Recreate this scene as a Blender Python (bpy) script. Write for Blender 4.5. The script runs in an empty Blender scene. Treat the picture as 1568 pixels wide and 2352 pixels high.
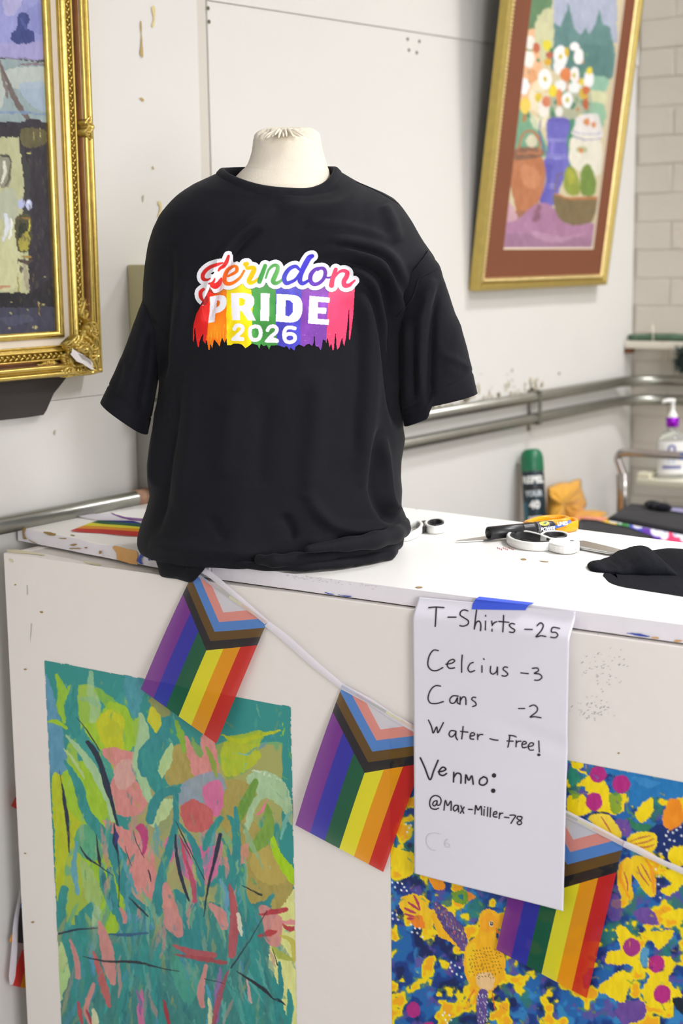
import bpy, bmesh, math, random
import numpy as np
from mathutils import Vector, Matrix
from mathutils.bvhtree import BVHTree
from math import sin, cos, radians, pi, sqrt
S = bpy.context.scene
COL = S.collection

# ------------------------------------------------------------------ camera
FPX, PITCH, ROLL, YAW = 3469.0, radians(9.47), radians(.77), radians(34.5)
CAM = np.array([0.9459, -1.5411, 1.4002])
_fw = np.array([-sin(YAW)*cos(PITCH), cos(YAW)*cos(PITCH), -sin(PITCH)])
_r0 = np.array([cos(YAW), sin(YAW), 0.0]); _u0 = np.cross(_r0, _fw)
_rt = cos(ROLL)*_r0 - sin(ROLL)*_u0; _up = cos(ROLL)*_u0 + sin(ROLL)*_r0
cd = bpy.data.cameras.new('camera'); cam = bpy.data.objects.new('camera', cd); COL.objects.link(cam)
cd.sensor_fit = 'HORIZONTAL'; cd.sensor_width = 24.0; cd.lens = 24.0*FPX/1568.0
cd.clip_start = .05; cd.clip_end = 50
cam.matrix_world = Matrix(((_rt[0], _up[0], -_fw[0], CAM[0]), (_rt[1], _up[1], -_fw[1], CAM[1]),
                           (_rt[2], _up[2], -_fw[2], CAM[2]), (0, 0, 0, 1)))
cd.dof.use_dof = True; cd.dof.focus_distance = 2.0; cd.dof.aperture_fstop = 4.6
S.camera = cam

# ------------------------------------------------------------------ world, lamps, exposure
w = bpy.data.worlds.new('world'); S.world = w; w.use_nodes = True
w.node_tree.nodes['Background'].inputs[0].default_value = (.9, .93, 1, 1)
w.node_tree.nodes['Background'].inputs[1].default_value = .3
def area(name, loc, size, power, color=(1, 1, 1), aim=(0, 0, -1), spread=180):
    l = bpy.data.lights.new(name, 'AREA'); l.shape = 'RECTANGLE'; l.size, l.size_y = size
    l.energy = power; l.color = color; l.spread = radians(spread)
    o = bpy.data.objects.new(name, l); COL.objects.link(o); o.location = loc
    o.rotation_euler = Vector(aim).to_track_quat('-Z', 'Y').to_euler()
    return o
area('ceiling_lamp', (.55, 2.05, 3.32), (.3, .4), 30, (.965, .965, 1), spread=135)
area('ceiling_lamp', (1.9, .8, 3.32), (1.0, .5), 70, (.98, .975, 1), spread=128)
area('ceiling_lamp', (2.7, -1.9, 3.3), (.9, .7), 14, (.98, .965, 1))
area('side_fill', (3.34, -1.7, 1.6), (2.0, 1.5), 128, (.965, .965, 1), (-1, .42, -.05))  # added soft fill, no window built; lifts the low wall and counter front
S.view_settings.view_transform = 'Standard'; S.view_settings.look = 'None'
S.view_settings.gamma = 1; S.view_settings.use_curve_mapping = False
S.view_settings.exposure = 0.0

# ------------------------------------------------------------------ helpers
XW = -0.785          # face of the left wall
YB = 2.427           # face of the brick wall
ZT = 0.998             # top of the counter boards
def ray(x, y): return _fw + _rt*(x-784)/FPX - _up*(y-1176)/FPX
def hit(x, y, ax, v):
    r = ray(x, y); return CAM + r*((v-CAM[ax])/r[ax])
def hitp(x, y, o, n):
    r = ray(x, y); o = np.array(o, float); n = np.array(n, float)
    return CAM + r*(((o-CAM) @ n)/(r @ n))
def proj(P):
    d = np.asarray(P, float)-CAM; k = d @ _fw
    return 784+FPX*(d @ _rt)/k, 1176-FPX*(d @ _up)/k
def lin(c):
    if isinstance(c, str):
        c = c.lstrip('#'); c = [int(c[i:i+2], 16)/255 for i in (0, 2, 4)]
    c = np.asarray(c, float)
    return np.where(c <= .04045, c/12.92, ((c+.055)/1.055)**2.4)
def tag(o, label=None, cat=None, group=None, kind=None):
    if label: o['label'] = label
    if cat: o['category'] = cat
    if group: o['group'] = group
    if kind: o['kind'] = kind
    return o
def empty(name, loc=(0, 0, 0), label=None, cat=None, group=None):
    o = bpy.data.objects.new(name, None); COL.objects.link(o); o.location = loc; o.empty_display_size = .02
    bpy.context.view_layer.update()
    return tag(o, label, cat, group)
def link(name, me, mats=None, parent=None):
    """vertices are given in world space; a child keeps them there"""
    o = bpy.data.objects.new(name, me); COL.objects.link(o)
    if mats is not None:
        for m in (mats if isinstance(mats, (list, tuple)) else [mats]): me.materials.append(m)
    if parent is not None:
        o.parent = parent
        q = parent; off = Vector((0, 0, 0))
        while q is not None: off += q.location; q = q.parent
        me.transform(Matrix.Translation(-off))
    return o
def mesh(name, v, f, mats=None, parent=None, smooth=False, mi=None):
    me = bpy.data.meshes.new(name)
    me.from_pydata([tuple(map(float, p)) for p in v], [], f)
    if smooth: me.polygons.foreach_set('use_smooth', [True]*len(me.polygons))
    o = link(name, me, mats, parent)
    if mi is not None: me.polygons.foreach_set('material_index', mi)
    me.update(); return o
def bmo(name, bm, mats=None, parent=None, smooth=False):
    me = bpy.data.meshes.new(name); bmesh.ops.recalc_face_normals(bm, faces=bm.faces); bm.to_mesh(me); bm.free()
    if smooth: me.polygons.foreach_set('use_smooth', [True]*len(me.polygons))
    return link(name, me, mats, parent)
def add_box(bm, lo, hi, bev=0, M=None, seg=2):
    r = bmesh.ops.create_cube(bm, size=1)
    vs = r['verts']; lo = Vector(lo); hi = Vector(hi)
    for v in vs: v.co = Vector(((lo[i]+hi[i])/2+v.co[i]*(hi[i]-lo[i]) for i in range(3)))
    if bev:
        es = list({e for v in vs for e in v.link_edges})
        r2 = bmesh.ops.bevel(bm, geom=es, offset=bev, segments=seg, profile=.7, affect='EDGES')
        vs = list({v for f in r2['faces'] for v in f.verts} | {v for v in vs if v.is_valid})
    if M is not None:
        for v in vs: v.co = M @ v.co
    return vs
def boxo(name, lo, hi, m, parent=None, bev=0, M=None):
    bm = bmesh.new(); add_box(bm, lo, hi, bev, M); return bmo(name, bm, m, parent)
def smoothcurve(P, n=6, closed=False):
    P = [np.array(p, float) for p in P]; N = len(P); out = []
    for i in range(N if closed else N-1):
        if closed: a, b, c, d = P[i-1], P[i], P[(i+1) % N], P[(i+2) % N]
        else: a, b, c, d = P[max(i-1, 0)], P[i], P[i+1], P[min(i+2, N-1)]
        for k in range(n):
            t = k/n
            out.append(.5*((2*b)+(-a+c)*t+(2*a-5*b+4*c-d)*t*t+(-a+3*b-3*c+d)*t**3))
    if not closed: out.append(P[-1])
    return out
def add_tube(bm, pts, r, seg=12, cap=True, closed=False, flat=None):
    pts = [Vector(p) for p in pts]; N = len(pts); rings = []; up = None
    for i, p in enumerate(pts):
        if closed: t = (pts[(i+1) % N]-pts[i-1]).normalized()
        else: t = (pts[min(i+1, N-1)]-pts[max(i-1, 0)]).normalized()
        if up is None:
            up = Vector((0, 0, 1)) if abs(t.z) < .9 else Vector((1, 0, 0))
        a = t.cross(up).normalized(); b = a.cross(t).normalized(); up = b
        rr = r[i] if isinstance(r, (list, tuple, np.ndarray)) else r
        ra, rb = (rr, rr) if flat is None else (rr*flat[0], rr*flat[1])
        rings.append([bm.verts.new(p+a*ra*cos(2*pi*k/seg)+b*rb*sin(2*pi*k/seg)) for k in range(seg)])
    for i in range(N if closed else N-1):
        A, B = rings[i], rings[(i+1) % N]
        for k in range(seg): bm.faces.new((A[k], A[(k+1) % seg], B[(k+1) % seg], B[k]))
    if cap and not closed:
        bm.faces.new(rings[0][::-1]); bm.faces.new(rings[-1])
def tubeo(name, pts, r, m, parent=None, seg=12, **k):
    bm = bmesh.new(); add_tube(bm, pts, r, seg, **k); return bmo(name, bm, m, parent, True)
def add_lathe(bm, prof, M, seg=24):
    rings = []
    for (r, z) in prof:
        rings.append([bm.verts.new(M @ Vector((max(r, 1e-5)*cos(2*pi*k/seg), max(r, 1e-5)*sin(2*pi*k/seg), z))) for k in range(seg)])
    for A, B in zip(rings, rings[1:]):
        for k in range(seg): bm.faces.new((A[k], A[(k+1) % seg], B[(k+1) % seg], B[k]))
    bm.faces.new(rings[0][::-1]); bm.faces.new(rings[-1])
def latheo(name, prof, M, m, parent=None, seg=24):
    bm = bmesh.new(); add_lathe(bm, prof, M, seg); return bmo(name, bm, m, parent, True)
def frameM(o, x, z):
    """matrix with local z along z and x near x"""
    z = Vector(z).normalized(); x = Vector(x); x = (x-z*x.dot(z)).normalized(); y = z.cross(x)
    return Matrix(((x.x, y.x, z.x, o[0]), (x.y, y.y, z.y, o[1]), (x.z, y.z, z.z, o[2]), (0, 0, 0, 1)))
def grid_mesh(name, P, m, parent=None, cols=None, keep=None, smooth=True, closed_u=False):
    """P (h,w,3) array to a quad grid"""
    h, w_ = P.shape[:2]; idx = np.arange(h*w_).reshape(h, w_)
    a = idx[:-1, :-1]; b = idx[:-1, 1:]; c = idx[1:, 1:]; d = idx[1:, :-1]
    Q = np.stack([a, b, c, d], -1)
    if closed_u:
        e = np.stack([idx[:-1, -1], idx[:-1, 0], idx[1:, 0], idx[1:, -1]], -1)[:, None]
        Q = np.concatenate([Q, e], 1)
    Q = Q.reshape(-1, 4); V = P.reshape(-1, 3)
    if keep is not None:
        Q = Q[keep.reshape(-1)]
        used = np.unique(Q); re = np.full(len(V), -1); re[used] = np.arange(len(used)); Q = re[Q]; V = V[used]
        if cols is not None: cols = cols.reshape(-1, cols.shape[-1])[used]
    me = bpy.data.meshes.new(name)
    me.vertices.add(len(V)); me.vertices.foreach_set('co', np.ascontiguousarray(V, dtype=np.float32).ravel())
    me.loops.add(Q.size); me.loops.foreach_set('vertex_index', Q.astype(np.int32).ravel())
    me.polygons.add(len(Q)); me.polygons.foreach_set('loop_start', np.arange(0, Q.size, 4, dtype=np.int32))
    me.polygons.foreach_set('loop_total', np.full(len(Q), 4, dtype=np.int32))
    me.update(calc_edges=True); me.validate()
    if smooth: me.polygons.foreach_set('use_smooth', np.ones(len(me.polygons), dtype=bool))
    if cols is not None:
        ca = me.color_attributes.new('Col', 'FLOAT_COLOR', 'POINT')
        c4 = np.ones((len(V), 4), np.float32); c4[:, :3] = cols.reshape(-1, cols.shape[-1])[:, :3]
        ca.data.foreach_set('color', c4.ravel())
    return link(name, me, m, parent)

# ------------------------------------------------------------------ noise
def _h(ix, iy, seed):
    n = (ix.astype(np.int64)*374761393 + iy.astype(np.int64)*668265263 + seed*69069) & 0x7fffffff
    n = ((n ^ (n >> 13))*1274126177) & 0x7fffffff
    return ((n ^ (n >> 16)) & 0xffff)/65535.0
def vn(x, y, s, seed=0):
    x = np.asarray(x, float)/s+1000; y = np.asarray(y, float)/s+1000
    ix = np.floor(x); iy = np.floor(y); fx = x-ix; fy = y-iy; fx = fx*fx*(3-2*fx); fy = fy*fy*(3-2*fy)
    a = _h(ix, iy, seed); b = _h(ix+1, iy, seed); c = _h(ix, iy+1, seed); d = _h(ix+1, iy+1, seed)
    return (a*(1-fx)+b*fx)*(1-fy)+(c*(1-fx)+d*fx)*fy
def fbm(x, y, s, seed=0): return .55*vn(x, y, s, seed)+.3*vn(x, y, s/2.1, seed+7)+.15*vn(x, y, s/4.3, seed+13)

# ------------------------------------------------------------------ painter on a grid of photo coordinates
class Canvas:
    def __init__(s, X, Y, base):
        s.X = X; s.Y = Y; s.c = np.zeros(X.shape+(3,)); s.c[:] = s.rgb(base)
        s.jx = (fbm(X, Y, 9, 3)-.5); s.jy = (fbm(X, Y, 9, 5)-.5); s.seed = 10
    @staticmethod
    def rgb(c):
        if isinstance(c, str): c = c.lstrip('#'); return np.array([int(c[i:i+2], 16)/255 for i in (0, 2, 4)])
        return np.array(c, float)
    def _box(s, P, pad):
        x0, y0 = P.min(0)-pad; x1, y1 = P.max(0)+pad
        return np.nonzero((s.X >= x0) & (s.X <= x1) & (s.Y >= y0) & (s.Y <= y1))
    def _put(s, I, a, col, var):
        col = s.rgb(col); s.seed += 1
        if var:
            n = (fbm(s.X[I], s.Y[I]*.35, 7, s.seed)-.5)*var
            col = col+n[:, None]
        a = a[:, None]; s.c[I] = s.c[I]*(1-a)+np.clip(col, 0, 1)*a
    def stroke(s, P, w, col, a=1, rag=3, var=.1, smooth=True, dry=0):
        P = np.array(P, float)
        if smooth and len(P) > 2: P = np.array(smoothcurve(P, 5))
        n = len(P); W = np.interp(np.linspace(0, 1, n), np.linspace(0, 1, len(w)), w) if isinstance(w, (list, tuple)) else np.full(n, float(w))
        W = W/2; I = s._box(P, W.max()+rag+2)
        if not len(I[0]): return
        x = s.X[I]+s.jx[I]*rag*2; y = s.Y[I]+s.jy[I]*rag*2; best = np.full(x.shape, 1e9)
        for i in range(n-1):
            d = P[i+1]-P[i]; L = d @ d+1e-9
            t = np.clip(((x-P[i, 0])*d[0]+(y-P[i, 1])*d[1])/L, 0, 1)
            dd = np.hypot(x-P[i, 0]-t*d[0], y-P[i, 1]-t*d[1])-(W[i]+(W[i+1]-W[i])*t)
            best = np.minimum(best, dd)
        al = np.clip(.5-best/1.2, 0, 1)*a
        if dry: al = al*np.clip((vn(x+y*.3, y*.25, 4, s.seed)-dry)*6+.5, 0, 1)
        s._put(I, al, col, var)
    def poly(s, P, col, a=1, rag=4, var=.1, smooth=True):
        P = np.array(P, float)
        if smooth: P = np.array(smoothcurve(P, 4, True))
        I = s._box(P, rag+2)
        if not len(I[0]): return
        x = s.X[I]+s.jx[I]*rag*2; y = s.Y[I]+s.jy[I]*rag*2; ins = np.zeros(x.shape, bool)
        j = len(P)-1
        for i in range(len(P)):
            yi, yj = P[i, 1], P[j, 1]
            if yi != yj:
                ins ^= ((yi > y) != (yj > y)) & (x < (P[j, 0]-P[i, 0])*(y-yi)/(yj-yi)+P[i, 0])
            j = i
        s._put(I, ins*float(a), col, var)
    def ell(s, cx, cy, rx, ry, col, rot=0, a=1, rag=2, var=.08):
        I = s._box(np.array([[cx, cy]]), max(rx, ry)+rag+2)
        if not len(I[0]): return
        x = s.X[I]+s.jx[I]*rag*2-cx; y = s.Y[I]+s.jy[I]*rag*2-cy; c, n = cos(radians(rot)), sin(radians(rot))
        d = np.hypot((x*c+y*n)/rx, (-x*n+y*c)/ry)
        s._put(I, np.clip((1-d)*min(rx, ry)/1.0+.5, 0, 1)*a, col, var)
    def lin(s): return lin(np.clip(s.c, 0, 1))

# ------------------------------------------------------------------ materials
def mat(name, col, rough=.6, metal=0, bump=0, bscale=200, var=0, vscale=8, spec=.5, sheen=0, dirt=None, dscale=3, dthr=.62, coords='Object', sub=0):
    m = bpy.data.materials.new(name); m.use_nodes = True; nt = m.node_tree; b = nt.nodes['Principled BSDF']
    c = tuple(lin(col))+(1,)
    b.inputs['Base Color'].default_value = c; b.inputs['Roughness'].default_value = rough
    b.inputs['Metallic'].default_value = metal; b.inputs['Specular IOR Level'].default_value = spec
    if sheen: b.inputs['Sheen Weight'].default_value = sheen; b.inputs['Sheen Roughness'].default_value = .4
    tc = nt.nodes.new('ShaderNodeTexCoord').outputs[coords]
    last = None
    if var:
        n = nt.nodes.new('ShaderNodeTexNoise'); n.inputs['Scale'].default_value = vscale; n.inputs['Detail'].default_value = 5
        nt.links.new(tc, n.inputs['Vector'])
        mx = nt.nodes.new('ShaderNodeMix'); mx.data_type = 'RGBA'
        mx.inputs[6].default_value = tuple(np.clip(np.array(c[:3])*(1-var), 0, 1))+(1,)
        mx.inputs[7].default_value = tuple(np.clip(np.array(c[:3])*(1+var), 0, 1))+(1,)
        nt.links.new(n.outputs[0], mx.inputs[0]); last = mx.outputs[2]
    if dirt:
        n = nt.nodes.new('ShaderNodeTexNoise'); n.inputs['Scale'].default_value = dscale; n.inputs['Detail'].default_value = 8; n.inputs['Roughness'].default_value = .7
        nt.links.new(tc, n.inputs['Vector'])
        r = nt.nodes.new('ShaderNodeMapRange'); r.inputs[1].default_value = dthr; r.inputs[2].default_value = dthr+.06
        nt.links.new(n.outputs[0], r.inputs[0])
        mx = nt.nodes.new('ShaderNodeMix'); mx.data_type = 'RGBA'; mx.inputs[6].default_value = c
        if last: nt.links.new(last, mx.inputs[6])
        mx.inputs[7].default_value = tuple(lin(dirt))+(1,); nt.links.new(r.outputs[0], mx.inputs[0]); last = mx.outputs[2]
    if last: nt.links.new(last, b.inputs['Base Color'])
    if bump:
        n = nt.nodes.new('ShaderNodeTexNoise'); n.inputs['Scale'].default_value = bscale; n.inputs['Detail'].default_value = 4
        nt.links.new(tc, n.inputs['Vector'])
        bp = nt.nodes.new('ShaderNodeBump'); bp.inputs['Strength'].default_value = bump; bp.inputs['Distance'].default_value = .002
        nt.links.new(n.outputs[0], bp.inputs['Height']); nt.links.new(bp.outputs[0], b.inputs['Normal'])
    return m
def vmat(name, rough=.5, bump=.15, bscale=150, spec=.4, transl=0):
    m = bpy.data.materials.new(name); m.use_nodes = True; nt = m.node_tree; b = nt.nodes['Principled BSDF']
    a = nt.nodes.new('ShaderNodeAttribute'); a.attribute_name = 'Col'; nt.links.new(a.outputs['Color'], b.inputs['Base Color'])
    b.inputs['Roughness'].default_value = rough; b.inputs['Specular IOR Level'].default_value = spec
    if bump:
        tc = nt.nodes.new('ShaderNodeTexCoord')
        n = nt.nodes.new('ShaderNodeTexNoise'); n.inputs['Scale'].default_value = bscale; n.inputs['Detail'].default_value = 4
        nt.links.new(tc.outputs['Object'], n.inputs['Vector'])
        bp = nt.nodes.new('ShaderNodeBump'); bp.inputs['Strength'].default_value = bump; bp.inputs['Distance'].default_value = .002
        nt.links.new(n.outputs[0], bp.inputs['Height']); nt.links.new(bp.outputs[0], b.inputs['Normal'])
    return m
# ------------------------------------------------------------------ room shell
M_wall = mat('wall_paint', '#e3e1dd', .6, bump=.25, bscale=60, var=.03, vscale=3, dirt='#a8a49c', dscale=26, dthr=.735)
M_panel = mat('panel_paint', '#dbd9d4', .55, bump=.2, bscale=50, var=.025, vscale=4, dirt='#b9b4a4', dscale=30, dthr=.74)
M_brick = mat('painted_brick', '#cdc6ba', .6, bump=.5, bscale=70, var=.08, vscale=6)
M_mortar = mat('painted_mortar', '#c6bfb2', .8, bump=.3, bscale=120)
M_floor = mat('concrete_floor', '#a3a19e', .7, bump=.2, bscale=30, var=.12, vscale=4)
M_ceil = mat('ceiling_paint', '#dedddc', .8)
M_dark = mat('dark_hole', '#2b2a26', .9)
M_stain = mat('stain_yellow', '#cdb46a', .8)
X1, Y0, ZC = 3.4, -3.2, 3.4
def st(name, lo, hi, m): return tag(boxo(name, lo, hi, m), kind='structure')
st('floor', (XW-.15, Y0-.1, -.1), (X1+.1, YB+.15, 0), M_floor)
st('ceiling', (XW-.15, Y0-.1, ZC), (X1+.1, YB+.15, ZC+.1), M_ceil)
wall_left = st('wall_left', (XW-.15, Y0, 0), (XW-.006, YB, ZC), M_wall)
st('wall_right', (X1, Y0, 0), (X1+.1, YB, ZC), M_wall)
st('wall_front', (XW-.1, Y0-.1, 0), (X1+.1, Y0, ZC), M_wall)
wall_back = st('wall_back', (XW-.15, YB+.006, 0), (X1+.1, YB+.15, ZC), M_mortar)

# painted boards that sheath the left wall (proud by a few millimetres)
def panel(pts, x=XW, back=XW-.006, m=M_panel, name='wall_panel'):
    """pts (y,z) polygon"""
    n = len(pts); v = [(x, a, b) for a, b in pts]+[(back, a, b) for a, b in pts]
    f = [tuple(range(n))]+[(i, i+n, (i+1) % n+n, (i+1) % n) for i in range(n)]
    bm = bmesh.new(); bv = [bm.verts.new(p) for p in v]
    for q in f: bm.faces.new([bv[i] for i in q])
    bmesh.ops.bevel(bm, geom=[e for e in bm.edges if all(abs(vv.co.x-x) < 1e-6 for vv in e.verts)], offset=.0006, segments=1, affect='EDGES')
    return bmo(name, bm, m, wall_left)
def wl(x, y, d=0): p = hit(x, y, 0, XW+d); return p[1], p[2]
ys, _ = wl(455, 100); ye, _ = wl(478, 100)
ya, za = wl(478, 2); yb_, zb = wl(1100, 97)
sl = (zb-za)/(yb_-ya)
yr, _ = wl(1288, 750); _, zp = wl(140, 918)
panel([(Y0+.01, zp+.0003), (ys, zp+.0003), (ys, ZC-.01), (Y0+.01, ZC-.01)])
panel([(Y0+.01, .02), (ys, .02), (ys, zp-.0003), (Y0+.01, zp-.0003)])
panel([(ye, .02), (yr, .02), (yr, za+sl*(yr-ya)), (ye, za)], x=XW+.0005)
panel([(ye, za+.0006), (YB-.001, za+sl*(YB-ya)+.0006), (YB-.001, ZC-.01), (ye, ZC-.01)], x=XW+.0030)
panel([(yr+.001, .02), (YB-.001, .02), (YB-.001, za+sl*(YB-ya)), (yr+.001, za+sl*(yr-ya))], x=XW-.001)
tag(boxo('trim_1', (XW-.0059, ys+.002, .05), (XW-.002, ye-.002, ZC-.02), mat('seam_strip', '#cfcabf', .6, bump=.2), None), kind='structure')
# screw holes
def hole(px, py, r=.0035):
    y, z = wl(px, py)
    M = frameM((XW+.0005, y, z), (0, 1, 0), (1, 0, 0))
    o = latheo('screw_hole', [(r, 0), (r, .0012), (r*.75, .0016), (r*.7, .0010), (0, .0008)], M, M_hole, wall_left, 12)
M_hole = mat('rusty_screw', '#6d6a50', .6, .4, var=.5, vscale=400)
for p in [(477, 19), (479, 50), (935, 90), (962, 95), (938, 115), (956, 121), (1283, 858)]: hole(*p)
# glue and paint stains, flakes: thin irregular chips of their own on the boards
ACC = {}
def blot(pts, m, off=.0016, name='paint_stain'):
    P = smoothcurve(pts, 3, True); rnd = random.Random(len(pts)*7+int(pts[0][0]))
    v = []
    for q in P:
        y, z = wl(q[0]+rnd.uniform(-.8, .8), q[1]+rnd.uniform(-.8, .8)); v.append((XW+off, y, z))
    if name == 'grime_spot': ACC.setdefault((name, m, wall_left), []).append(v)
    else: mesh(name, v, [tuple(range(len(v)))], m, wall_left)
M_st1 = mat('old_glue', '#d9c790', .7, var=.25, vscale=300); M_st2 = mat('old_glue_dark', '#b59c66', .8, var=.3, vscale=300); M_mold = mat('grime', '#bdb49d', .9, var=.3, vscale=200)
for P, m in [([(346, 18), (354, 15), (355, 40), (352, 62), (347, 60), (351, 40)], M_st1),
             ([(321, 50), (324, 52), (325, 90), (328, 125), (324, 132), (319, 120), (322, 95)], M_st2),
             ([(319, 226), (324, 224), (330, 231), (326, 233)], M_st2), ([(348, 380), (352, 386), (350, 389)], M_st2),
             ([(326, 450), (329, 449), (329, 462), (326, 463)], M_mold), ([(360, 466), (366, 462), (370, 480), (363, 498), (361, 494), (366, 478)], M_st1),
             ([(124, 986), (127, 990), (126, 999), (123, 995)], M_mold)]: blot(P, m)
rnd = random.Random(4)
for i in range(120):
    x = rnd.uniform(985, 1245); k = (1245-x)/260
    y = 948-.17*(x-985)-rnd.expovariate(1/14)-4; s = rnd.uniform(.7, 3.6)
    blot([(x-s, y), (x, y-s*rnd.uniform(1, 3)), (x+s, y), (x, y+s*rnd.uniform(1, 3))], M_mold, .0017, 'grime_spot')
for (x, y) in [(1097, 884), (1099, 891), (1085, 870), (1175, 850), (1078, 900), (1005, 925)]:
    blot([(x-2, y), (x, y-5), (x+2, y), (x, y+6)], M_mold, .0017, 'grime_spot')

# painted bricks of the far wall, one object each
rnd = random.Random(2); bmesh_cache = []
for k in range(6):
    bm = bmesh.new(); add_box(bm, (-.1, 0, -.0357), (.1, .02, .0357), .003, seg=2)
    for v in bm.verts: v.co += Vector((rnd.uniform(-1, 1), rnd.uniform(-.6, .6), rnd.uniform(-1, 1)))*.0012
    me = bpy.data.meshes.new('brick'); bm.to_mesh(me); bm.free(); me.materials.append(M_brick); bmesh_cache.append(me)
rows = 27
for r in range(rows):
    for c in range(-1, 7):
        x = XW+.105+c*.205+(.1025 if r % 2 else 0); z = .46+r*.0765
        if x < XW+.0 or x > .75: continue
        o = bpy.data.objects.new('brick', rnd.choice(bmesh_cache)); COL.objects.link(o); o.parent = wall_back
        o.location = (x, YB+.0025+rnd.uniform(0, .0022), z)
        o.rotation_euler = (0, 0, pi if rnd.random() < 0 else 0)

# ------------------------------------------------------------------ conduits
M_pipe = mat('galvanised_steel', '#9b9b93', .33, .9, bump=.1, bscale=90, var=.12, vscale=30)
def pipe_z(px, py, off): return hit(px, py, 0, XW+off)[2]
zlo = (pipe_z(200, 1171, .018)+pipe_z(1160, 972, .018))/2
zup = pipe_z(1100, 934, .018)
def conduit(name, z, y0, label, r=.0135, off=.019):
    x = XW+off; P = [(x, y0, z), (x, YB-.16, z)]
    for k in range(1, 9):
        a = k/9*pi/2; P.append((x+.13*(1-cos(a)), YB-.02-.13+.13*sin(a)-.0, z))
    P += [(x+.13, YB-.02, z), (2.2, YB-.02, z)]
    o = empty(name, (x, y0, z), label, 'pipe'); tubeo('tube', P, r, M_pipe, o, 16)
    return o, x
lo, xx = conduit('conduit', zlo, -2.6, 'lower grey steel conduit running along the whole left wall just above counter height')
tubeo('coupling', [(xx, .335, zlo), (xx, .375, zlo)], .0145, mat('orange_tape', '#b98f74', .6, var=.3, vscale=200), lo, 16)
up_, xx = conduit('conduit', zup, wl(316, 1128)[0]+.122, 'upper grey steel conduit of the pair behind the shirt, nearer the ceiling')
yc = hit(1229, 930, 0, XW+.02)[1]
M_strap = mat('steel_strap', '#8a8a80', .4, .8)
sp = empty('pipe_strap', (XW, yc, zlo), 'small steel strap clamping both conduits to the left wall', 'bracket')
bm = bmesh.new(); add_box(bm, (XW+.001, yc-.006, zlo-.032), (XW+.0045, yc+.006, zup+.018), .001)
add_box(bm, (XW+.0045, yc-.008, zlo-.015), (XW+.034, yc+.008, zlo-.0128), .0005); add_box(bm, (XW+.0308, yc-.008, zlo-.015), (XW+.034, yc+.008, zup+.0152), .0005)
add_box(bm, (XW+.0045, yc-.008, zup+.0128), (XW+.034, yc+.008, zup+.0152), .0005)
bmo('strap', bm, M_strap, sp)

# ------------------------------------------------------------------ electrical boxes on the left wall
M_beige = mat('beige_enamel', '#bfb994', .5, bump=.05, var=.03); M_grey = mat('galvanised_box', '#9e9d97', .45, .55, var=.1, vscale=40)
y0, z1 = wl(291, 608, .0); eb = empty('breaker_box', (XW, y0, 1.2), 'tall beige metal breaker box on the left wall half hidden by the shirt', 'electrical box')
zb1 = z1-.19; bm = bmesh.new(); add_box(bm, (XW+.001, y0, zb1), (XW+.10, y0+.26, z1), .003); bmo('cabinet_body', bm, M_beige, eb)
boxo('cover', (XW+.1005, y0-.004, zb1-.004), (XW+.104, y0+.264, z1+.004), M_beige, eb, .001)
yg, zg = wl(316, 1128, 0); zt = wl(312, 960, 0)[1]
jb = empty('junction_box', (XW, yg, zg), 'grey metal junction box with knockouts sitting on the lower conduit', 'electrical box')
jbb = boxo('box_body', (XW+.001, yg, zg+.004), (XW+.10, yg+.12, zt+.03), M_grey, jb, .003)
for (dx, dz) in ((.05, .045), (.05, .10)):
    M = frameM((XW+dx, yg-.0003, zg+dz), (1, 0, 0), (0, -1, 0))
    latheo('knockout', [(.014, 0), (.014, .0012), (.0125, .0013), (.012, .0005), (.0, .0005)], M, M_grey, jbb, 24)

# ------------------------------------------------------------------ ledge, garland and fir spray in the far corner
yl = hit(1432, 790, 0, XW)[1]; zl0 = hit(1480, 801, 1, yl)[2]; zl1 = hit(1480, 784, 1, yl)[2]
M_ledge = mat('ledge_paint', '#d9d3c4', .5, var=.12, vscale=12, dirt='#b98f78', dscale=14, dthr=.66)
ld = empty('pipe_ledge', (XW, yl, zl0), 'white painted wooden ledge across the far brick corner, rusty at its left end', 'shelf')
boxo('board', (XW+.001, yl, zl0), (1.2, YB-.002, zl1), M_ledge, ld, .004)
boxo('rust_bracket', (XW+.001, yl+.002, zl0-.014), (XW+.02, yl+.03, zl0-.0005), mat('rust', '#6b4326', .9, var=.4, vscale=90), ld, .003)
tubeo('wire', [(hit(1500, 745, 1, yl+.01)[0], yl+.01, zl1+.001), (hit(1498, 745, 1, yl+.01)[0], yl+.012, zl1+.045)], .002, M_ledge, ld, 8)
gar = empty('garland', (XW, yl+.01, zl1), 'thin dark green strip of garland lying on the far ledge', 'garland')
M_green = mat('green_tinsel', '#4c6650', .8, var=.35, vscale=60)
v = []; f = []; rnd = random.Random(9)
bm = bmesh.new(); P = []; R = []
for k in range(60):
    x = XW+.006+k*.022; sag = .5+.5*abs(sin(k*.33)); P.append((x, yl+.02, zl1+.007*1.0+.0)); R.append(.0062+.0050*sag*rnd.uniform(.7, 1))
P = [(p[0], p[1], zl1+r+.0004) for p, r in zip(P, R)]
add_tube(bm, P, R, 8); bmo('strand', bm, M_green, gar, True)
fc = hit(1566, 825, 1, YB-.10)
fir = empty('fir_spray', tuple(fc), 'dark green artificial fir spray at the right edge hung against the bricks', 'decoration')
bm = bmesh.new(); rnd = random.Random(5)
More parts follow.
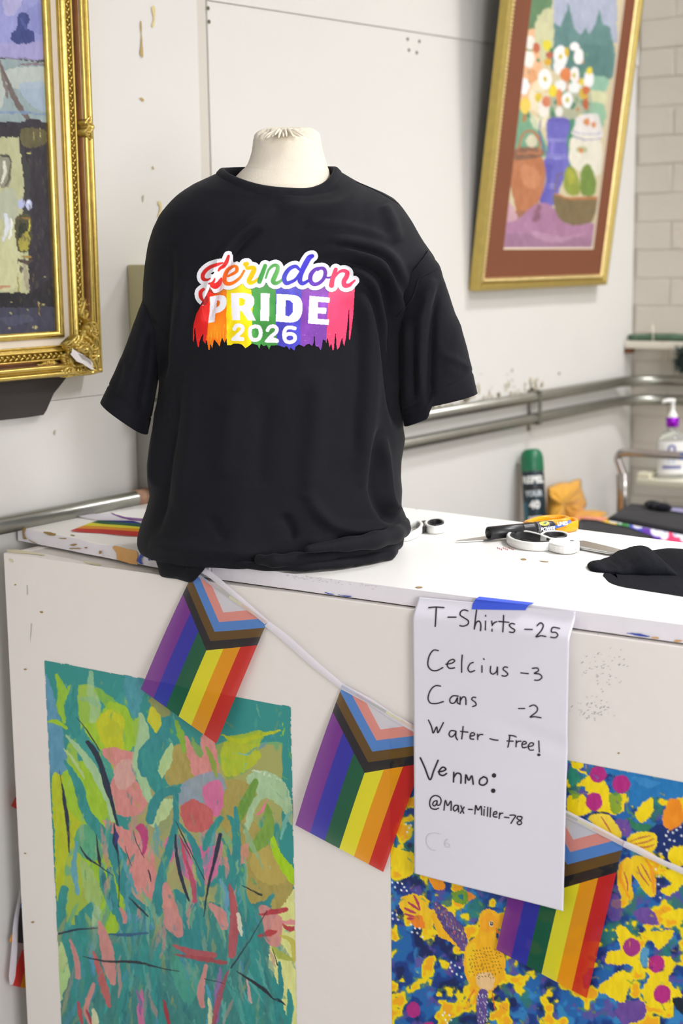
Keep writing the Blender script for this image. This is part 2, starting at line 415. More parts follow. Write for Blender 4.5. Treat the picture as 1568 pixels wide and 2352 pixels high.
for k in range(900):
    a = Vector((rnd.gauss(0, 1), rnd.gauss(0, .6), rnd.gauss(0, 1))).normalized(); L = rnd.uniform(.015, .03)
    b0 = Vector(fc)+Vector((rnd.uniform(-.012, .08), rnd.uniform(-.02, .02), rnd.uniform(-.03, .026)))
    s = a.cross(Vector((rnd.uniform(-1, 1), rnd.uniform(-1, 1), .3))).normalized()*.0019; t2 = a.cross(s)
    q = [bm.verts.new(b0+s), bm.verts.new(b0-s*.5+t2), bm.verts.new(b0-s*.5-t2), bm.verts.new(b0+a*L)]
    for i, j in ((0, 1), (1, 2), (2, 0)): bm.faces.new((q[i], q[j], q[3]))
bmo('needles', bm, mat('fir_green', '#20302c', .8, var=.3, vscale=60), fir)['kind'] = 'stuff'
tubeo('stem', [(fc[0]+.02, fc[1], fc[2]), (fc[0]+.03, fc[1]+.07, fc[2]+.045), (fc[0]+.03, YB-.001, fc[2]+.05)], .004, mat('stem_brown', '#4b3a2a', .8), fir, 8)
# ------------------------------------------------------------------ white plywood counter
M_ply = mat('counter_paint', '#e9e3dd', .5, bump=.35, bscale=45, var=.025, vscale=5, dirt='#b8ad96', dscale=24, dthr=.755)
M_top = mat('counter_top_paint', '#f3f1ec', .38, bump=.12, bscale=40, var=.02, vscale=4, dirt='#cbb99a', dscale=16, dthr=.77)
M_edge = mat('board_edge_paint', '#e8e4ea', .55, bump=.4, bscale=80, var=.03, vscale=10, dirt='#9b7f55', dscale=55, dthr=.69)
M_raw = mat('raw_plywood', '#cf9f62', .8, bump=.2, bscale=150, var=.12, vscale=60)
M_blue = mat('blue_chip_paint', '#3a4fae', .7, var=.2, vscale=80)
ct = empty('counter', (-.727, 0, 0), 'long white painted plywood counter box with peeling boards on top against the wall', 'counter')
BL, BR, BZ, BD = -.727, 1.25, .975, .50
boxo('front_panel', (BL, 0, .01), (BR, .015, BZ), M_ply, ct, .0015)
boxo('side_panel', (BL, .0155, .01), (BL+.015, BD, BZ-.001), M_ply, ct, .001)
boxo('side_panel', (BR-.015, .0155, .01), (BR, BD, BZ-.001), M_ply, ct, .001)
boxo('back_panel', (BL+.0155, BD-.015, .01), (BR-.0155, BD, BZ-.001), M_ply, ct, .001)
boxo('shelf_panel', (BL+.0155, .0155, BZ-.02), (BR-.0155, BD-.0155, BZ-.002), M_ply, ct, .001)
def board(name, poly, z0, z1, jit=0, seed=1):
    rnd = random.Random(seed); pts = []
    n = len(poly)
    for i in range(n):
        a, b = np.array(poly[i]), np.array(poly[(i+1) % n]); L = np.hypot(*(b-a)); k = max(1, int(L/.025))
        nn = np.array([b[1]-a[1], a[0]-b[0]])/L
        for j in range(k): pts.append(a+(b-a)*j/k-nn*(rnd.uniform(0, jit) if j else 0))
    bm = bmesh.new(); B = [bm.verts.new((p[0], p[1], z0)) for p in pts]; T = [bm.verts.new((p[0], p[1], z1)) for p in pts]
    N = len(pts); bt = bm.faces.new(T); bm.faces.new(B[::-1]); sides = []
    for i in range(N): sides.append(bm.faces.new((B[i], B[(i+1) % N], T[(i+1) % N], T[i])))
    for f in sides: f.material_index = 1
    r = bmesh.ops.bevel(bm, geom=[e for e in bm.edges if e.verts[0].co.z > (z0+z1)/2 and e.verts[1].co.z > (z0+z1)/2], offset=.0022, segments=2, affect='EDGES')
    return bmo(name, bm, [M_top, M_edge], ct)
L0 = hit(40, 1212, 2, ZT); L1 = hit(360, 1270, 2, ZT)
bk0 = hit(928, 1165, 2, ZT); bk1 = hit(1568, 1246, 2, ZT); bs = (bk1[1]-bk0[1])/(bk1[0]-bk0[0])
lt = board('top_board', [(L0[0], L0[1]), (-.336, .006), (-.33, bk0[1]-.003), (XW+.032, bk0[1]+.02)], BZ+.003, ZT, .0012, 3)
rt_b = board('top_board', [(-.334, .010), (BR+.03, .010), (BR+.03, bk1[1]+bs*(BR+.03-bk1[0])), (-.328, bk0[1]+bs*(-.328-bk0[0]))], BZ+.002, ZT, .0006, 5)
# chips of bare wood and old blue paint on the board edges (thin flakes of their own shape)
def flake(fn, pts, m, name='paint_chip', par=None, n=3, jit=.6):
    rnd = random.Random(int(pts[0][0]*13+pts[0][1])); P = smoothcurve(pts, n, True) if n else [np.array(q, float) for q in pts]
    v = [fn(q[0]+rnd.uniform(-jit, jit), q[1]+rnd.uniform(-jit, jit)) for q in P]
    if name in ('scuff_mark', 'ink_mark'): ACC.setdefault((name, m, ct), []).append(v); return None
    return mesh(name, v, [tuple(range(len(v)))], m, par or ct)
L1 = np.array([-.336, .006, ZT]); nl = np.array([-(L1[1]-L0[1]), L1[0]-L0[0], 0]); nl = -nl/np.linalg.norm(nl)       # outward from the left board's front edge
eo = np.array([L0[0], L0[1], 0])+nl*.0016
f_left = lambda x, y: hitp(x, y, eo, nl)
f_right = lambda x, y: hit(x, y, 1, .0088)
f_face = lambda x, y: hit(x, y, 1, -.0007)
f_top = lambda x, y: hit(x, y, 2, ZT+.0006)
M_bchip = mat('brown_chip', '#9d8150', .85, var=.3, vscale=200); M_lchip = mat('cream_chip', '#d8cfb0', .8, var=.15, vscale=100)
flake(f_left, [(258, 1258), (262, 1253), (275, 1256), (290, 1260), (313, 1265), (316, 1275), (313, 1287), (316, 1297), (300, 1295), (285, 1290), (268, 1286), (267, 1270), (262, 1263)], M_raw, n=0)
flake(f_left, [(322, 1272), (328, 1268), (331, 1276), (325, 1283), (324, 1290), (328, 1297), (321, 1295), (315, 1287)], M_blue, n=0)
flake(f_left, [(338, 1272), (341, 1275), (343, 1283), (346, 1288), (341, 1287)], M_blue, n=0)
for P in [[(50, 1212), (60, 1212), (56, 1222), (57, 1232), (62, 1238), (54, 1238), (52, 1228)], [(98, 1222), (110, 1221), (128, 1226), (124, 1231), (110, 1229)],
          [(135, 1236), (150, 1236), (152, 1238), (138, 1237)], [(158, 1252), (170, 1249), (178, 1250), (170, 1253)], [(160, 1259), (180, 1258), (187, 1260), (165, 1261)],
          [(228, 1265), (233, 1266), (232, 1272), (228, 1271)], [(62, 1238), (75, 1243), (85, 1249), (74, 1246)], [(192, 1257), (200, 1257), (198, 1260)]]:
    flake(f_left, P, M_bchip)
for P in [[(62, 1207), (70, 1206), (76, 1208), (68, 1210)], [(95, 1199), (105, 1198), (110, 1200), (100, 1202)], [(161, 1228), (170, 1229), (173, 1230), (165, 1230)], [(953, 1348), (962, 1347), (970, 1349), (962, 1351)],
          [(1195, 1283), (1205, 1283), (1209, 1286), (1199, 1286)], [(1238, 1287), (1250, 1288), (1260, 1290), (1247, 1290)]]:
    flake(f_top, P, M_bchip)
for P in [[(775, 1366), (785, 1367), (798, 1368), (808, 1370), (800, 1371), (786, 1369)], [(745, 1361), (758, 1363), (768, 1366), (756, 1365)], [(1438, 1454), (1452, 1454), (1470, 1456), (1490, 1461), (1488, 1463), (1468, 1461), (1450, 1457)]]:
    flake(f_right, P, M_blue)
for P in [[(1494, 1463), (1512, 1464), (1510, 1467), (1498, 1466)], [(1548, 1471), (1562, 1470), (1567, 1473), (1552, 1475)]]: flake(f_right, P, M_raw)
M_scuff = mat('grey_scuff', '#b3aeb4', .8, var=.2, vscale=300); rnd = random.Random(8)
for i in range(60):
    x = rnd.uniform(655, 860); y = 1319+(x-655)*.125+rnd.gauss(3, 3); L = rnd.uniform(1, 6)
    flake(f_right, [(x, y), (x+L, y+L*.1-.5), (x+L*1.5, y+L*.2), (x+L*.6, y+.6)], M_scuff, 'scuff_mark', None, 0, .2)
for i in range(110):    # two grey transfer smudges on the face right of the paper
    g = rnd.random() < .6
    x, y = (rnd.gauss(1385, 26), rnd.gauss(1538, 24)) if g else (rnd.gauss(1365, 22), rnd.gauss(1632, 15)); L = rnd.uniform(1.5, 5); a = rnd.uniform(-.9, .6)
    flake(f_face, [(x, y), (x+L, y+L*a-.8), (x+L*1.3, y+L*a), (x+L*.3, y+1)], M_scuff, 'scuff_mark', None, 0, .2)
for P in [[(61, 1345), (63, 1343), (64, 1365), (62, 1368)], [(71, 1432), (73, 1432), (71, 1460), (69, 1476), (70, 1455)]]: flake(f_face, P, M_scuff, 'scuff_mark', None, 0, .2)
for (x, y, r) in [(95, 1406, 4), (58, 1537, 4), (35, 1343, 3), (1420, 1730, 3), (58, 1960, 3), (75, 2118, 4)]: flake(f_face, [(x-r, y), (x, y-r*.5), (x+r, y), (x, y+r*.6)], M_bchip)
flake(f_face, [(20, 1284), (28, 1285), (30, 1292), (24, 1290)], M_lchip)
for P in [[(15, 1264), (40, 1262), (62, 1266), (100, 1272), (96, 1275), (60, 1271), (30, 1270)], [(192, 1289), (205, 1290), (232, 1296), (225, 1299), (200, 1294)]]:
    flake(lambda x, y: hit(x, y, 2, BZ+.0004), P, M_lchip)
# red pen marks on the top board
M_red = mat('red_ink', '#b8455a', .7)
for k in range(9):
    x = 1141+k*4.4; y = 1257+(k % 3)*1.7
    flake(f_top, [(x, y), (x+1.2, y-.8), (x+3.4, y+2.6), (x+2.4, y+3.2)], M_red, 'ink_mark', None, 0, .1)
for (nm, m_, par_), L_ in ACC.items():      # tiny marks joined: nobody could count them
    V_ = []; F_ = []
    for v in L_: F_.append(tuple(range(len(V_), len(V_)+len(v)))); V_ += list(v)
    mesh(nm, V_, F_, m_, par_)['kind'] = 'stuff'
# ------------------------------------------------------------------ things lying on the counter
M_blk = mat('black_plastic', '#1b1b1d', .35, bump=.03); M_white = mat('white_plastic', '#eeeeea', .3)
M_steel = mat('scissor_steel', '#c6c6c4', .25, .95); M_orange = mat('orange_plastic', '#f7a90c', .3); M_grip = mat('dark_grip', '#2c2c2e', .5)
def tp(x, y, z): p = hit(x, y, 2, ZT+z); return p
def loop_handle(name, pts, z, hgt, wid, m, par, n=6):
    P = [q-np.array([0, 0, hgt/2]) for q in smoothcurve([tp(x, y, z+hgt/2) for x, y in pts], n, True)]
    # rounded-rectangular band swept round a closed path
    bm = bmesh.new(); N = len(P); R = []
    for i in range(N):
        t = Vector(P[(i+1) % N]-P[i-1]).normalized(); s = Vector((t.y, -t.x, 0)).normalized(); rg = []
        for k in range(10):
            a = 2*pi*k/10; ca, sa = cos(a), sin(a)
            q = Vector(P[i])+s*(wid/2*abs(ca)**.6*(1 if ca > 0 else -1))+Vector((0, 0, hgt/2*abs(sa)**.6*(1 if sa > 0 else -1)))
            rg.append(bm.verts.new(q))
        R.append(rg)
    for i in range(N):
        A, B = R[i], R[(i+1) % N]
        for k in range(10): bm.faces.new((A[k], A[(k+1) % 10], B[(k+1) % 10], B[k]))
    return bmo(name, bm, m, par, True)
def blade(name, pts, z, th, par, m=M_steel):
    V = [tp(x, y, z) for x, y in pts]; n = len(V); bm = bmesh.new()
    A = [bm.verts.new(p) for p in V]; B = [bm.verts.new(p-np.array([0, 0, th])) for p in V]
    bm.faces.new(A); bm.faces.new(B[::-1])
    for i in range(n): bm.faces.new((A[i], B[i], B[(i+1) % n], A[(i+1) % n]))
    bmesh.ops.bevel(bm, geom=list(bm.edges), offset=.0004, segments=1, affect='EDGES')
    return bmo(name, bm, m, par)
# white scissors
sc = empty('scissors', tuple(tp(1250, 1245, 0)), 'white-handled scissors lying open-handled in front of the black marker', 'scissors')
hz = .0066
h_ = loop_handle('handle', [(1168, 1224), (1182, 1218), (1212, 1219), (1243, 1227), (1266, 1236), (1270, 1241), (1255, 1245), (1222, 1245), (1188, 1240), (1170, 1232)], hz, .0125, .0055, M_white, sc)
loop_handle('grip', [(1173, 1225), (1184, 1221), (1212, 1222), (1241, 1229), (1261, 1237), (1263, 1240), (1250, 1242), (1222, 1242), (1191, 1237), (1175, 1231)], hz, .0115, .002, M_grip, h_)
h_ = loop_handle('handle', [(1243, 1225), (1257, 1218.5), (1285, 1219), (1302, 1224), (1303, 1232), (1285, 1236), (1262, 1234), (1248, 1230)], hz, .013, .005, M_white, sc)
loop_handle('grip', [(1249, 1225), (1259, 1221), (1284, 1221.5), (1297, 1225), (1297, 1230), (1284, 1232), (1264, 1231), (1252, 1228)], hz, .0118, .002, M_grip, h_)
def slab(name, pts, z0, z1, m, par, bev=.002, n=3):
    P = smoothcurve([tp(x, y, z1) for x, y in pts], n, True); bm = bmesh.new()
    T = [bm.verts.new(p) for p in P]; B = [bm.verts.new((p[0], p[1], ZT+z0)) for p in P]; N = len(P)
    bm.faces.new(T); bm.faces.new(B[::-1]); [bm.faces.new((T[i], B[i], B[(i+1) % N], T[(i+1) % N])) for i in range(N)]
    if bev: bmesh.ops.bevel(bm, geom=[e for e in bm.edges if len(e.link_faces) == 2 and any(len(f.verts) > 6 for f in e.link_faces)], offset=bev, segments=2, affect='EDGES')
    return bmo(name, bm, m, par, False)
slab('shank', [(1258, 1240), (1280, 1235), (1300, 1234), (1322, 1238), (1331, 1245), (1322, 1252), (1295, 1254), (1266, 1249)], .001, .0125, M_white, sc)
M = frameM(tp(1313, 1243, .0118), (1, 0, 0), (0, 0, 1)); latheo('pivot_screw', [(.0032, -.001), (.0032, .0005), (.0026, .001), (0, .001)], M, mat('green_dot', '#2f4a3c', .4), sc, 16)
blade('blade', [(1322, 1242), (1340, 1241), (1395, 1254), (1448, 1268), (1442, 1270), (1400, 1267), (1330, 1254), (1320, 1252)], .0062, .0022, sc)
blade('blade', [(1322, 1246), (1350, 1247), (1400, 1260), (1446, 1270), (1440, 1271.5), (1398, 1270), (1330, 1258), (1321, 1254)], .0036, .0022, sc)
# orange scissors behind the marker (handles on the right, points to the left)
so = empty('scissors', tuple(tp(1260, 1200, 0)), 'orange-handled scissors lying behind and under the black marker', 'scissors')
loop_handle('handle', [(1212, 1196), (1226, 1189), (1250, 1184), (1285, 1183), (1303, 1186), (1300, 1191), (1272, 1193), (1245, 1196), (1225, 1199)], .012, .009, .006, M_orange, so)
loop_handle('handle', [(1272, 1196), (1288, 1191), (1308, 1188), (1321, 1190), (1323, 1195), (1312, 1198), (1290, 1201), (1276, 1201)], .0085, .015, .006, M_orange, so)
slab('shank', [(1201, 1197), (1212, 1192), (1235, 1190), (1262, 1192), (1280, 1196), (1270, 1200), (1235, 1201), (1212, 1200)], .002, .010, M_orange, so)
blade('blade', [(1225, 1208), (1110, 1232), (1048, 1241), (1046, 1243), (1110, 1240), (1228, 1216)], .0027, .0022, so)
# black marker
mk_a = np.array(hit(1121, 1225, 2, ZT+.0124)); mk_b = np.array(hit(1272, 1208.5, 2, ZT+.0124)); ax = mk_b-mk_a; Lm = np.linalg.norm(ax)
mk = empty('marker', tuple((mk_a+mk_b)/2-np.array([0, 0, .0124])), 'thick black marker pen with open hollow cap end and coloured label', 'marker')
MM = frameM(mk_a, (0, 0, 1), ax); R0 = .0095
latheo('cap', [(.0072, .012), (.0072, .0005), (.0078, 0), (R0, .0006), (R0, .055), (R0-.0006, .056)], MM, M_blk, mk, 40)
prof = [(R0-.0006, .0562)]
for k in range(9): z = .0575+k*.0022; prof += [(R0-.0002, z), (R0-.0009, z+.0011)]
prof += [(R0-.0004, .0795)]
latheo('ribbed_neck', prof, MM, M_blk, mk, 40)
barrel = latheo('barrel', [(R0-.0006, .0797), (R0-.0002, .0802), (R0-.0002, Lm-.012), (R0-.0012, Lm-.004), (R0-.004, Lm), (0, Lm)], MM, mat('navy_label', '#15182b', .35), mk, 40)
M_silver = mat('silver_ring', '#a9a9ab', .3, .6)
for z in (.0812, .0838, Lm-.017, Lm-.0145): latheo('ring', [(R0-.0003, z), (R0+.0001, z+.0001), (R0+.0001, z+.0008), (R0-.0003, z+.0009)], MM, M_silver, mk, 40)
def curved_poly(name, loops, r, m, par, MX, holes=False):
    """outline in (along, angle*r) metres wrapped on the cylinder of matrix MX"""
    v = [MX @ Vector((r*cos(b/r), r*sin(b/r), a)) for a, b in loops]
    return mesh(name, v, [tuple(range(len(v)))], m, par)
def text_mesh(s, size=1.0, bold=0.0):
    c = bpy.data.curves.new('t', 'FONT'); c.body = s; c.size = size; c.offset = bold; c.resolution_u = 3; c.fill_mode = 'FRONT'
    o = bpy.data.objects.new('t', c); COL.objects.link(o); dg = bpy.context.evaluated_depsgraph_get(); dg.update()
    me = bpy.data.meshes.new_from_object(o.evaluated_get(dg)); v = [tuple(p.co) for p in me.vertices]; f = [tuple(p.vertices) for p in me.polygons]
    bpy.data.objects.remove(o); bpy.data.curves.remove(c); bpy.data.meshes.remove(me)
    return v, f
def wrap_text(name, s, size, a0, b0, r, m, par, MX, sx=1, shear=0, flip=1, bold=0.0, swap=False):
    v, f = text_mesh(s, size, bold); bm = bmesh.new(); vs = []
    bvs = [bm.verts.new((x*sx+shear*y, y, 0)) for x, y, z in v]
    for q in f:
        try: bm.faces.new([bvs[i] for i in q])
        except ValueError: pass
    bmesh.ops.subdivide_edges(bm, edges=[e for e in bm.edges if e.calc_length() > size*.25], cuts=2)
    for q in bm.verts:
        a, b = q.co.x, q.co.y
        if swap: ang = (b0+a)/r; q.co = MX @ Vector((r*cos(ang), r*sin(ang), a0+b))
        else: ang = (b0+flip*b)/r; q.co = MX @ Vector((r*cos(ang), r*sin(ang), a0+a))
    return bmo(name, bm, m, par)
# angle on the marker that faces the camera
vl = MM.inverted().to_3x3() @ Vector(CAM-(mk_a+mk_b)/2); ang0 = math.atan2(vl.y, vl.x)
upl = MM.inverted().to_3x3() @ Vector((0, 0, 1)); sgn = 1 if math.sin(math.atan2(upl.y, upl.x)-ang0) > 0 else -1
M_lblue = mat('label_blue', '#3a63b8', .4); M_lyel = mat('label_yellow', '#f0e12a', .4); M_lwh = mat('label_white', '#f2f2f2', .4); M_lgrn = mat('label_green', '#2f7a3c', .4); M_lbl2 = mat('label_oval_blue', '#224b9c', .4)
def ov(a, b, ra, rb, m, r, nm, rot=0):
    P = [(a+ra*cos(t)*cos(rot)-rb*sin(t)*sin(rot), ang0*R0+sgn*(b+ra*cos(t)*sin(rot)+rb*sin(t)*cos(rot))) for t in np.linspace(0, 2*pi, 22)[:-1]]
    curved_poly(nm, P, r, m, mk, MM)
band = [(.092, -.0055), (.125, -.001), (.139, .0035), (.139, .0085), (.118, .0025), (.092, -.0005)]
curved_poly('label_band', [(a, ang0*R0+sgn*(b-.001)) for a, b in smoothcurve(band, 1, True)], R0+.00012, M_lblue, barrel, MM)
ov(.0925, .0062, .0085, .0042, M_lyel, R0+.00016, 'label_oval'); ov(.0935, .0066, .0034, .0014, M_lgrn, R0+.00022, 'label_swoosh', .7); ov(.0952, .0062, .0026, .0010, M_lbl2, R0+.00026, 'label_swoosh', .9)
wrap_text('label_lettering', 'POWER', .0082, .0835, ang0*R0+sgn*(-.0062), R0+.0003, M_lwh, barrel, MM, .9, .15, sgn, .0003)
wrap_text('label_lettering', 'LINES', .0082, .1135, ang0*R0+sgn*(-.0005), R0+.0003, M_lwh, barrel, MM, .9, .15, sgn, .0003)
# white scissors half hidden behind the shirt on the left of the marker
s3 = empty('scissors', tuple(tp(980, 1205, 0)), 'small white-handled scissors poking out from behind the mannequin shirt', 'scissors')
h_ = loop_handle('handle', [(978, 1197), (990, 1190), (1010, 1190), (1021, 1196), (1018, 1204), (1000, 1208), (983, 1205)], .0068, .012, .005, M_white, s3)
loop_handle('grip', [(983, 1197), (992, 1192), (1008, 1192), (1016, 1197), (1013, 1202), (1000, 1204.5), (986, 1202)], .0068, .011, .002, M_grip, h_)
loop_handle('handle', [(905, 1206), (935, 1197), (960, 1195), (968, 1202), (960, 1213), (938, 1223), (915, 1222)], .0068, .012, .0055, M_white, s3)
slab('shank', [(955, 1204), (968, 1196), (982, 1195), (986, 1201), (975, 1209), (962, 1211)], .002, .011, M_grip, s3, .001)

# folded black t-shirt at the right edge
M_cloth = mat('black_jersey', '#14151b', .78, bump=.25, bscale=900, spec=.16, sheen=.05)
M_cloth2 = mat('black_jersey_flat', '#11131a', .85, bump=.25, bscale=900, spec=.12)
def lump(name, st, par, depth, seed, up=2):
    """st: (px, py of the front contact, py of the top); builds a soft roll lying on the board"""
    vd = np.array([_fw[0], _fw[1], 0]); vd /= np.linalg.norm(vd); R = []
    for (x, yb, yt, dz) in st:
        F = hit(x, yb, 2, ZT+.0004); d = dz
        # height so that the crest (at d*.45 behind the contact) projects to yt
        lo, hi = 0., .2
        for _ in range(30):
            m = (lo+hi)/2
            if min(proj(F+vd*d*(.5-.5*np.sign(cos(a))*abs(cos(a))**.75)*.95+np.array([0, 0, m*sin(a)**.7]))[1] for a in np.linspace(.2, pi-.2, 9)) > yt: lo = m
            else: hi = m
        R.append((F, m, d))
    rows = []
    n = 22
    F = smoothcurve([r[0] for r in R], 8); H = [q[0] for q in smoothcurve([[r[1]] for r in R], 8)]; D = [q[0] for q in smoothcurve([[r[2]] for r in R], 8)]
    for i in range(len(F)):
        ring = []
        for k in range(n):
            a = 2*pi*k/n; ca, sa = -cos(a), sin(a)
            px = (.5+.5*np.sign(ca)*abs(ca)**.75)
            base = F[i]+vd*D[i]*px*.95
            z = H[i]*max(sa, 0)**.7 if sa > 0 else 0
            z += .003*(fbm(i*1.0+base[0]*200, k*3.0, 5, seed)-.5)*(1 if sa > .2 else 0)
            ring.append(base+np.array([0, 0, max(z, 0)]))
        rows.append(ring)
    P = np.array(rows); o = grid_mesh(name, P, M_cloth2, par, closed_u=True)
    bm = bmesh.new(); bm.from_mesh(o.data)
    bmesh.ops.holes_fill(bm, edges=[e for e in bm.edges if e.is_boundary], sides=0); bmesh.ops.recalc_face_normals(bm, faces=bm.faces); bm.to_mesh(o.data); bm.free()
    for p in o.data.polygons: p.use_smooth = True
    m_ = o.modifiers.new('sub', 'SUBSURF'); m_.levels = 1; m_.render_levels = up-1
    return o
fs = empty('folded_t_shirt', tuple(hit(1480, 1330, 2, ZT)), 'black t-shirt crumpled at the right edge of the counter with sleeves forward', 't-shirt')
lump('sleeve', [(1352.5, 1308, 1302, .012), (1358, 1312, 1294, .035), (1375, 1315, 1287, .06), (1405, 1317, 1284, .09), (1430, 1320, 1278, .11), (1455, 1320, 1266, .13), (1485, 1322, 1256, .14), (1510, 1322, 1252, .15), (1528, 1322, 1256, .15), (1545, 1323, 1276, .12), (1560, 1324, 1290, .10)], fs, .1, 4)
lump('body', [(1452, 1323, 1308, .05), (1480, 1327, 1300, .10), (1510, 1331, 1290, .15), (1540, 1336, 1278, .19), (1575, 1341, 1264, .23), (1640, 1352, 1258, .26), (1760, 1374, 1268, .26)], fs, .1, 6)
lump('hem', [(1390.5, 1329, 1325, .01), (1400, 1338, 1325, .05), (1425, 1347, 1327, .10), (1470, 1355, 1326, .14), (1520, 1363, 1325, .17), (1575, 1372, 1330, .19), (1660, 1388, 1340, .2), (1770, 1406, 1352, .2)], fs, .1, 9)
# ------------------------------------------------------------------ dress form with the black t-shirt
MC = np.array([-.305, .165, ZT]); VH = MC-CAM; VH[2] = 0; VH /= np.linalg.norm(VH); UH = np.array([-VH[1], VH[0], 0])*-1
def uz(x, y): p = hitp(x, y, MC, VH)-MC; return float(p @ UH), float(p[2])     # across, height above counter
def wp(u, w, z): return MC+UH*u-VH*w+np.array([0, 0, z])                          # w grows towards the camera
def interp_rows(tab, ys):
    a = np.array(sorted(tab), float); out = []
    # monotone-ish smooth interpolation
    for k in range(1, a.shape[1]):
        yy = np.interp(ys, a[:, 0], a[:, k]); out.append(yy)
    out = np.array(out)
    ker = np.array([1, 2, 3, 2, 1.])/9
    for k in range(len(out)):
        p = np.pad(out[k], 2, mode='edge'); s_ = np.convolve(p, ker, 'valid'); s_[0] = out[k][0]; s_[-1] = out[k][-1]; out[k] = s_
    return out
def seg_dist(X, Y, P):
    best = np.full(X.shape, 1e9); sgn = np.zeros(X.shape); tt = np.zeros(X.shape); n = len(P)
    for i in range(n-1):
        d = P[i+1]-P[i]; L = d @ d+1e-9
        t = np.clip(((X-P[i, 0])*d[0]+(Y-P[i, 1])*d[1])/L, 0, 1)
        ex = X-P[i, 0]-t*d[0]; ey = Y-P[i, 1]-t*d[1]; dd = np.hypot(ex, ey); m = dd < best
        best = np.where(m, dd, best); tt = np.where(m, (i+t)/(n-1), tt); sgn = np.where(m, np.sign(d[0]*ey-d[1]*ex), sgn)
    return best, sgn, tt
def folds(X, Y, L):
    D = np.zeros(X.shape)
    for P, amp, wd in L:
        P = np.array(smoothcurve(P, 4)); b, s_, t = seg_dist(X, Y, P)
        fade = np.clip(np.minimum(t, 1-t)*5, 0, 1)**.8
        D += amp*np.exp(-(b/wd)**2)*fade
    return D
FOLD = [  # ridge lines on the front (positive = out), width in photo pixels
    ([(690, 552), (760, 552), (834, 562), (878, 579), (905, 605), (922, 640), (930, 680)], .0050, 15),
    ([(700, 580), (780, 581), (823, 588), (867, 605), (890, 630), (903, 665), (912, 705), (922, 760), (921, 830), (916, 905)], .0075, 12),
    ([(760, 566), (830, 577), (880, 596), (900, 625), (912, 665)], -.0045, 7),
    ([(770, 601), (830, 610), (868, 633), (884, 670), (897, 740), (903, 800), (908, 880)], -.0060, 8),
    ([(800, 618), (830, 632), (852, 650), (862, 680), (877, 745), (886, 810)], .0060, 9),
    ([(840, 655), (855, 690), (870, 750), (888, 830), (902, 920), (912, 985)], -.0075, 10),
    ([(828, 665), (842, 710), (850, 790), (846, 900), (838, 1020), (835, 1120)], .0070, 22),
    ([(818, 700), (822, 800), (815, 950), (812, 1050)], -.0020, 12),
    ([(735, 850), (728, 950), (718, 1060), (705, 1150)], .0035, 26),
    ([(865, 980), (858, 1060), (860, 1130), (885, 1185), (920, 1200)], -.0060, 12),
    ([(880, 1000), (885, 1080), (895, 1150), (922, 1178)], .0055, 9),
    ([(700, 1130), (745, 1190), (790, 1215), (850, 1222), (920, 1205)], .0045, 15),
    ([(650, 1180), (668, 1215), (672, 1240)], -.0035, 10), ([(480, 1180), (500, 1220), (520, 1240)], -.0015, 14),
    ([(770, 1240), (840, 1236), (900, 1222), (930, 1208)], -.0060, 8), ([(700, 1245), (780, 1255), (850, 1250), (910, 1232)], .0045, 9),
    ([(640, 488), (590, 508), (560, 532), (530, 565), (508, 600), (487, 650), (470, 700), (455, 760)], .0042, 13),
    ([(600, 525), (560, 552), (530, 592), (505, 640), (488, 690), (476, 740)], -.0050, 9),
    ([(430, 640), (415, 720), (400, 800), (398, 900), (388, 1000)], .0040, 16),
    ([(392, 560), (386, 650), (380, 740), (378, 820), (375, 870)], -.0045, 14),
    ([(408, 860), (402, 950), (385, 1050), (372, 1150), (352, 1230)], -.0050, 12),
    ([(372, 900), (362, 990), (352, 1070), (352, 1120)], .0045, 9),
    ([(440, 830), (438, 950), (425, 1060), (405, 1180)], .0030, 18),
    ([(530, 900), (520, 1000), (510, 1100)], .0018, 24), ([(610, 900), (600, 1020), (590, 1120)], -.0016, 22),
    ([(835, 430), (790, 470), (720, 480), (640, 476)], .0020, 18), ([(880, 470), (900, 510), (912, 560)], .0035, 14),
    ([(700, 515), (780, 520), (850, 535), (900, 560)], .0028, 13), ([(640, 440), (700, 445), (780, 432)], -.0012, 8),
    ([(340, 1250), (420, 1262), (520, 1268), (620, 1275)], .0030, 16)]
BODY = [(397, 497, 783, .082, .060), (402, 486, 792, .082, .062), (410, 468, 805, .083, .064), (420, 446, 822, .085, .066), (432, 426, 850, .087, .07), (445, 408, 880, .090, .072), (458, 394, 903, .094, .076),
        (472, 381, 917, .098, .08), (490, 367, 930, .103, .085), (520, 353, 949, .110, .09), (560, 343, 972, .118, .095), (595, 337, 996, .124, .10), (612, 334, 1002, .127, .10),
        (640, 331, 984, .130, .10), (690, 328, 950, .134, .105), (730, 338, 936, .137, .105), (800, 352, 926, .140, .11), (870, 366, 921, .142, .11), (930, 361, 921, .143, .112), (985, 349, 924, .144, .112),
        (1010, 344, 928, .145, .112), (1060, 338, 919, .147, .115), (1100, 340, 918, .149, .117), (1130, 345, 921, .151, .118), (1165, 335, 920, .155, .12), (1185, 327, 930, .158, .12), (1203, 321, 936, .162, .122),
        (1222, 316, 930, .165, .122), (1240, 316, 920, .165, .12), (1250, 320, 914, .167, .118), (1259, 328, 905, .167, .115), (1266, 340, 893, .162, .11), (1270, 352, 882, .150, .10)]
ysr = np.concatenate([np.linspace(397, 480, 42), np.linspace(483, 1270, 234)])
Lp, Rp, BF, BB = interp_rows(BODY, ysr)
NT = 320; th = np.linspace(0, 2*pi, NT, endpoint=False)
P = np.zeros((len(ysr), NT, 3))
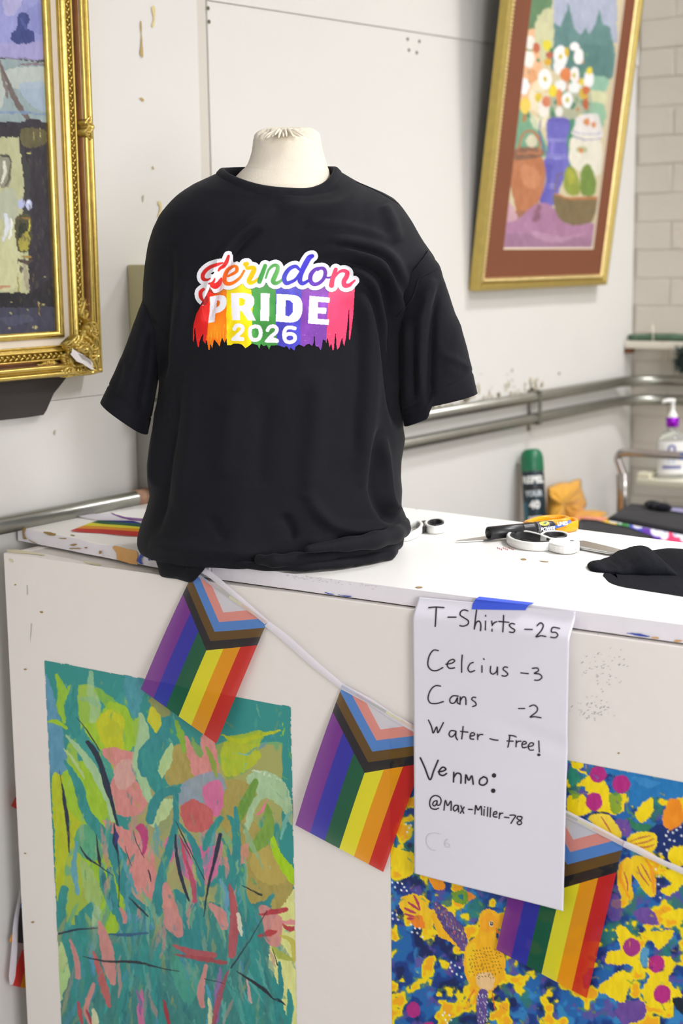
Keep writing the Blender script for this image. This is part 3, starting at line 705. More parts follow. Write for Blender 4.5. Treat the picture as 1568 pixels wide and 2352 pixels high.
for i, y in enumerate(ysr):
    ul, z = uz(Lp[i], y); ur, z2 = uz(Rp[i], y); z = (z+z2)/2; uc = (ul+ur)/2; a = (ur-ul)/2
    c, s_ = np.cos(th), np.sin(th); e = .86
    cu = np.sign(c)*np.abs(c)**e; sw = np.sign(s_)*np.abs(s_)**e
    k = np.clip((y-397)/110, 0, 1); fr = (1-k)**1.3*.030
    zz = z-fr*np.clip(s_, 0, 1)**1.2+(1-k)**1.5*.004*np.clip(-s_, 0, 1)
    # the collar opening is turned slightly towards the left of the frame
    tilt = (1-k)*-.010*c*np.clip(s_, 0, 1)
    kb = np.clip((y-1200)/68, 0, 1); zb = kb*.028*np.clip(c*.9+.25, 0, 1)*np.clip(s_+.6, 0, 1)
    for j in range(NT): P[i, j] = wp(uc+a*cu[j], (BF[i] if sw[j] > 0 else BB[i])*sw[j], max(zz[j]+tilt[j]+zb[j], .004))
def normals(P):
    du = np.roll(P, -1, 1)-np.roll(P, 1, 1); dv = np.gradient(P, axis=0); n = np.cross(du, dv); return n/(np.linalg.norm(n, axis=2, keepdims=True)+1e-12)
Nn = normals(P); ctr = P.mean(1, keepdims=True)
if ((P-ctr)*Nn).sum() < 0: Nn = -Nn
X, Y = 0, 0
d = P-CAM; kk = d @ _fw; X = 784+FPX*(d @ _rt)/kk; Y = 1176-FPX*(d @ _up)/kk
front = np.clip(np.sin(th)*4, 0, 1)[None, :]
disp = 1.75*folds(X, Y, FOLD)*front
disp += .0035*(fbm(X, Y*.45, 60, 21)-.5)*front+.006*(fbm(th[None, :]*60+0*Y, Y*.2, 40, 5)-.5)*(1-front)*np.clip((Y-480)/60, 0, 1)
P = P+Nn*disp[..., None]
P[..., 2] = np.maximum(P[..., 2], ZT+.003)
ts = empty('t_shirt', tuple(MC), 'black t-shirt with rainbow print, worn by the headless dress form on the counter', 't-shirt')
o_body = grid_mesh('body', P, M_cloth, ts, closed_u=True)
bodyP = P.reshape(-1, 3)
# collar band
top = P[0]; nrm = top-top.mean(0); nrm[:, 2] = 0; nrm /= np.linalg.norm(nrm, axis=1, keepdims=True)
rings = []
for (o1, dz) in [(.004, -.016), (.0062, -.0135), (.0068, -.006), (.006, .002), (.003, .0065), (0, .0078), (-.003, .0062), (-.005, 0), (-.0045, -.012)]:
    # follow the neck line: the band leans inward as it rises
    rings.append(top+nrm*(o1-.35*(dz+.016))+np.array([0, 0, dz]))
RC = np.array(rings); grid_mesh('collar', RC, M_cloth, ts, closed_u=True)
st_ = [(top[i]+nrm[i]*.0049+np.array([0, 0, -.0170])) for i in range(0, NT, 2)]
bm = bmesh.new(); add_tube(bm, st_, .0011, 6, closed=True); bmo('collar_seam', bm, M_cloth, ts, True)

def sleeve(name, O, I, dep, wc, FL, n=90, m=120, seed=1):
    Oc = np.array(smoothcurve(O, 12)); Ic = np.array(smoothcurve(I, 12)); t = np.linspace(0, 1, n)
    def arc(C):
        s = np.concatenate([[0], np.cumsum(np.hypot(*np.diff(C, axis=0).T))]); s /= s[-1]
        return np.stack([np.interp(t, s, C[:, 0]), np.interp(t, s, C[:, 1])], 1)
    Oa, Ia = arc(Oc), arc(Ic); Q = np.zeros((n, m, 3)); ph = np.linspace(0, 2*pi, m, endpoint=False)
    for i in range(n):
        uo, zo = uz(*Oa[i]); ui, zi = uz(*Ia[i]); mu, mz = (uo+ui)/2, (zo+zi)/2; hu, hz_ = (uo-ui)/2, (zo-zi)/2
        dd = np.interp(t[i], np.linspace(0, 1, len(dep)), dep); wcc = np.interp(t[i], np.linspace(0, 1, len(wc)), wc)
        c, s_ = np.cos(ph), np.sin(ph); cu = np.sign(c)*np.abs(c)**.9; sw = np.sign(s_)*np.abs(s_)**.8
        for j in range(m): Q[i, j] = wp(mu+hu*cu[j], wcc+dd*sw[j], mz+hz_*cu[j])
    N_ = normals(Q); cc = Q.mean(1, keepdims=True)
    if ((Q-cc)*N_).sum() < 0: N_ = -N_
    d = Q-CAM; kk = d @ _fw; X = 784+FPX*(d @ _rt)/kk; Y = 1176-FPX*(d @ _up)/kk
    fr = np.clip(np.sin(ph)*3, 0, 1)[None, :]
    dsp = 1.5*folds(X, Y, FL)*fr+.0035*(fbm(X, Y*.5, 40, seed)-.5)
    if O[-1][0] > 1000:   # the cuff is pinched up on its outer side
        wv = (np.clip((t-.72)/.28, 0, 1)**1.5)[:, None]; bx = np.clip((X-982)/9, 0, 1)*np.clip(1-(X-990)/105, 0, 1); Q[..., 2] += .0145*wv*bx
    hem = (np.abs(t-.86) < .012)[:, None]*-.0010
    Q = Q+N_*(dsp+hem)[..., None]
    # turn the cuff inwards so the opening has a lip and an inside
    ins = [Q[-1]-N_[-1]*.0022, Q[-6]-N_[-6]*.0030, Q[-20]-N_[-20]*.0035]
    Q = np.concatenate([Q, np.array(ins)], 0)
    return grid_mesh(name, Q, M_cloth, ts, closed_u=True)
sleeve('sleeve', [(352, 640), (334, 672), (324, 700), (303, 760), (285, 808), (268, 850), (237, 918)],
       [(395, 740), (388, 770), (380, 800), (372, 840), (365, 870), (356, 930), (345, 992)], [.05, .052, .05, .045, .045, .048], [.0, .01, .02, .025],
       [([(330, 730), (322, 800), (300, 870), (292, 930)], .003, 14), ([(350, 760), (345, 830), (335, 890), (325, 950)], -.004, 10), ([(280, 830), (268, 880), (255, 920)], -.002, 9)], seed=31)
sleeve('sleeve', [(975, 575), (1000, 606), (1013, 640), (1034, 700), (1052, 755), (1068, 810), (1080, 850), (1090, 897)],
       [(880, 690), (898, 730), (908, 775), (912, 825), (914, 870), (916, 910), (918, 945), (924, 973)], [.040, .052, .055, .052, .05, .046, .04], [.045, .04, .036, .032, .03],
       [([(1000, 640), (975, 700), (966, 760), (965, 840), (968, 910)], .0050, 14), ([(1015, 650), (998, 720), (990, 800), (987, 880), (988, 930)], -.0060, 10),
        ([(935, 730), (935, 800), (932, 880), (930, 950)], .0040, 14), ([(950, 740), (950, 830), (948, 920)], -.0030, 9), ([(1010, 810), (1050, 830), (1085, 850)], .002, 8),
        ([(1050, 720), (1040, 800), (1040, 870)], .002, 20)], seed=37)
bvh_pts = None
def bvh_of(objs):
    v = []; f = []
    for o in objs:
        off = Vector((0, 0, 0)); q = o.parent
        while q is not None: off += q.location; q = q.parent
        b = len(v); v += [tuple(p.co+off) for p in o.data.vertices]; f += [tuple(i+b for i in p.vertices) for p in o.data.polygons]
    return BVHTree.FromPolygons(v, f)
sleeves = [c for c in ts.children if c.name.startswith('sleeve')]
BV = bvh_of([o_body]); BVS = bvh_of([o_body]+sleeves)
def on_surf(x, y, bv=BV, off=.0006):
    r = ray(x, y); L = np.linalg.norm(r); r = r/L
    h, n, i, dist = bv.ray_cast(Vector(CAM), Vector(r))
    if h is None: return None
    return np.array(h)-r*off*1.3
# armhole and shoulder seams
for pts in [[(1008, 614), (985, 628), (962, 640), (952, 672), (940, 695), (925, 712), (912, 727)], [(328, 697), (342, 717), (358, 740), (374, 762)], [(818, 418), (850, 432), (885, 450), (917, 470)]]:
    q = [on_surf(x, y, BVS, .0003) for x, y in smoothcurve(pts, 5)]; q = [p for p in q if p is not None]
    # drop any point that jumps off the surface
    q2 = [q[0]]
    for p in q[1:]:
        if np.linalg.norm(p-q2[-1]) < .03: q2.append(p)
    tubeo('seam', q2, .0009, M_cloth, ts, 6)
# bunched hem rolls resting on the board and the flap that hangs over its edge
def roll(pts, zs, rad, name='hem_roll', flat=(1, 1), n=5):
    Q = [np.array(list(hit(x, y, 2, ZT+z))) for (x, y), z in zip(pts, zs)]
    Q = smoothcurve(Q, n); R = np.interp(np.linspace(0, 1, len(Q)), np.linspace(0, 1, len(rad)), rad)
    R = R*(1+.12*np.sin(np.arange(len(Q))*1.3))
    bm = bmesh.new(); add_tube(bm, Q, list(R), 14, flat=flat); o = bmo(name, bm, M_cloth, ts, True)
    m_ = o.modifiers.new('sub', 'SUBSURF'); m_.levels = 1; m_.render_levels = 1; return o
roll([(352, 1262), (372, 1276), (430, 1285), (520, 1294), (600, 1300), (690, 1301), (780, 1293), (850, 1281), (893, 1271), (900, 1262), (880, 1245)], [.009]*11, [.003, .0045, .0045, .005, .006, .0065, .007, .008, .009, .008, .006])
roll([(590, 1284), (620, 1288), (670, 1286), (740, 1280), (820, 1268), (885, 1257), (908, 1247), (912, 1234), (890, 1216)], [.018]*9, [.006, .009, .010, .009, .010, .0105, .010, .009, .006])
roll([(700, 1262), (780, 1252), (850, 1243), (900, 1230), (922, 1216), (925, 1203), (905, 1188)], [.034]*7, [.004, .009, .012, .0125, .012, .010, .006])
roll([(812, 1298), (850, 1289), (890, 1279), (904, 1276)], [.004]*4, [.002, .0035, .0042, .003], 'hem_edge')
def flap(name, outl, y0, y1, par, m, bulge=.004):
    """soft cloth piece hanging in front of the face: a closed pillow between planes y0 (front) and y1 (back)"""
    O = np.array(smoothcurve(outl, 5, True)); c = O.mean(0); rows = []
    for k, (s, yy) in enumerate([(0.02, y0-bulge), (.35, y0-bulge*.9), (.7, y0-bulge*.6), (.92, y0-bulge*.15), (1.0, (y0+y1)/2), (.96, y1), (.3, y1)]):
        rows.append([hit(c[0]+(p[0]-c[0])*s, c[1]+(p[1]-c[1])*s, 1, yy) for p in O])
    o = grid_mesh(name, np.array(rows), m, par, closed_u=True)
    return o
flap('hem_flap', [(362, 1275), (364, 1308), (368, 1322), (380, 1327), (405, 1330), (436, 1338), (450, 1330), (466, 1312), (478, 1300), (512, 1297), (500, 1278), (430, 1270)], -.010, -.002, ts, M_cloth, .006)
flap('hem_flap', [(318, 1250), (330, 1266), (347, 1287), (364, 1281), (395, 1275), (360, 1255)], .010, .022, ts, M_cloth, .003)

# dress form
M_canvas = mat('cream_canvas', '#e9e0cd', .8, bump=.3, bscale=500, var=.03, vscale=30)
df = empty('dress_form', tuple(MC), 'headless cream canvas dress form standing on the counter inside the black t-shirt', 'mannequin')
FORM = [(291.5, 656, 8), (292.5, 656, 30), (295, 657, 50), (299, 657, 62), (305, 658, 70), (312, 659, 74.5), (322, 659, 77), (350, 660, 82), (366, 660, 87), (380, 659, 92), (392, 655, 100), (402, 651, 106), (415, 647, 114), (430, 643, 124), (450, 640, 140), (480, 638, 180), (520, 640, 225), (600, 640, 235), (750, 640, 238), (900, 640, 235), (1100, 640, 235), (1262, 640, 235)]
yf = np.concatenate([np.linspace(291.5, 330, 40), np.linspace(333, 460, 50), np.linspace(470, 1262, 40)])
cx_, hw_ = interp_rows(FORM, yf); nn = 240; ph = np.linspace(0, 2*pi, nn, endpoint=False); Q = np.zeros((len(yf), nn, 3))
for i, y in enumerate(yf):
    u0, z = uz(cx_[i]-hw_[i], y); u1, _ = uz(cx_[i]+hw_[i], y); a = (u1-u0)/2; uc = (u0+u1)/2
    dpt = min(a*.95, .085+.0*a) if y > 430 else a*.95
    if y > 430: dpt = min(a*.95, np.interp(y, [430, 480, 600, 1262], [.070, .078, .095, .115]))
    s_ = np.sin(ph); fr = .006*np.clip((y-380)/60, 0, 1)
    for j in range(nn): Q[i, j] = wp(uc+a*cos(ph[j]), dpt*s_[j], max(z-.012*max(s_[j], 0)*np.clip(1-(y-300)/40, 0, 1)*(.4 if y < 296 else 1)*(a/.05), .0015))
N_ = normals(Q); cc = Q.mean(1, keepdims=True)
if ((Q-cc)*N_).sum() < 0: N_ = -N_
rip = np.zeros(Q.shape[:2]); A = ph[None, :]; yy = yf[:, None]
fadeT = np.clip((332-yy)/22, 0, 1)*np.clip((yy-292)/4, 0, 1)
rip += .0007*fadeT*np.sin(A*17+1.3*np.sin(A*5)+yy*.05)+.0008*fadeT*np.sin(A*9+yy*.13)
rip += .0016*fadeT*(fbm(A*180/pi*2, yy*3, 22, 3)-.5)
rip += .0016*(fbm(A*60, yy, 40, 6)-.5)*np.clip((yy-300)/30, 0, 1)
rip += -.0006*np.exp(-((yy-(398-12*np.abs(np.cos(A))**2))/1.4)**2)
Q = Q+N_*rip[..., None]
grid_mesh('neck_and_torso', Q, M_canvas, df, closed_u=True)
# puckered cloth tucked in on top of the neck
bm = bmesh.new(); rnd = random.Random(12)
for k in range(11):
    x0 = 606+k*9.2+rnd.uniform(-3, 3); y0_ = 306+3*sin(k*1.7)+abs(k-5)*.5
    pts = [(x0, y0_+rnd.uniform(6, 14)), (x0+(650-x0)*.25, y0_+2), (x0+(650-x0)*.5, y0_-6+rnd.uniform(0, 3)), (x0+(652-x0)*.7, 297+rnd.uniform(-1, 4))]
    BVF = None
    q = []
    for t_, (x, y) in zip((0, .4, .7, 1), pts):
        u, z = uz(x, y); q.append(wp(u, [.066, .058, .045, .03][int(t_*3+.5)]*sqrt(max(1-((x-657)/78)**2, .05)), z-.003))
    add_tube(bm, smoothcurve(q, 4), [.0004, .001, .0014, .0016, .0018, .0018, .002, .002, .002, .0018, .0014, .001, .0006], 8)
bmo('gathered_cloth', bm, M_canvas, df, True)
# ------------------------------------------------------------------ printed design on the t-shirt, laid on the cloth
x0p, x1p, y0p, y1p, stp = 438, 832, 570, 810, .85
gx = np.arange(x0p, x1p, stp); gy = np.arange(y0p, y1p, stp); X, Y = np.meshgrid(gx, gy)
cv = Canvas(X, Y, '#000000'); A = np.zeros(X.shape)
k_ = 430/1568.
def cp(P): return [(420+x*k_, 560+y*k_) for x, y in P]
def c7(P, ox=420): return [(ox+x/7.127, 560+y/7.127) for x, y in P]
def pmask(P):
    P = np.array(P); ins = np.zeros(X.shape, bool); j = len(P)-1
    for i in range(len(P)):
        yi, yj = P[i, 1], P[j, 1]
        if yi != yj: ins ^= ((yi > Y) != (yj > Y)) & (X < (P[j, 0]-P[i, 0])*(Y-yi)/(yj-yi)+P[i, 0])
        j = i
    return ins
def smask(S_, extra=0):
    m = np.full(X.shape, 1e9)
    for pts, w_ in S_:
        Pp = np.array(smoothcurve(pts, 6)); W_ = np.interp(np.linspace(0, 1, len(Pp)), np.linspace(0, 1, len(w_)), w_)
        for i in range(len(Pp)-1):
            d = Pp[i+1]-Pp[i]; L = d @ d+1e-9; t = np.clip(((X-Pp[i, 0])*d[0]+(Y-Pp[i, 1])*d[1])/L, 0, 1)
            m = np.minimum(m, np.hypot(X-Pp[i, 0]-t*d[0], Y-Pp[i, 1]-t*d[1])-(W_[i]+(W_[i+1]-W_[i])*t)/2)
    return m
# rainbow brush block: slanted band borders, dripping lower edge
top = np.full(X.shape, 655.); 
bl = c7([(400, 740), (330, 930), (215, 1150), (175, 1300), (160, 1420), (165, 1600), (178, 1610), (190, 1500), (186, 1420), (195, 1380), (215, 1560), (240, 1690), (262, 1695), (275, 1600), (300, 1530), (330, 1480), (325, 1590), (370, 1645), (385, 1570), (395, 1620), (415, 1740), (440, 1745), (450, 1640), (478, 1725), (495, 1640), (510, 1570), (560, 1630), (600, 1690), (620, 1610), (640, 1540), (680, 1630), (710, 1560), (720, 1660), (780, 1665), (830, 1640), (900, 1635), (960, 1650), (1020, 1715), (1075, 1680), (1130, 1635), (1180, 1650), (1220, 1660), (1250, 1735), (1275, 1640), (1320, 1680), (1370, 1660), (1410, 1740), (1440, 1670), (1568, 1660)])
br = c7([(0, 1700), (50, 1690), (150, 1670), (230, 1700), (270, 1680), (320, 1745), (335, 1700), (400, 1760), (420, 1690), (470, 1650), (560, 1690), (600, 1650), (640, 1640), (690, 1680), (715, 1620), (722, 1480), (740, 1680), (790, 1690), (830, 1755), (855, 1660), (865, 1570), (905, 1590), (920, 1650), (940, 1540), (970, 1700), (1000, 1640), (1020, 1750), (1045, 1740), (1060, 1560), (1075, 1450), (1080, 1640), (1095, 1740), (1135, 1700), (1160, 1600), (1180, 1540), (1190, 1630), (1215, 1680), (1240, 1560), (1260, 1400), (1280, 1200), (1292, 1060), (1290, 1400), (1285, 1560), (1310, 1580), (1335, 1400), (1360, 1200), (1375, 1000), (1390, 730)], 620)
blk = bl+br+[(815, 640), (480, 640)]
BM = pmask(blk)
edges = [[(476, 640), (474, 720), (476, 745), (478, 800)], [(521, 640), (519.5, 720), (521, 805)], [(575, 640), (580, 705), (576, 805)], [(634, 640), (632, 720), (634, 765), (639, 805)], [(694, 640), (690, 740), (690, 805)], [(756, 640), (753, 700), (748, 805)]]
edges[0] = [(482, 640), (481, 700), (476, 745), (472, 805)]
bc = ['#e3231c', '#fb7a06', '#f2d900', '#439a43', '#4a45c9', '#7c3aa8', '#f6406f']
band = np.zeros(X.shape, int)
for e in edges:
    e = np.array(e); band += (X+1.2*(vn(X, Y, 6, 4)-.5) > np.interp(Y, e[:, 1], e[:, 0]))
C3 = np.array([Canvas.rgb(c) for c in bc])[band]
wash = (fbm(X, Y*.6, 38, 8)-.5)[..., None]; C3 = np.clip(C3*(1+wash*.35)+np.clip(wash, 0, 1)*.22, 0, 1)
lite = np.clip(1-(Y-655)/40, 0, 1)[..., None]*.18; C3 = C3*(1-lite)+lite*np.array([.85, .85, .8])*1.0
stk = (vn(X, Y*.08, 2.2, 9) > .70)[..., None]*(Y > 745)[..., None]*(band == 1)[..., None]; C3 = np.where(stk, np.array([.98, .66, .1]), C3)
dots = (vn(X, Y, 1.6, 19) > .955)[..., None]*(Y > 750)[..., None]; C3 = np.where(dots, C3*.5+.5, C3)
redm = pmask(c7([(410, 760), (620, 740), (560, 820), (430, 880), (440, 1020), (415, 1290), (395, 1500), (330, 1480), (210, 1560), (150, 1400), (215, 1150), (330, 930)])) & BM
C3 = np.where(redm[..., None], C3*.25+np.array([.86, .09, .09])*.75, C3)
# script word: strokes (points, widths)
S1 = [  # H with its broken left swash
    (c7([(655, 310), (560, 340), (450, 380), (370, 440), (325, 510), (335, 575), (400, 590), (445, 565)]), [3, 8, 8.5, 9, 9.5, 9, 5, 3]),
    (c7([(745, 200), (715, 290), (670, 360), (610, 400), (580, 440)]), [6, 9, 9, 7, 4]),
    (c7([(425, 652), (460, 648), (500, 620), (520, 570)]), [4, 5, 6, 3]), (c7([(480, 680), (530, 690), (580, 660), (610, 610), (627, 565)]), [11, 14, 12, 9, 4]),
    (c7([(335, 745), (290, 790), (290, 860), (320, 920)]), [7, 9, 9, 6])]
S2 = [(c7([(735, 530), (800, 500), (875, 450), (880, 390), (850, 365), (800, 380), (730, 430), (690, 520), (680, 600), (715, 650), (790, 650), (880, 600), (950, 530), (1000, 440)]), [5, 6.5, 8, 8, 6, 7, 9, 10, 10, 9.5, 8, 7, 6, 5])]
S3 = [(c7([(1020, 335), (1045, 330)]), [10, 10]), (c7([(1030, 350), (1050, 400), (1110, 390), (1160, 400), (1155, 450), (1110, 540), (1080, 600), (1100, 640), (1170, 620), (1230, 570)]), [6, 7, 9, 10, 11, 11, 11, 9, 7, 5])]
S4 = [(c7([(1345, 360), (1310, 460), (1270, 560), (1250, 620)]), [9, 10, 11, 10]), (c7([(1300, 560), (1360, 440), (1430, 370), (1520, 350), (1575, 375), (1565, 440), (1530, 520), (1490, 600), (1520, 645), (1600, 625), (1625, 590)]), [4, 5, 7, 8, 9, 10, 11, 11, 9, 7, 5])]
S4 = S4[:1]+[(c7([(-70, 560), (-30, 440), (30, 370), (90, 350), (125, 380), (115, 450), (80, 530), (50, 610), (85, 645), (150, 625), (215, 570)], 620), [4, 5, 7, 8, 9, 10, 11, 11, 9, 7, 5])]
S5 = [(c7([(480, 420), (420, 370), (330, 400), (260, 480), (230, 570), (260, 640), (330, 630), (420, 580), (490, 480)], 620), [6, 8, 9, 10, 11, 10, 8, 7, 6]),
      (c7([(690, 200), (640, 230), (580, 330), (530, 430), (495, 530), (490, 610), (530, 650), (600, 620), (650, 580)], 620), [9, 12, 13, 12, 11, 11, 9, 7, 5])]
S6 = [(c7([(820, 400), (740, 420), (670, 500), (660, 600), (710, 660), (790, 650), (870, 580), (905, 480), (880, 410), (820, 400), (780, 430)], 620), [7, 8, 10, 10, 9, 8, 8, 9, 8, 7, 5]), (c7([(900, 545), (960, 555), (1010, 540)], 620), [5, 4.5, 5])]
S7 = [(c7([(1075, 420), (1040, 520), (1015, 610), (1005, 680)], 620), [9, 10, 11, 12]), (c7([(1050, 560), (1120, 470), (1200, 440), (1260, 470), (1250, 540), (1210, 610), (1220, 680), (1290, 680), (1340, 640), (1385, 600)], 620), [4, 6, 8, 10, 11, 11, 11, 9, 6, 4])]
G = [(S1, '#e2221f', '#d8302c'), (S2, '#f4511c', '#fca009'), (S3, '#f5cf00', '#f0c800'), (S4, '#37933a', '#7cc070'), (S5, '#5a62d8', '#3320c0'), (S6, '#4a30b8', '#7e3aa4'), (S7, '#f8506f', '#f02a5c')]
dall = smask([s_ for g in G for s_ in g[0]])
extra = pmask(cp([(120, 290), (130, 210), (180, 160), (300, 118), (360, 115), (405, 70), (420, 95), (415, 150), (560, 130), (1050, 130), (1360, 180), (1400, 230), (1460, 300), (1400, 370), (1100, 370), (340, 375), (215, 330)]))
white = ((dall < 9.2) | pmask(cp([(250, 250), (250, 330), (350, 340), (900, 320), (1050, 330), (1300, 340), (1350, 270), (1000, 230), (700, 240), (400, 190)])))
white &= ~pmask(c7([(800, 120), (1000, 120), (920, 270), (830, 300), (815, 230)])) | False
white |= pmask(c7([(750, 175), (792, 138), (822, 190), (822, 240), (795, 330), (740, 300)]))
cut = pmask(c7([(440, 700), (420, 760), (330, 930), (285, 1005), (450, 1000), (500, 800)]))
white &= ~cut
col = C3.copy(); keepv = BM | white
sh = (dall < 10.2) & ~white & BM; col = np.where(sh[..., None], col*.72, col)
col = np.where(white[..., None], np.array([.94, .94, .96]), col)
u_ = np.clip((X-440)/390, 0, 1)
for g, ca, cb in G:
    dd = smask(g); m = dd < 0; xa, xb = X[m].min(), X[m].max()
    t = np.clip((X-xa)/(xb-xa)*.6+.4*vn(X, Y, 20, 3), 0, 1)[..., None]; cc = Canvas.rgb(ca)*(1-t)+Canvas.rgb(cb)*t
    cc = np.clip(cc*(1+.25*(fbm(X, Y, 16, 5)-.5)[..., None])+.06*(vn(X, Y, 26, 6)-.4)[..., None], 0, 1)
    a_ = np.clip(.5-dd/.9, 0, 1)[..., None]
    inh = ~cut if g is S1 else np.ones(X.shape, bool)
    col = col*(1-a_*inh[..., None])+cc*a_*inh[..., None]; keepv |= m & inh
# block capitals and year
W_ = np.array([.93, .93, .96])
def fillp(outer, holes=()):
    global col, keepv
    m = pmask(outer)
    for h in holes: m &= ~pmask(h)
    col = np.where(m[..., None], W_, col); keepv |= m
sc_ = smoothcurve
Pp_ = c7([(438, 868), (600, 838)])+sc_(c7([(600, 838), (680, 855), (712, 920), (700, 1030), (650, 1090), (600, 1120)]), 4)+c7([(530, 1140), (515, 1278), (412, 1296), (440, 1100), (445, 960)])
fillp(Pp_, [c7([(556, 930), (590, 928), (607, 960), (595, 1010), (545, 1045)])])
fillp(c7([(783, 808), (980, 800)])+sc_(c7([(980, 800), (1110, 830), (1166, 900), (1160, 1000), (1105, 1072)]), 4)+c7([(1195, 1256), (1065, 1256), (960, 1098), (928, 1095), (932, 1248), (804, 1248)]),
      [c7([(918, 885), (975, 888), (1015, 920), (1010, 985), (975, 1012), (920, 1010)])])
fillp(c7([(1272, 806), (1420, 812), (1411, 1266), (1264, 1260)]))
fillp(c7([(108, 818), (330, 830)], 620)+sc_(c7([(330, 830), (460, 860), (525, 960), (520, 1140), (450, 1260), (330, 1290)], 620), 4)+c7([(92, 1272)], 620), [c7([(258, 920), (330, 930), (375, 980), (372, 1120), (310, 1190), (248, 1172)], 620)])
fillp(c7([(645, 850), (980, 880), (972, 966), (785, 952), (782, 1040), (924, 1048), (918, 1148), (775, 1140), (775, 1226), (965, 1240), (960, 1330), (620, 1304)], 620))
def num(strokes, w_):
    global col, keepv
    d = smask([(s_, [w_]*2) for s_ in strokes]); m = d < 0; col = np.where(m[..., None], W_, col); keepv |= m
two = [(840, 1395), (870, 1345), (930, 1335), (975, 1370), (965, 1430), (900, 1490), (825, 1560)]
num([c7(two), c7([(825, 1560), (900, 1556), (975, 1560)])], 8.5)
fillp(c7([(792, 1555), (870, 1500), (1000, 1540), (998, 1590), (788, 1582)]))
num([c7([(1185, 1350), (1110, 1380), (1095, 1460), (1120, 1550), (1185, 1575), (1250, 1540), (1272, 1450), (1245, 1370), (1185, 1350)])], 9)
num([c7([(1385, 1415), (1420, 1362), (1490, 1350), (1535, 1390), (1520, 1450), (1450, 1510), (1375, 1590)]), c7([(1375, 1590), (1450, 1590), (1540, 1592)])], 8.5)
fillp(c7([(1342, 1580), (1440, 1515), (1560, 1560), (1560, 1618), (1338, 1610)]))
num([c7([(405, 1385), (350, 1372), (270, 1380), (232, 1450), (235, 1545), (270, 1600), (340, 1610), (400, 1575), (405, 1510), (350, 1475), (280, 1480), (240, 1520)], 620)], 8.5)
# lay every grid vertex on the cloth
PP = np.zeros(X.shape+(3,)); ok = np.zeros(X.shape, bool)
h_, w__ = X.shape
kf = keepv[:-1, :-1] & keepv[1:, 1:] & keepv[:-1, 1:] & keepv[1:, :-1]
need = np.zeros(X.shape, bool); need[:-1, :-1] |= kf; need[1:, 1:] |= kf; need[:-1, 1:] |= kf; need[1:, :-1] |= kf
for i, j in zip(*np.nonzero(need)):
    p = on_surf(X[i, j], Y[i, j], BV, .0005)
    if p is None: continue
    PP[i, j] = p; ok[i, j] = True
kf &= ok[:-1, :-1] & ok[1:, 1:] & ok[:-1, 1:] & ok[1:, :-1]
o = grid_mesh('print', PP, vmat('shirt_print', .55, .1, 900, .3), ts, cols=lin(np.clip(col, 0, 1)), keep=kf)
tag(o, 'rainbow brush-stroke print with white and coloured lettering')
# ------------------------------------------------------------------ murals painted on the counter front
def planar_canvas(o, su, sv, nu, nv, base):
    """grid over o + s*su + t*sv ; returns points and a canvas in photo coordinates"""
    s_, t = np.meshgrid(np.linspace(0, 1, nu), np.linspace(0, 1, nv)); P = np.array(o)+s_[..., None]*np.array(su)+t[..., None]*np.array(sv)
    d = P-CAM; kk = d @ _fw; return P, Canvas(784+FPX*(d @ _rt)/kk, 1176-FPX*(d @ _up)/kk, base)
class TF:
    def __init__(s, cv, ox, oy, k): s.cv = cv; s.ox, s.oy, s.k = ox, oy, k
    def m(s, P): return [(s.ox+x/s.k, s.oy+y/s.k) for x, y in P]
    def st(s, col, w_, P, **k): s.cv.stroke(s.m(P), [q/s.k for q in w_] if isinstance(w_, (list, tuple)) else w_/s.k, col, **k)
    def po(s, col, P, **k): s.cv.poly(s.m(P), col, **k)
    def el(s, col, x, y, rx, ry, **k): s.cv.ell(s.ox+x/s.k, s.oy+y/s.k, rx/s.k, ry/s.k, col, **k)
a0 = hit(101, 1512, 1, 0); a1 = hit(668, 1622, 1, 0)
x0, x1, zt, zbot = a0[0], a1[0], (a0[2]+a1[2])/2, .10
P, cv = planar_canvas((x0, -.0006, zt), (x1-x0, 0, 0), (0, 0, zbot-zt), 420, 660, '#2f8f8b')
T = TF(cv, 0, 1300, 2.236)
TE, TD, BLU, LIM, YG, MINT, PINK, MAG, OLI, NAV, PYL, ROSE, SAGE = '#2f8f8b', '#287f82', '#5c97b4', '#9cc52a', '#b7c41c', '#a5c998', '#d68c86', '#d2709a', '#aa9a50', '#1d2a40', '#dcdf8e', '#c4605f', '#6fa37c'
# big underlayers
def ground(x0_, y0_, x1_, y1_, cols, sc_, thr, seed):
    gx_ = (cv.X-T.ox)*T.k; gy_ = (cv.Y-T.oy)*T.k; m = np.clip(np.minimum.reduce([gx_-x0_, x1_-gx_, gy_-y0_, y1_-gy_])/60, 0, 1)
    for i_, c_ in enumerate(cols):
        n_ = fbm(gx_, gy_*.55, sc_, seed+i_*5)*m; a_ = np.clip((n_-thr)*26, 0, 1)[..., None]*.85; cv.c[:] = cv.c*(1-a_)+Canvas.rgb(c_)*a_
ground(250, 560, 760, 1150, ['#5f9fae', '#8fbf5a', '#3b9a94', '#a7c63a'], 110, .54, 60)
ground(270, 1080, 640, 1900, ['#9cbf3a', '#6fb08a', '#b3c236', '#86b9a0'], 120, .50, 80)
ground(620, 1080, 1300, 1800, ['#9aa58c', '#c99a8c', '#8fae84', '#b98f86', '#a6a266'], 120, .49, 100)
ground(1000, 860, 1500, 1500, ['#9aa74a', '#7fb06c', '#b0a860'], 130, .53, 130)
ground(340, 1750, 1400, 2450, ['#4f9a8c', '#2a7a86', '#6f8f84', '#4a8fa6', '#8a8a80'], 110, .52, 150)
T.po(BLU, [(228, 560), (270, 640), (300, 760), (330, 900), (340, 1040), (260, 1080), (240, 800)]); T.po('#4a98a5', [(640, 560), (740, 580), (730, 680), (700, 780), (650, 700)])
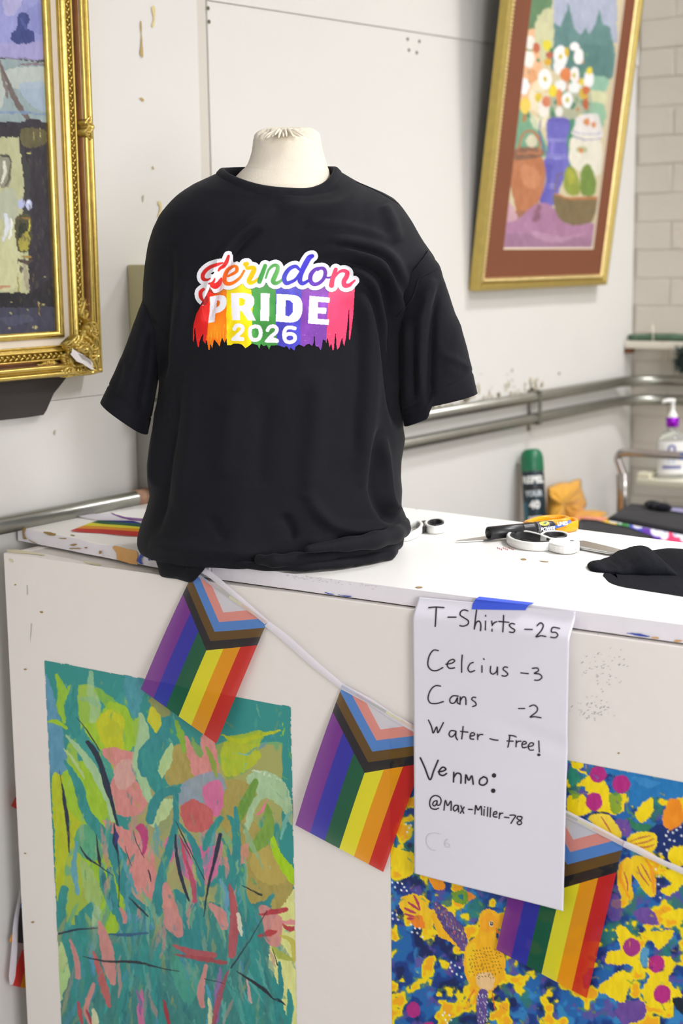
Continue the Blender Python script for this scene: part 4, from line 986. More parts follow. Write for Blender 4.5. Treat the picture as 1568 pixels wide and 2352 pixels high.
T.po(YG, [(265, 1085), (320, 1080), (400, 1150), (420, 1300), (400, 1400), (340, 1500), (320, 1700), (290, 1700), (280, 1400)])
T.po(LIM, [(330, 1060), (440, 1000), (500, 1080), (560, 1160), (600, 1300), (540, 1350), (430, 1320), (350, 1240)])
T.po(LIM, [(430, 820), (520, 760), (560, 700), (640, 720), (680, 800), (690, 900), (640, 980), (540, 960), (470, 900)])
T.po('#c3c81c', [(500, 790), (580, 730), (640, 790), (630, 900), (640, 960), (560, 950), (510, 880)]); T.po('#b5bd26', [(530, 830), (600, 800), (620, 860), (560, 880)], a=.6)
T.po(PINK, [(520, 940), (680, 960), (700, 1100), (760, 1200), (700, 1280), (600, 1270), (560, 1140), (590, 1050)])
T.po('#d5a39a', [(590, 1030), (650, 990), (690, 1020), (690, 1110), (620, 1150), (590, 1110)])
T.po(OLI, [(840, 1000), (900, 920), (960, 940), (1100, 1080), (1280, 1120), (1300, 1300), (1420, 1440), (1500, 1620), (1480, 1740), (1380, 1760), (1250, 1700), (1240, 1500), (1100, 1300), (960, 1130), (860, 1120)])
T.po(YG, [(1150, 900), (1260, 860), (1360, 850), (1330, 920), (1330, 1000), (1200, 1080), (1140, 1050)], a=.8)
T.po(PINK, [(960, 870), (1010, 960), (1090, 1010), (1120, 1070), (1000, 1080), (970, 1000), (950, 900)]); T.po(PINK, [(1030, 880), (1100, 890), (1120, 1060), (1060, 1050)])
T.po('#8c9fb6', [(900, 1160), (1000, 1080), (1120, 1060), (1160, 1140), (1060, 1220), (940, 1240)], a=.85)
T.po(MAG, [(1040, 1130), (1120, 1100), (1150, 1180), (1120, 1290), (1060, 1230)]); T.po(MAG, [(840, 1420), (900, 1380), (960, 1420), (1080, 1440), (1140, 1420), (1120, 1560), (1060, 1640), (960, 1600), (880, 1520)])
T.po(ROSE, [(930, 1230), (1000, 1200), (1090, 1260), (1080, 1340), (1000, 1370), (940, 1320)]); T.po(PINK, [(1150, 1500), (1290, 1420), (1240, 1560), (1170, 1560)], a=.7)
T.po('#c9b35a', [(1320, 1440), (1420, 1480), (1480, 1600), (1380, 1640), (1290, 1560)], a=.5)
T.po('#a4d014', [(1400, 1380), (1440, 1470), (1510, 1560), (1520, 1650), (1440, 1560), (1390, 1440)])
T.po(PYL, [(1440, 1760), (1560, 1640), (1560, 2100), (1540, 2400), (1500, 2400), (1440, 2200), (1400, 2080), (1360, 2060), (1370, 1900)])
T.po('#b9cf8e', [(300, 1950), (330, 1960), (370, 2100), (380, 2240), (340, 2400), (290, 2400)]); T.po('#a5cf85', [(300, 2080), (360, 2120), (370, 2350), (300, 2400)], a=.7)
T.po(LIM, [(410, 1500), (520, 1480), (620, 1600), (640, 1800), (560, 1900), (500, 1750), (440, 1640)])
T.po('#5aa97f', [(420, 1330), (500, 1350), (520, 1500), (430, 1500), (380, 1420)]); T.po(PINK, [(530, 1310), (620, 1340), (720, 1380), (780, 1460), (800, 1560), (800, 1700), (740, 1690), (680, 1640), (600, 1500)])
T.po('#3b8480', [(820, 1850), (1000, 1720), (1200, 1750), (1380, 1730), (1390, 1900), (1380, 2100), (1440, 2300), (1440, 2420), (380, 2420), (360, 2100), (420, 1980), (560, 1950)])
T.po('#4f8a7e', [(300, 1880), (560, 1890), (760, 1910), (900, 1930), (900, 2020), (600, 2010), (420, 1990), (310, 1930)], a=.8)
T.po('#46a089', [(880, 2010), (1000, 2010), (1020, 2160), (960, 2260), (900, 2150)], a=.8)
# mint and sage leaves
T.st(MINT, [20, 60, 40], [(465, 545), (470, 640), (490, 730), (480, 790)], a=.75); T.st('#8ab98a', [10, 40, 10], [(400, 680), (470, 690), (500, 720)], a=.7)
T.st(LIM, [20, 50, 40, 20], [(290, 560), (320, 650), (310, 720), (330, 800)], a=.9); T.st(LIM, [8, 26, 14], [(245, 800), (290, 800), (340, 830)]); T.st(LIM, [30, 60, 30], [(500, 640), (560, 700), (640, 760)], a=.7)
T.st(MINT, [20, 60, 80, 50, 30], [(720, 760), (740, 860), (720, 1000), (740, 1120), (765, 1200)]); T.st('#b2cf90', [20, 60, 30], [(880, 920), (850, 1010), (820, 1080)])
T.st(MINT, [10, 40, 50, 30], [(340, 870), (420, 960), (500, 1080), (560, 1200), (580, 1300)]); T.st('#b6cf8c', [6, 18, 8], [(330, 940), (380, 1000), (430, 1090)])
T.po('#a9c89b', [(1260, 1090), (1330, 1050), (1430, 1080), (1480, 1150), (1500, 1240), (1500, 1330), (1440, 1240), (1370, 1190), (1320, 1230), (1290, 1330), (1250, 1370), (1280, 1230), (1320, 1160)])
T.st('#cfe0c4', [6, 16, 6], [(1295, 1050), (1370, 1070), (1440, 1100)], dry=.4); T.st('#6d9a3e', [30, 60, 40], [(1310, 1110), (1270, 1200), (1220, 1300)]); T.st('#79a040', [20, 60, 80, 50], [(1370, 1230), (1380, 1330), (1350, 1400), (1300, 1450)])
T.st('#e07f96', [6, 14, 6], [(1370, 1200), (1350, 1250), (1320, 1280)])
T.po('#b7cf93', [(770, 1220), (890, 1200), (870, 1270), (800, 1340), (760, 1320)]); T.po('#9fbf6a', [(410, 1510), (470, 1560), (520, 1680), (510, 1760), (470, 1790), (430, 1650)]); T.po(MINT, [(480, 1750), (520, 1760), (510, 1830), (470, 1850)])
T.po('#7fa55a', [(980, 880), (1030, 930), (1040, 980), (1000, 960)]); T.st('#85b13a', [14, 40, 20], [(905, 800), (930, 870), (945, 950)]); T.st('#8fa545', [10, 30, 14], [(1060, 930), (1090, 1000), (1110, 1080)])
T.st(OLI, [30, 70, 30], [(780, 690), (830, 740), (860, 760)], a=.8); T.st('#c9c628', [20, 70, 50], [(780, 730), (790, 780), (810, 830)])
T.st(YG, [8, 30, 26, 8], [(1140, 870), (1230, 900), (1330, 870), (1440, 845)]); T.st('#8cc63a', [6, 16, 6], [(1452, 810), (1460, 860), (1440, 870)], dry=.4); T.st(BLU, [6, 20, 10], [(1400, 870), (1350, 920), (1260, 970)], a=.7, dry=.3)
T.st('#76b9b0', [4, 10, 4], [(1200, 960), (1280, 980), (1230, 1060)], dry=.4)
# teal stems
for w_, Pq in [([24, 60, 50], [(390, 590), (370, 700), (390, 860)]), ([40, 70, 80, 50], [(860, 790), (830, 880), (750, 960), (740, 1060)]), ([50, 70, 60], [(740, 960), (790, 1090), (830, 1160)]), ([40, 50, 60, 40], [(910, 1150), (830, 1170), (790, 1230), (770, 1310)]),
               ([10, 50, 50, 60, 70], [(330, 1000), (400, 1120), (440, 1260), (520, 1370), (620, 1500)]), ([60, 60, 50, 60], [(560, 1400), (610, 1560), (660, 1700), (780, 1800)]), ([16, 40, 50, 60], [(1210, 1240), (1215, 1380), (1210, 1530), (1180, 1650)]),
               ([30, 40, 30], [(1130, 1300), (1080, 1370), (1050, 1450)]), ([10, 30, 40, 40], [(900, 1310), (980, 1400), (1020, 1520), (1030, 1680)]), ([30, 30, 50, 60], [(900, 1180), (900, 1330), (840, 1550), (800, 1760)]), ([10, 30, 36], [(1170, 1280), (1200, 1330), (1210, 1420)]),
               ([10, 26, 30], [(1140, 1400), (1180, 1500), (1200, 1600)]), ([20, 40, 50, 60], [(1400, 1690), (1350, 1760), (1280, 1840), (1200, 1960)]), ([40, 50, 40, 30, 30], [(330, 1660), (315, 1780), (330, 1900), (370, 2060), (390, 2300)]),
               ([30, 80, 90, 60, 60], [(470, 1740), (430, 1820), (420, 1960), (440, 2120), (430, 2300)]), ([26, 60, 80], [(1250, 1540), (1240, 1700), (1300, 1800)]), ([40, 100, 160, 120], [(900, 1680), (960, 1760), (1000, 1860), (980, 2000)]),
               ([30, 40, 50, 50], [(560, 1560), (600, 1760), (660, 1900), (700, 2080)]), ([20, 30, 26], [(520, 1540), (530, 1650), (590, 1780)]), ([16, 26, 40], [(1130, 1600), (1170, 1700), (1180, 1850)]), ([50, 60, 50], [(600, 1960), (640, 2150), (600, 2400)]), ([40, 60, 60], [(820, 1960), (790, 2160), (830, 2400)]),
               ([40, 90, 110], [(1300, 1900), (1320, 2080), (1290, 2300)]), ([12, 30, 24, 36], [(1435, 2040), (1440, 2180), (1415, 2300), (1420, 2400)]), ([14, 34, 30], [(1480, 2180), (1490, 2260), (1475, 2400)]), ([30, 50, 50], [(700, 1840), (740, 1980), (730, 2300)]), ([20, 40, 60], [(440, 2280), (520, 2360), (560, 2420)])]:
    T.st(TE if len(w_) % 2 else '#2d898c', w_, Pq, rag=2.5)
for c, w_, Pq in [('#2c6f7d', [14, 24, 16], [(520, 1530), (540, 1640), (580, 1750)]), ('#4aa0ae', [10, 22, 12], [(600, 1420), (650, 1560), (700, 1680)]), ('#5fa5c4', [14, 30, 20], [(390, 1420), (380, 1560), (400, 1680)]), ('#6a9fc4', [14, 34, 20], [(1130, 1610), (1160, 1700), (1140, 1850)]),
                  ('#79b8a6', [10, 26, 12], [(1440, 1400), (1470, 1300), (1500, 1260)]), ('#4b96b8', [10, 30, 18], [(480, 1900), (470, 1990), (480, 2100)]), ('#4c9fb9', [10, 26, 12], [(1060, 2150), (1080, 2260), (1060, 2360)]), ('#3aa3a0', [8, 24, 10], [(540, 2000), (560, 2150), (540, 2300)])]:
    T.st(c, w_, Pq, a=.9)
rs = random.Random(77)
for i in range(210):
    lo = i % 3 != 0; x = rs.uniform(330, 1420) if lo else rs.uniform(400, 1300); y = rs.uniform(1700, 2420) if lo else rs.uniform(1250, 1800); L = rs.uniform(70, 240); a = rs.gauss(0, .22)+(x-860)/2600
    c = rs.choice(['#2f8a88', '#3f9c95', '#27757c', '#57a79c', '#4b8f7c', '#7fa08c', '#4a90ae', '#35858f', '#bb8f88', '#62b0a6', '#8c9a6c'] if lo else ['#3b938c', '#6fae96', '#8fb58a', '#c59086', '#9db36a', '#5c9fb0'])
    T.st(c, [4, rs.uniform(12, 34), rs.uniform(10, 26), 4], [(x, y), (x+L*.35*a+rs.uniform(-8, 8), y+L*.35), (x+L*.7*a+rs.uniform(-14, 14), y+L*.7), (x+L*a, y+L)], a=rs.uniform(.5, .85), dry=rs.choice([0, .15, .3]))
for i in range(160):
    x = rs.uniform(320, 1480); y = rs.uniform(2420, 3300); L = rs.uniform(90, 260); c = rs.choice([TE, '#27757c', '#57a79c', PINK, LIM, MINT, '#4a90ae', OLI, PYL])
    T.st(c, [4, rs.uniform(14, 44), 6], [(x, y), (x+rs.uniform(-30, 30), y+L*.5), (x+rs.uniform(-30, 30), y+L)], a=.85)
# pinks low down
for c, w_, Pq in [(PINK, [20, 60, 70, 30], [(510, 1830), (540, 1930), (560, 2040), (580, 2140)]), (ROSE, [10, 34, 40, 20], [(480, 1980), (510, 2080), (540, 2180), (560, 2260)]), (PINK, [12, 30, 30], [(360, 1920), (390, 2010), (400, 2110)]), (PINK, [30, 70, 90, 40], [(850, 1640), (870, 1740), (890, 1830), (920, 1890)]),
                  (PINK, [20, 60, 40], [(1080, 1740), (1130, 1790), (1150, 1850)]), ('#b75259', [16, 40, 50, 36], [(1180, 1640), (1200, 1760), (1200, 1880), (1190, 2000)]), ('#b75259', [10, 44, 30], [(890, 1950), (1000, 1990), (1100, 2000)]), ('#a9474f', [8, 26, 16], [(900, 1995), (1020, 2015), (1160, 2040)]),
                  (PINK, [20, 26, 20], [(480, 2150), (440, 2280), (470, 2360)]), (MAG, [10, 36, 26], [(730, 2180), (720, 2280), (730, 2380)]), ('#b0303f', [8, 20, 14], [(840, 2230), (855, 2290), (870, 2370)]), ('#c14a55', [10, 26, 10], [(400, 2240), (410, 2290), (420, 2350)]), ('#a33b4b', [8, 18, 10], [(440, 2280), (470, 2340), (490, 2400)]),
                  (PINK, [40, 100, 90, 40], [(1350, 1760), (1400, 1830), (1400, 1900), (1420, 1940)]), ('#b63543', [6, 30, 24], [(1330, 1790), (1410, 1775), (1465, 1765)]), ('#b63543', [6, 26, 20], [(1450, 1840), (1490, 1865), (1530, 1850)]), ('#bb3d46', [10, 34, 10], [(1330, 1900), (1380, 1885), (1420, 1875)]), ('#dd8b92', [10, 30, 10], [(1440, 1830), (1490, 1830), (1530, 1830)]),
                  ('#c0387a', [16, 50, 30, 14], [(705, 1345), (730, 1350), (745, 1410), (735, 1480)]), ('#cf4a63', [8, 20, 10], [(930, 1400), (950, 1500), (990, 1620)]), ('#b44a66', [8, 26, 20], [(955, 1510), (990, 1620), (1000, 1720)]), (PINK, [16, 40, 24], [(1060, 2050), (1030, 2180), (1040, 2260)]), (PINK, [14, 30, 20], [(620, 1760), (640, 1800), (640, 1830)]),
                  ('#8b6aa5', [8, 40, 30], [(1130, 2060), (1120, 2200), (1110, 2330)]), ('#a3505c', [10, 30, 30], [(1170, 2080), (1130, 2200), (1090, 2360)]), ('#8f5c9c', [6, 18, 10], [(700, 2180), (720, 2240), (720, 2300)]), ('#e5dfc8', [10, 24, 16], [(1240, 1900), (1232, 1850), (1222, 1790)]), ('#e0dcb0', [20, 40, 20], [(480, 2280), (490, 2340), (480, 2400)]), ('#d9d9a0', [10, 26, 14], [(1070, 2220), (1080, 2300), (1070, 2380)]),
                  ('#d8a6a0', [6, 20, 12], [(1270, 2120), (1280, 2200), (1290, 2240)]), ('#a8b24a', [14, 40, 20], [(1400, 1960), (1440, 2000), (1500, 2020)]), ('#c5bd52', [10, 30, 14], [(1440, 1900), (1500, 1930), (1510, 2030)])]:
    T.st(c, w_, Pq, a=.92, rag=2.5)
# navy and black calligraphic lines
for w_, Pq in [([2, 6, 5], [(395, 780), (450, 850), (510, 945)]), ([22, 30, 26, 34, 20, 14, 10], [(450, 905), (490, 960), (520, 1030), (545, 1120), (570, 1200), (590, 1280), (605, 1330)]), ([4, 18, 20, 12, 5], [(320, 1120), (330, 1200), (345, 1300), (352, 1390), (355, 1470)]),
               ([2, 3, 3], [(305, 1050), (312, 1090), (318, 1130)]), ([4, 12, 6, 3], [(410, 1440), (450, 1500), (510, 1540), (580, 1590)]), ([3, 8, 18, 6], [(495, 1380), (500, 1440), (508, 1500), (515, 1540)]), ([4, 14, 26, 6, 5, 3], [(585, 1320), (590, 1370), (590, 1420), (605, 1480), (612, 1580), (610, 1750)]),
               ([8, 16, 20, 16, 8], [(900, 1380), (905, 1470), (920, 1560), (945, 1650), (970, 1720)]), ([18, 22, 16, 12, 4], [(1130, 1380), (1115, 1450), (1095, 1540), (1070, 1640), (1045, 1800)]), ([3, 7, 3, 4], [(900, 1310), (950, 1410), (1000, 1510), (1050, 1610)]),
               ([4, 4, 8], [(1370, 1770), (1290, 1910), (1185, 2065)]), ([8, 10, 3], [(300, 1890), (390, 1868), (500, 1860)]), ([3, 10, 14, 5, 3], [(425, 2005), (540, 2030), (700, 2035), (820, 2065), (920, 2080)]), ([3, 3], [(1050, 2120), (1150, 2145)]),
               ([3, 14, 18, 6, 14, 4], [(1215, 2080), (1290, 2130), (1360, 2180), (1400, 2220), (1430, 2230), (1465, 2255)]), ([3, 6], [(1400, 1970), (1425, 2050)]), ([3, 10, 6], [(660, 1700), (710, 1750), (760, 1800)]), ([2, 4, 2], [(685, 1360), (700, 1420), (740, 1500)]), ([2, 4, 2], [(640, 1440), (660, 1500), (675, 1540)]), ([3, 8, 12], [(1240, 1640), (1300, 1670), (1340, 1690)]), ([4, 8, 4], [(760, 1560), (770, 1590), (775, 1620)])]:
    T.st(NAV if w_[0] > 3 else '#222a33', w_, Pq, rag=1.2, var=.04)
for c, w_, Pq in [('#2c5f84', [8, 18, 8], [(560, 1890), (650, 1895), (760, 1885)]), ('#33357a', [5, 22, 8], [(590, 1360), (600, 1390), (590, 1430)]), ('#8a3c50', [3, 10, 4], [(920, 1380), (950, 1440), (980, 1500)])]: T.st(c, w_, Pq, rag=1.5)
rnd = random.Random(3)   # dabs of texture
for i in range(170):
    x = rnd.uniform(320, 1480); y = rnd.uniform(520, 2400); L = rnd.uniform(20, 80); a = rnd.gauss(1.4, .4)
    c = rnd.choice([TE, '#3fa09a', '#5aa08f', TD, '#6fb3a4', '#4b93a8'] if y > 1700 else [TE, '#57a592', LIM, MINT, '#6aa58a', OLI])
    T.st(c, [4, rnd.uniform(6, 18), 3], [(x, y), (x+L*.5*cos(a), y+L*.5*sin(a)), (x+L*cos(a)+8, y+L*sin(a))], a=.42, dry=.35)
# ragged painted border: skip grid cells outside a wobbly outline
M_pt = vmat('mural_paint', .45, .25, 60)
jx = (fbm(cv.X, cv.Y, 14, 41)-.5)*5; se, te = np.meshgrid(np.linspace(0, 1, 420), np.linspace(0, 1, 660))
keep = ((se*(x1-x0)*1700 > 1.5+jx*.6) & ((1-se)*(x1-x0)*1700 > 1.5+jx) & (te*(zt-zbot)*1700 > 2.5+jx*.8))[:-1, :-1]
o = grid_mesh('painting', P, M_pt, ct, cols=cv.lin(), keep=keep, smooth=False); tag(o, 'teal, lime and pink abstract flower painting on the counter front')

# bird painting
b0 = hit(897, 1900, 1, 0); bt = (hit(1308, 1750, 1, 0)[2]+hit(1568, 1793, 1, 0)[2])/2; bx1 = .66
P, cv = planar_canvas((b0[0], -.0006, bt), (bx1-b0[0], 0, 0), (0, 0, .10-bt), 520, 560, '#123a86')
T = TF(cv, 880, 1700, 2.279); Yl, Or, Nv, Bl, Pu, Mg, Gr, Tl = '#f4d70c', '#f39a17', '#0d2462', '#1e6fb5', '#6a4a9a', '#b3257f', '#6f9a35', '#2e8a8c'
X, Y = cv.X, cv.Y
n1 = fbm(X, Y, 42, 3); n2 = fbm(X, Y, 30, 8); n3 = fbm(X, Y, 24, 15); n4 = fbm(X, Y, 50, 22)
def mixn(mask, col, s=.9):
    a = np.clip(mask, 0, 1)[..., None]*s; cv.c[:] = cv.c*(1-a)+Canvas.rgb(col)*a
mixn((n1-.48)*12, Bl, .8); mixn((n2-.58)*12, '#3b9ad0', .6); mixn((n3-.60)*14, Pu, .75); mixn((n4-.60)*14, '#2a7d62', .7); mixn((.38-n1)*12, '#0a1c52', .85)
yel = fbm(X+5*cv.jx, Y+5*cv.jy, 34, 33); mixn((yel-.575)*30, Yl, 1); mixn((yel-.66)*14, Or, .7); mixn(((yel > .55) & (yel < .578))*1., Gr, .55)
# lilac-blue sky corner at top right
T.po('#1f77b8', [(1100, 140), (1568, 215), (1568, 300), (1480, 310), (1400, 300), (1340, 360), (1290, 330), (1270, 220)], rag=6); T.po('#3f8fc9', [(1300, 190), (1450, 220), (1380, 250)], a=.6); T.po('#0c2b6b', [(1350, 480), (1568, 430), (1568, 700), (1480, 620), (1400, 560)], rag=6)
T.po(Yl, [(1000, 150), (1060, 170), (1050, 240), (1080, 300), (1120, 370), (1240, 380), (1270, 280), (1200, 290), (1150, 200), (1080, 190)], rag=5); T.po(Yl, [(968, 290), (1060, 300), (1090, 370), (1000, 400), (966, 380)], rag=4)
T.po(Yl, [(985, 115), (1050, 120), (1040, 145), (1000, 150)]); T.po(Gr, [(1180, 290), (1240, 280), (1240, 370), (1200, 380)], a=.8); T.po(Gr, [(970, 260), (1030, 280), (1000, 310)], a=.8); T.po('#2c8a72', [(975, 130), (1030, 190), (1000, 240), (970, 220)])
T.po(Yl, [(1330, 360), (1400, 300), (1410, 370), (1360, 430), (1320, 400)], rag=4); T.po('#2c7b59', [(1270, 400), (1320, 430), (1400, 440), (1380, 480), (1300, 460)]); T.po('#ef8f1a', [(1500, 310), (1560, 330), (1568, 430), (1490, 470), (1460, 400)], rag=4)
T.po(Pu, [(1210, 420), (1280, 420), (1290, 500), (1240, 490)]); T.po(Yl, [(1500, 570), (1568, 560), (1568, 660), (1500, 640)], rag=4); T.po(Yl, [(1470, 690), (1560, 680), (1568, 760), (1500, 810), (1450, 790), (1510, 740)], rag=4)
# flower-like wings right of the paper
T.po('#f0d23a', [(1075, 405), (1130, 385), (1190, 400), (1250, 500), (1200, 510), (1110, 450)], rag=2); T.po('#f3d21f', [(1280, 510), (1340, 480), (1420, 490), (1435, 540), (1400, 590), (1330, 570), (1285, 550)], rag=2)
T.po('#f0c918', [(1300, 610), (1370, 620), (1420, 700), (1425, 800), (1390, 820), (1330, 740), (1290, 680)], rag=2); T.po('#efc21a', [(1240, 640), (1290, 620), (1300, 760), (1310, 820), (1270, 850), (1230, 780), (1225, 700)], rag=2)
T.st('#ee8a1c', [10, 26, 10], [(1370, 620), (1410, 700), (1415, 800)], a=.7); T.st('#ee8a1c', [8, 24, 8], [(1250, 640), (1240, 720), (1290, 830)], a=.6)
for Pq in [[(1140, 400), (1165, 440), (1190, 480)], [(1290, 530), (1350, 510), (1400, 500)], [(1310, 545), (1370, 535), (1420, 515)], [(1330, 560), (1380, 560), (1420, 545)], [(1330, 660), (1350, 710), (1390, 760)], [(1350, 650), (1380, 700), (1400, 740)], [(1260, 690), (1275, 740), (1280, 790)]]: T.st('#a8284e', [3, 7, 3], Pq, rag=.6)
T.st('#1b2a55', [4, 12, 8], [(1045, 410), (1110, 380), (1180, 385)], rag=1)
# lower right
T.po(Yl, [(1215, 990), (1260, 980), (1340, 1060), (1400, 1170), (1340, 1230), (1300, 1180), (1170, 1170), (1180, 1110), (1240, 1090)], rag=4); T.po(Yl, [(1330, 1010), (1420, 1000), (1520, 1000), (1500, 1040), (1440, 1100), (1400, 1040)], rag=4)
T.po(Yl, [(1370, 1180), (1480, 1130), (1530, 1180), (1490, 1260), (1560, 1330), (1500, 1400), (1400, 1400), (1350, 1310), (1390, 1250)], rag=4); T.po(Yl, [(1120, 1300), (1240, 1210), (1300, 1240), (1260, 1370), (1180, 1340)], rag=5); T.po(Yl, [(1455, 910), (1568, 880), (1568, 940), (1490, 940)], rag=4)
T.po('#5aa0c8', [(1350, 1100), (1390, 1090), (1380, 1180), (1350, 1180)]); T.po(Pu, [(1310, 900), (1390, 880), (1440, 960), (1350, 960)], rag=4); T.po(Pu, [(1230, 1380), (1360, 1370), (1360, 1460), (1240, 1480)], rag=5); T.po('#112233', [(1510, 1360), (1568, 1350), (1568, 1440)], rag=3)
T.po(Pu, [(1130, 790), (1230, 820), (1240, 940), (1180, 930)], rag=5, a=.8)
# birds and flowers on the left
T.po(Yl, [(38, 560), (110, 580), (162, 600), (158, 690), (110, 720), (60, 680), (38, 650)], rag=4); T.po(Or, [(240, 720), (310, 730), (320, 780), (270, 780)], rag=3); T.po('#e4882a', [(435, 790), (485, 820), (440, 840)], rag=2); T.po('#6e9a2e', [(365, 800), (430, 790), (440, 850), (380, 850)]); T.po('#1b7a86', [(390, 810), (420, 805), (415, 835)])
T.po('#f0c21c', [(90, 830), (160, 805), (230, 830), (240, 880), (270, 900), (250, 990), (200, 980), (130, 930), (90, 880)], rag=3); T.po('#ee8422', [(130, 930), (200, 920), (220, 980), (170, 980)], rag=3); T.po('#f2b71a', [(250, 900), (330, 960), (420, 1060), (440, 1120), (350, 1060), (290, 1020)], rag=3)
for Pq in [[(160, 815), (180, 850), (190, 890)], [(130, 850), (160, 870), (185, 890)], [(112, 880), (145, 895), (170, 905)], [(115, 910), (140, 918), (160, 925)], [(125, 935), (145, 935), (160, 935)]]: T.st('#b23a5c', [8, 15, 6], Pq, rag=.8)
T.po('#5f4a86', [(260, 850), (330, 880), (400, 960), (440, 1040), (420, 1110), (360, 1040), (300, 960)], rag=3)
rnd = random.Random(6)
for i in range(150):
    t = rnd.random(); x = 270+t*160+rnd.uniform(-30, 30); y = 850+t*230+rnd.uniform(-25, 25)
    T.st(rnd.choice(['#e8c840', '#e5e0e8', '#1e2c5c', '#d45a6a', '#e08a2a', '#7aa0d0', '#4a3878']), [2, 5, 2], [(x, y), (x+rnd.uniform(-4, 6), y+rnd.uniform(5, 14))], rag=.4, smooth=False)
T.po('#f2b518', [(500, 930), (520, 895), (560, 885), (600, 910), (612, 960), (600, 1000), (610, 1080), (640, 1150), (620, 1250), (580, 1300), (540, 1325), (490, 1300), (440, 1260), (420, 1180), (430, 1080), (480, 1030), (500, 990)], rag=1.5)
T.po('#f29a1e', [(510, 940), (550, 900), (590, 930), (600, 980), (550, 1010), (510, 990)], rag=2, a=.55); T.po('#e8c8a8', [(490, 1230), (540, 1215), (580, 1240), (570, 1300), (530, 1310), (490, 1280)], rag=2, a=.8)
T.po('#f4d420', [(430, 1100), (480, 1060), (470, 1200), (450, 1240)], rag=2, a=.6)
for i in range(95):
    x = 450+(i*37 % 170); y = 1085+(i*53 % 165)
    if ((x-530)/95)**2+((y-1165)/90)**2 < 1: T.el('#5c4416', x, y, 3.2, 3.2, rag=0)
T.el('#e8e4d8', 565, 961, 11, 14, rag=0); T.el('#15181e', 566, 961, 7.5, 11, rag=0); T.el('#ffffff', 566, 958, 2, 2, rag=0); T.po('#e07a1c', [(592, 985), (610, 1012), (590, 1010)], rag=.5); T.po('#1d3b78', [(588, 1012), (606, 1016), (596, 1050)], rag=.5)
T.st('#e2662a', [10, 6, 4], [(475, 1310), (455, 1340), (435, 1375)], rag=1); T.st('#e2662a', [8, 5], [(570, 1325), (585, 1410)], rag=1); T.st('#5d4a8c', [50, 60, 50, 30], [(520, 1325), (515, 1390), (515, 1450), (510, 1500)], rag=2)
for i in range(40): T.el('#d8d4e4', 492+rnd.uniform(0, 55), 1330+rnd.uniform(0, 150), 2.5, 4, rag=0)
T.el(Mg, 157, 1412, 36, 42, a=.95); T.el(Mg, 1123, 180, 43, 44); T.el(Mg, 1245, 230, 47, 48); T.el(Mg, 1102, 322, 44, 48); T.el('#a03080', 1300, 1084, 46, 48); T.el(Mg, 1430, 1172, 43, 46); T.el(Mg, 1460, 1330, 45, 48); T.el(Mg, 238, 1500, 30, 26)
# strings of white dots
for (x, y) in [(45, 745), (62, 770), (75, 745), (98, 752), (110, 770), (95, 785), (122, 788), (48, 905), (70, 915), (50, 935), (78, 940), (145, 965), (165, 985), (150, 1005), (178, 1010), (205, 1030), (190, 985), (355, 1165), (375, 1180), (400, 1190), (360, 1210), (385, 1225), (408, 1240), (350, 1190), (310, 1440), (325, 1465), (345, 1440), (355, 1465), (335, 1480), (320, 1425),
               (1490, 480), (1515, 485), (1535, 470), (1555, 455), (1480, 500), (1498, 522), (1470, 545), (1485, 575), (1455, 595), (1440, 640), (1425, 675), (1442, 715), (1440, 755), (1450, 825), (1522, 528), (1560, 500), (118, 440), (135, 460), (125, 480), (145, 445)]: T.el('#eef0f4', x, y, 5.5, 5.5, rag=0, var=0)
for i in range(420):
    x = rnd.uniform(40, 1900); y = rnd.uniform(120, 2300); a = rnd.gauss(.5, .7); L = rnd.uniform(10, 46)
    if 420 < x < 645 and 880 < y < 1320: continue
    T.st(rnd.choice([Yl, Nv, Bl, '#3c9cc8', Or, '#2b8a6a', '#1a4f9c', '#e8e060', Pu]), [3, rnd.uniform(5, 14), 2], [(x, y), (x+L*.5*cos(a), y+L*.5*sin(a)), (x+L*cos(a), y+L*sin(a)+5)], a=.5, dry=.3)
o = grid_mesh('painting', P, M_pt, ct, cols=cv.lin(), smooth=False); tag(o, 'blue and yellow painting of a bird among flowers on the counter front')
# ------------------------------------------------------------------ gilded frames on the left wall
def gold(name, c, rough=.3, var=.25): return mat(name, c, rough, .85, bump=.15, bscale=120, var=var, vscale=60)
M_gold = gold('gilt', '#c9b060', .27, .3); M_golddk = gold('gilt_dark', '#8d6f2c', .45); M_linen = mat('linen_liner', '#ddd0bd', .9, bump=.5, bscale=900, var=.05, vscale=300)
M_rosegilt = gold('worn_rose_gilt', '#bd9a80', .3)
def sweep_frame(name, prof, y0, y1, z0, z1, m, par, xf, close=True, tr=None, smooth=False):
    """mitred rectangular frame; prof = list of (inset from the outer edge, height off the wall); corners in (y,z)"""
    v = []; f = []; n = len(prof); C4 = ((0, 0), (1, 0), (1, 1), (0, 1))
    for c in range(4):
        for (sy, sz) in (C4[c], C4[(c+1) % 4]):
            for (d, h) in prof: v.append((xf+h, (y0+d) if sy == 0 else (y1-d), (z0+d) if sz == 0 else (z1-d)))
        b = c*2*n
        for i in range(n if close else n-1): f.append((b+i, b+(i+1) % n, b+n+(i+1) % n, b+n+i))
    if tr is not None: v = [tr(p) for p in v]
    o = mesh(name, v, f, m, par, smooth); bm = bmesh.new(); bm.from_mesh(o.data); bmesh.ops.recalc_face_normals(bm, faces=bm.faces); bm.to_mesh(o.data); bm.free()
    # face normals must look away from the wall
    return o
FT = .055                                   # thickness of the left frame
def fy(px, py, h): p = hit(px, py, 0, XW+h); return p[1], p[2]
yo1, zo0 = fy(228, 857, FT*.6)
yo0 = yo1-1.05; zo1 = zo0+.98
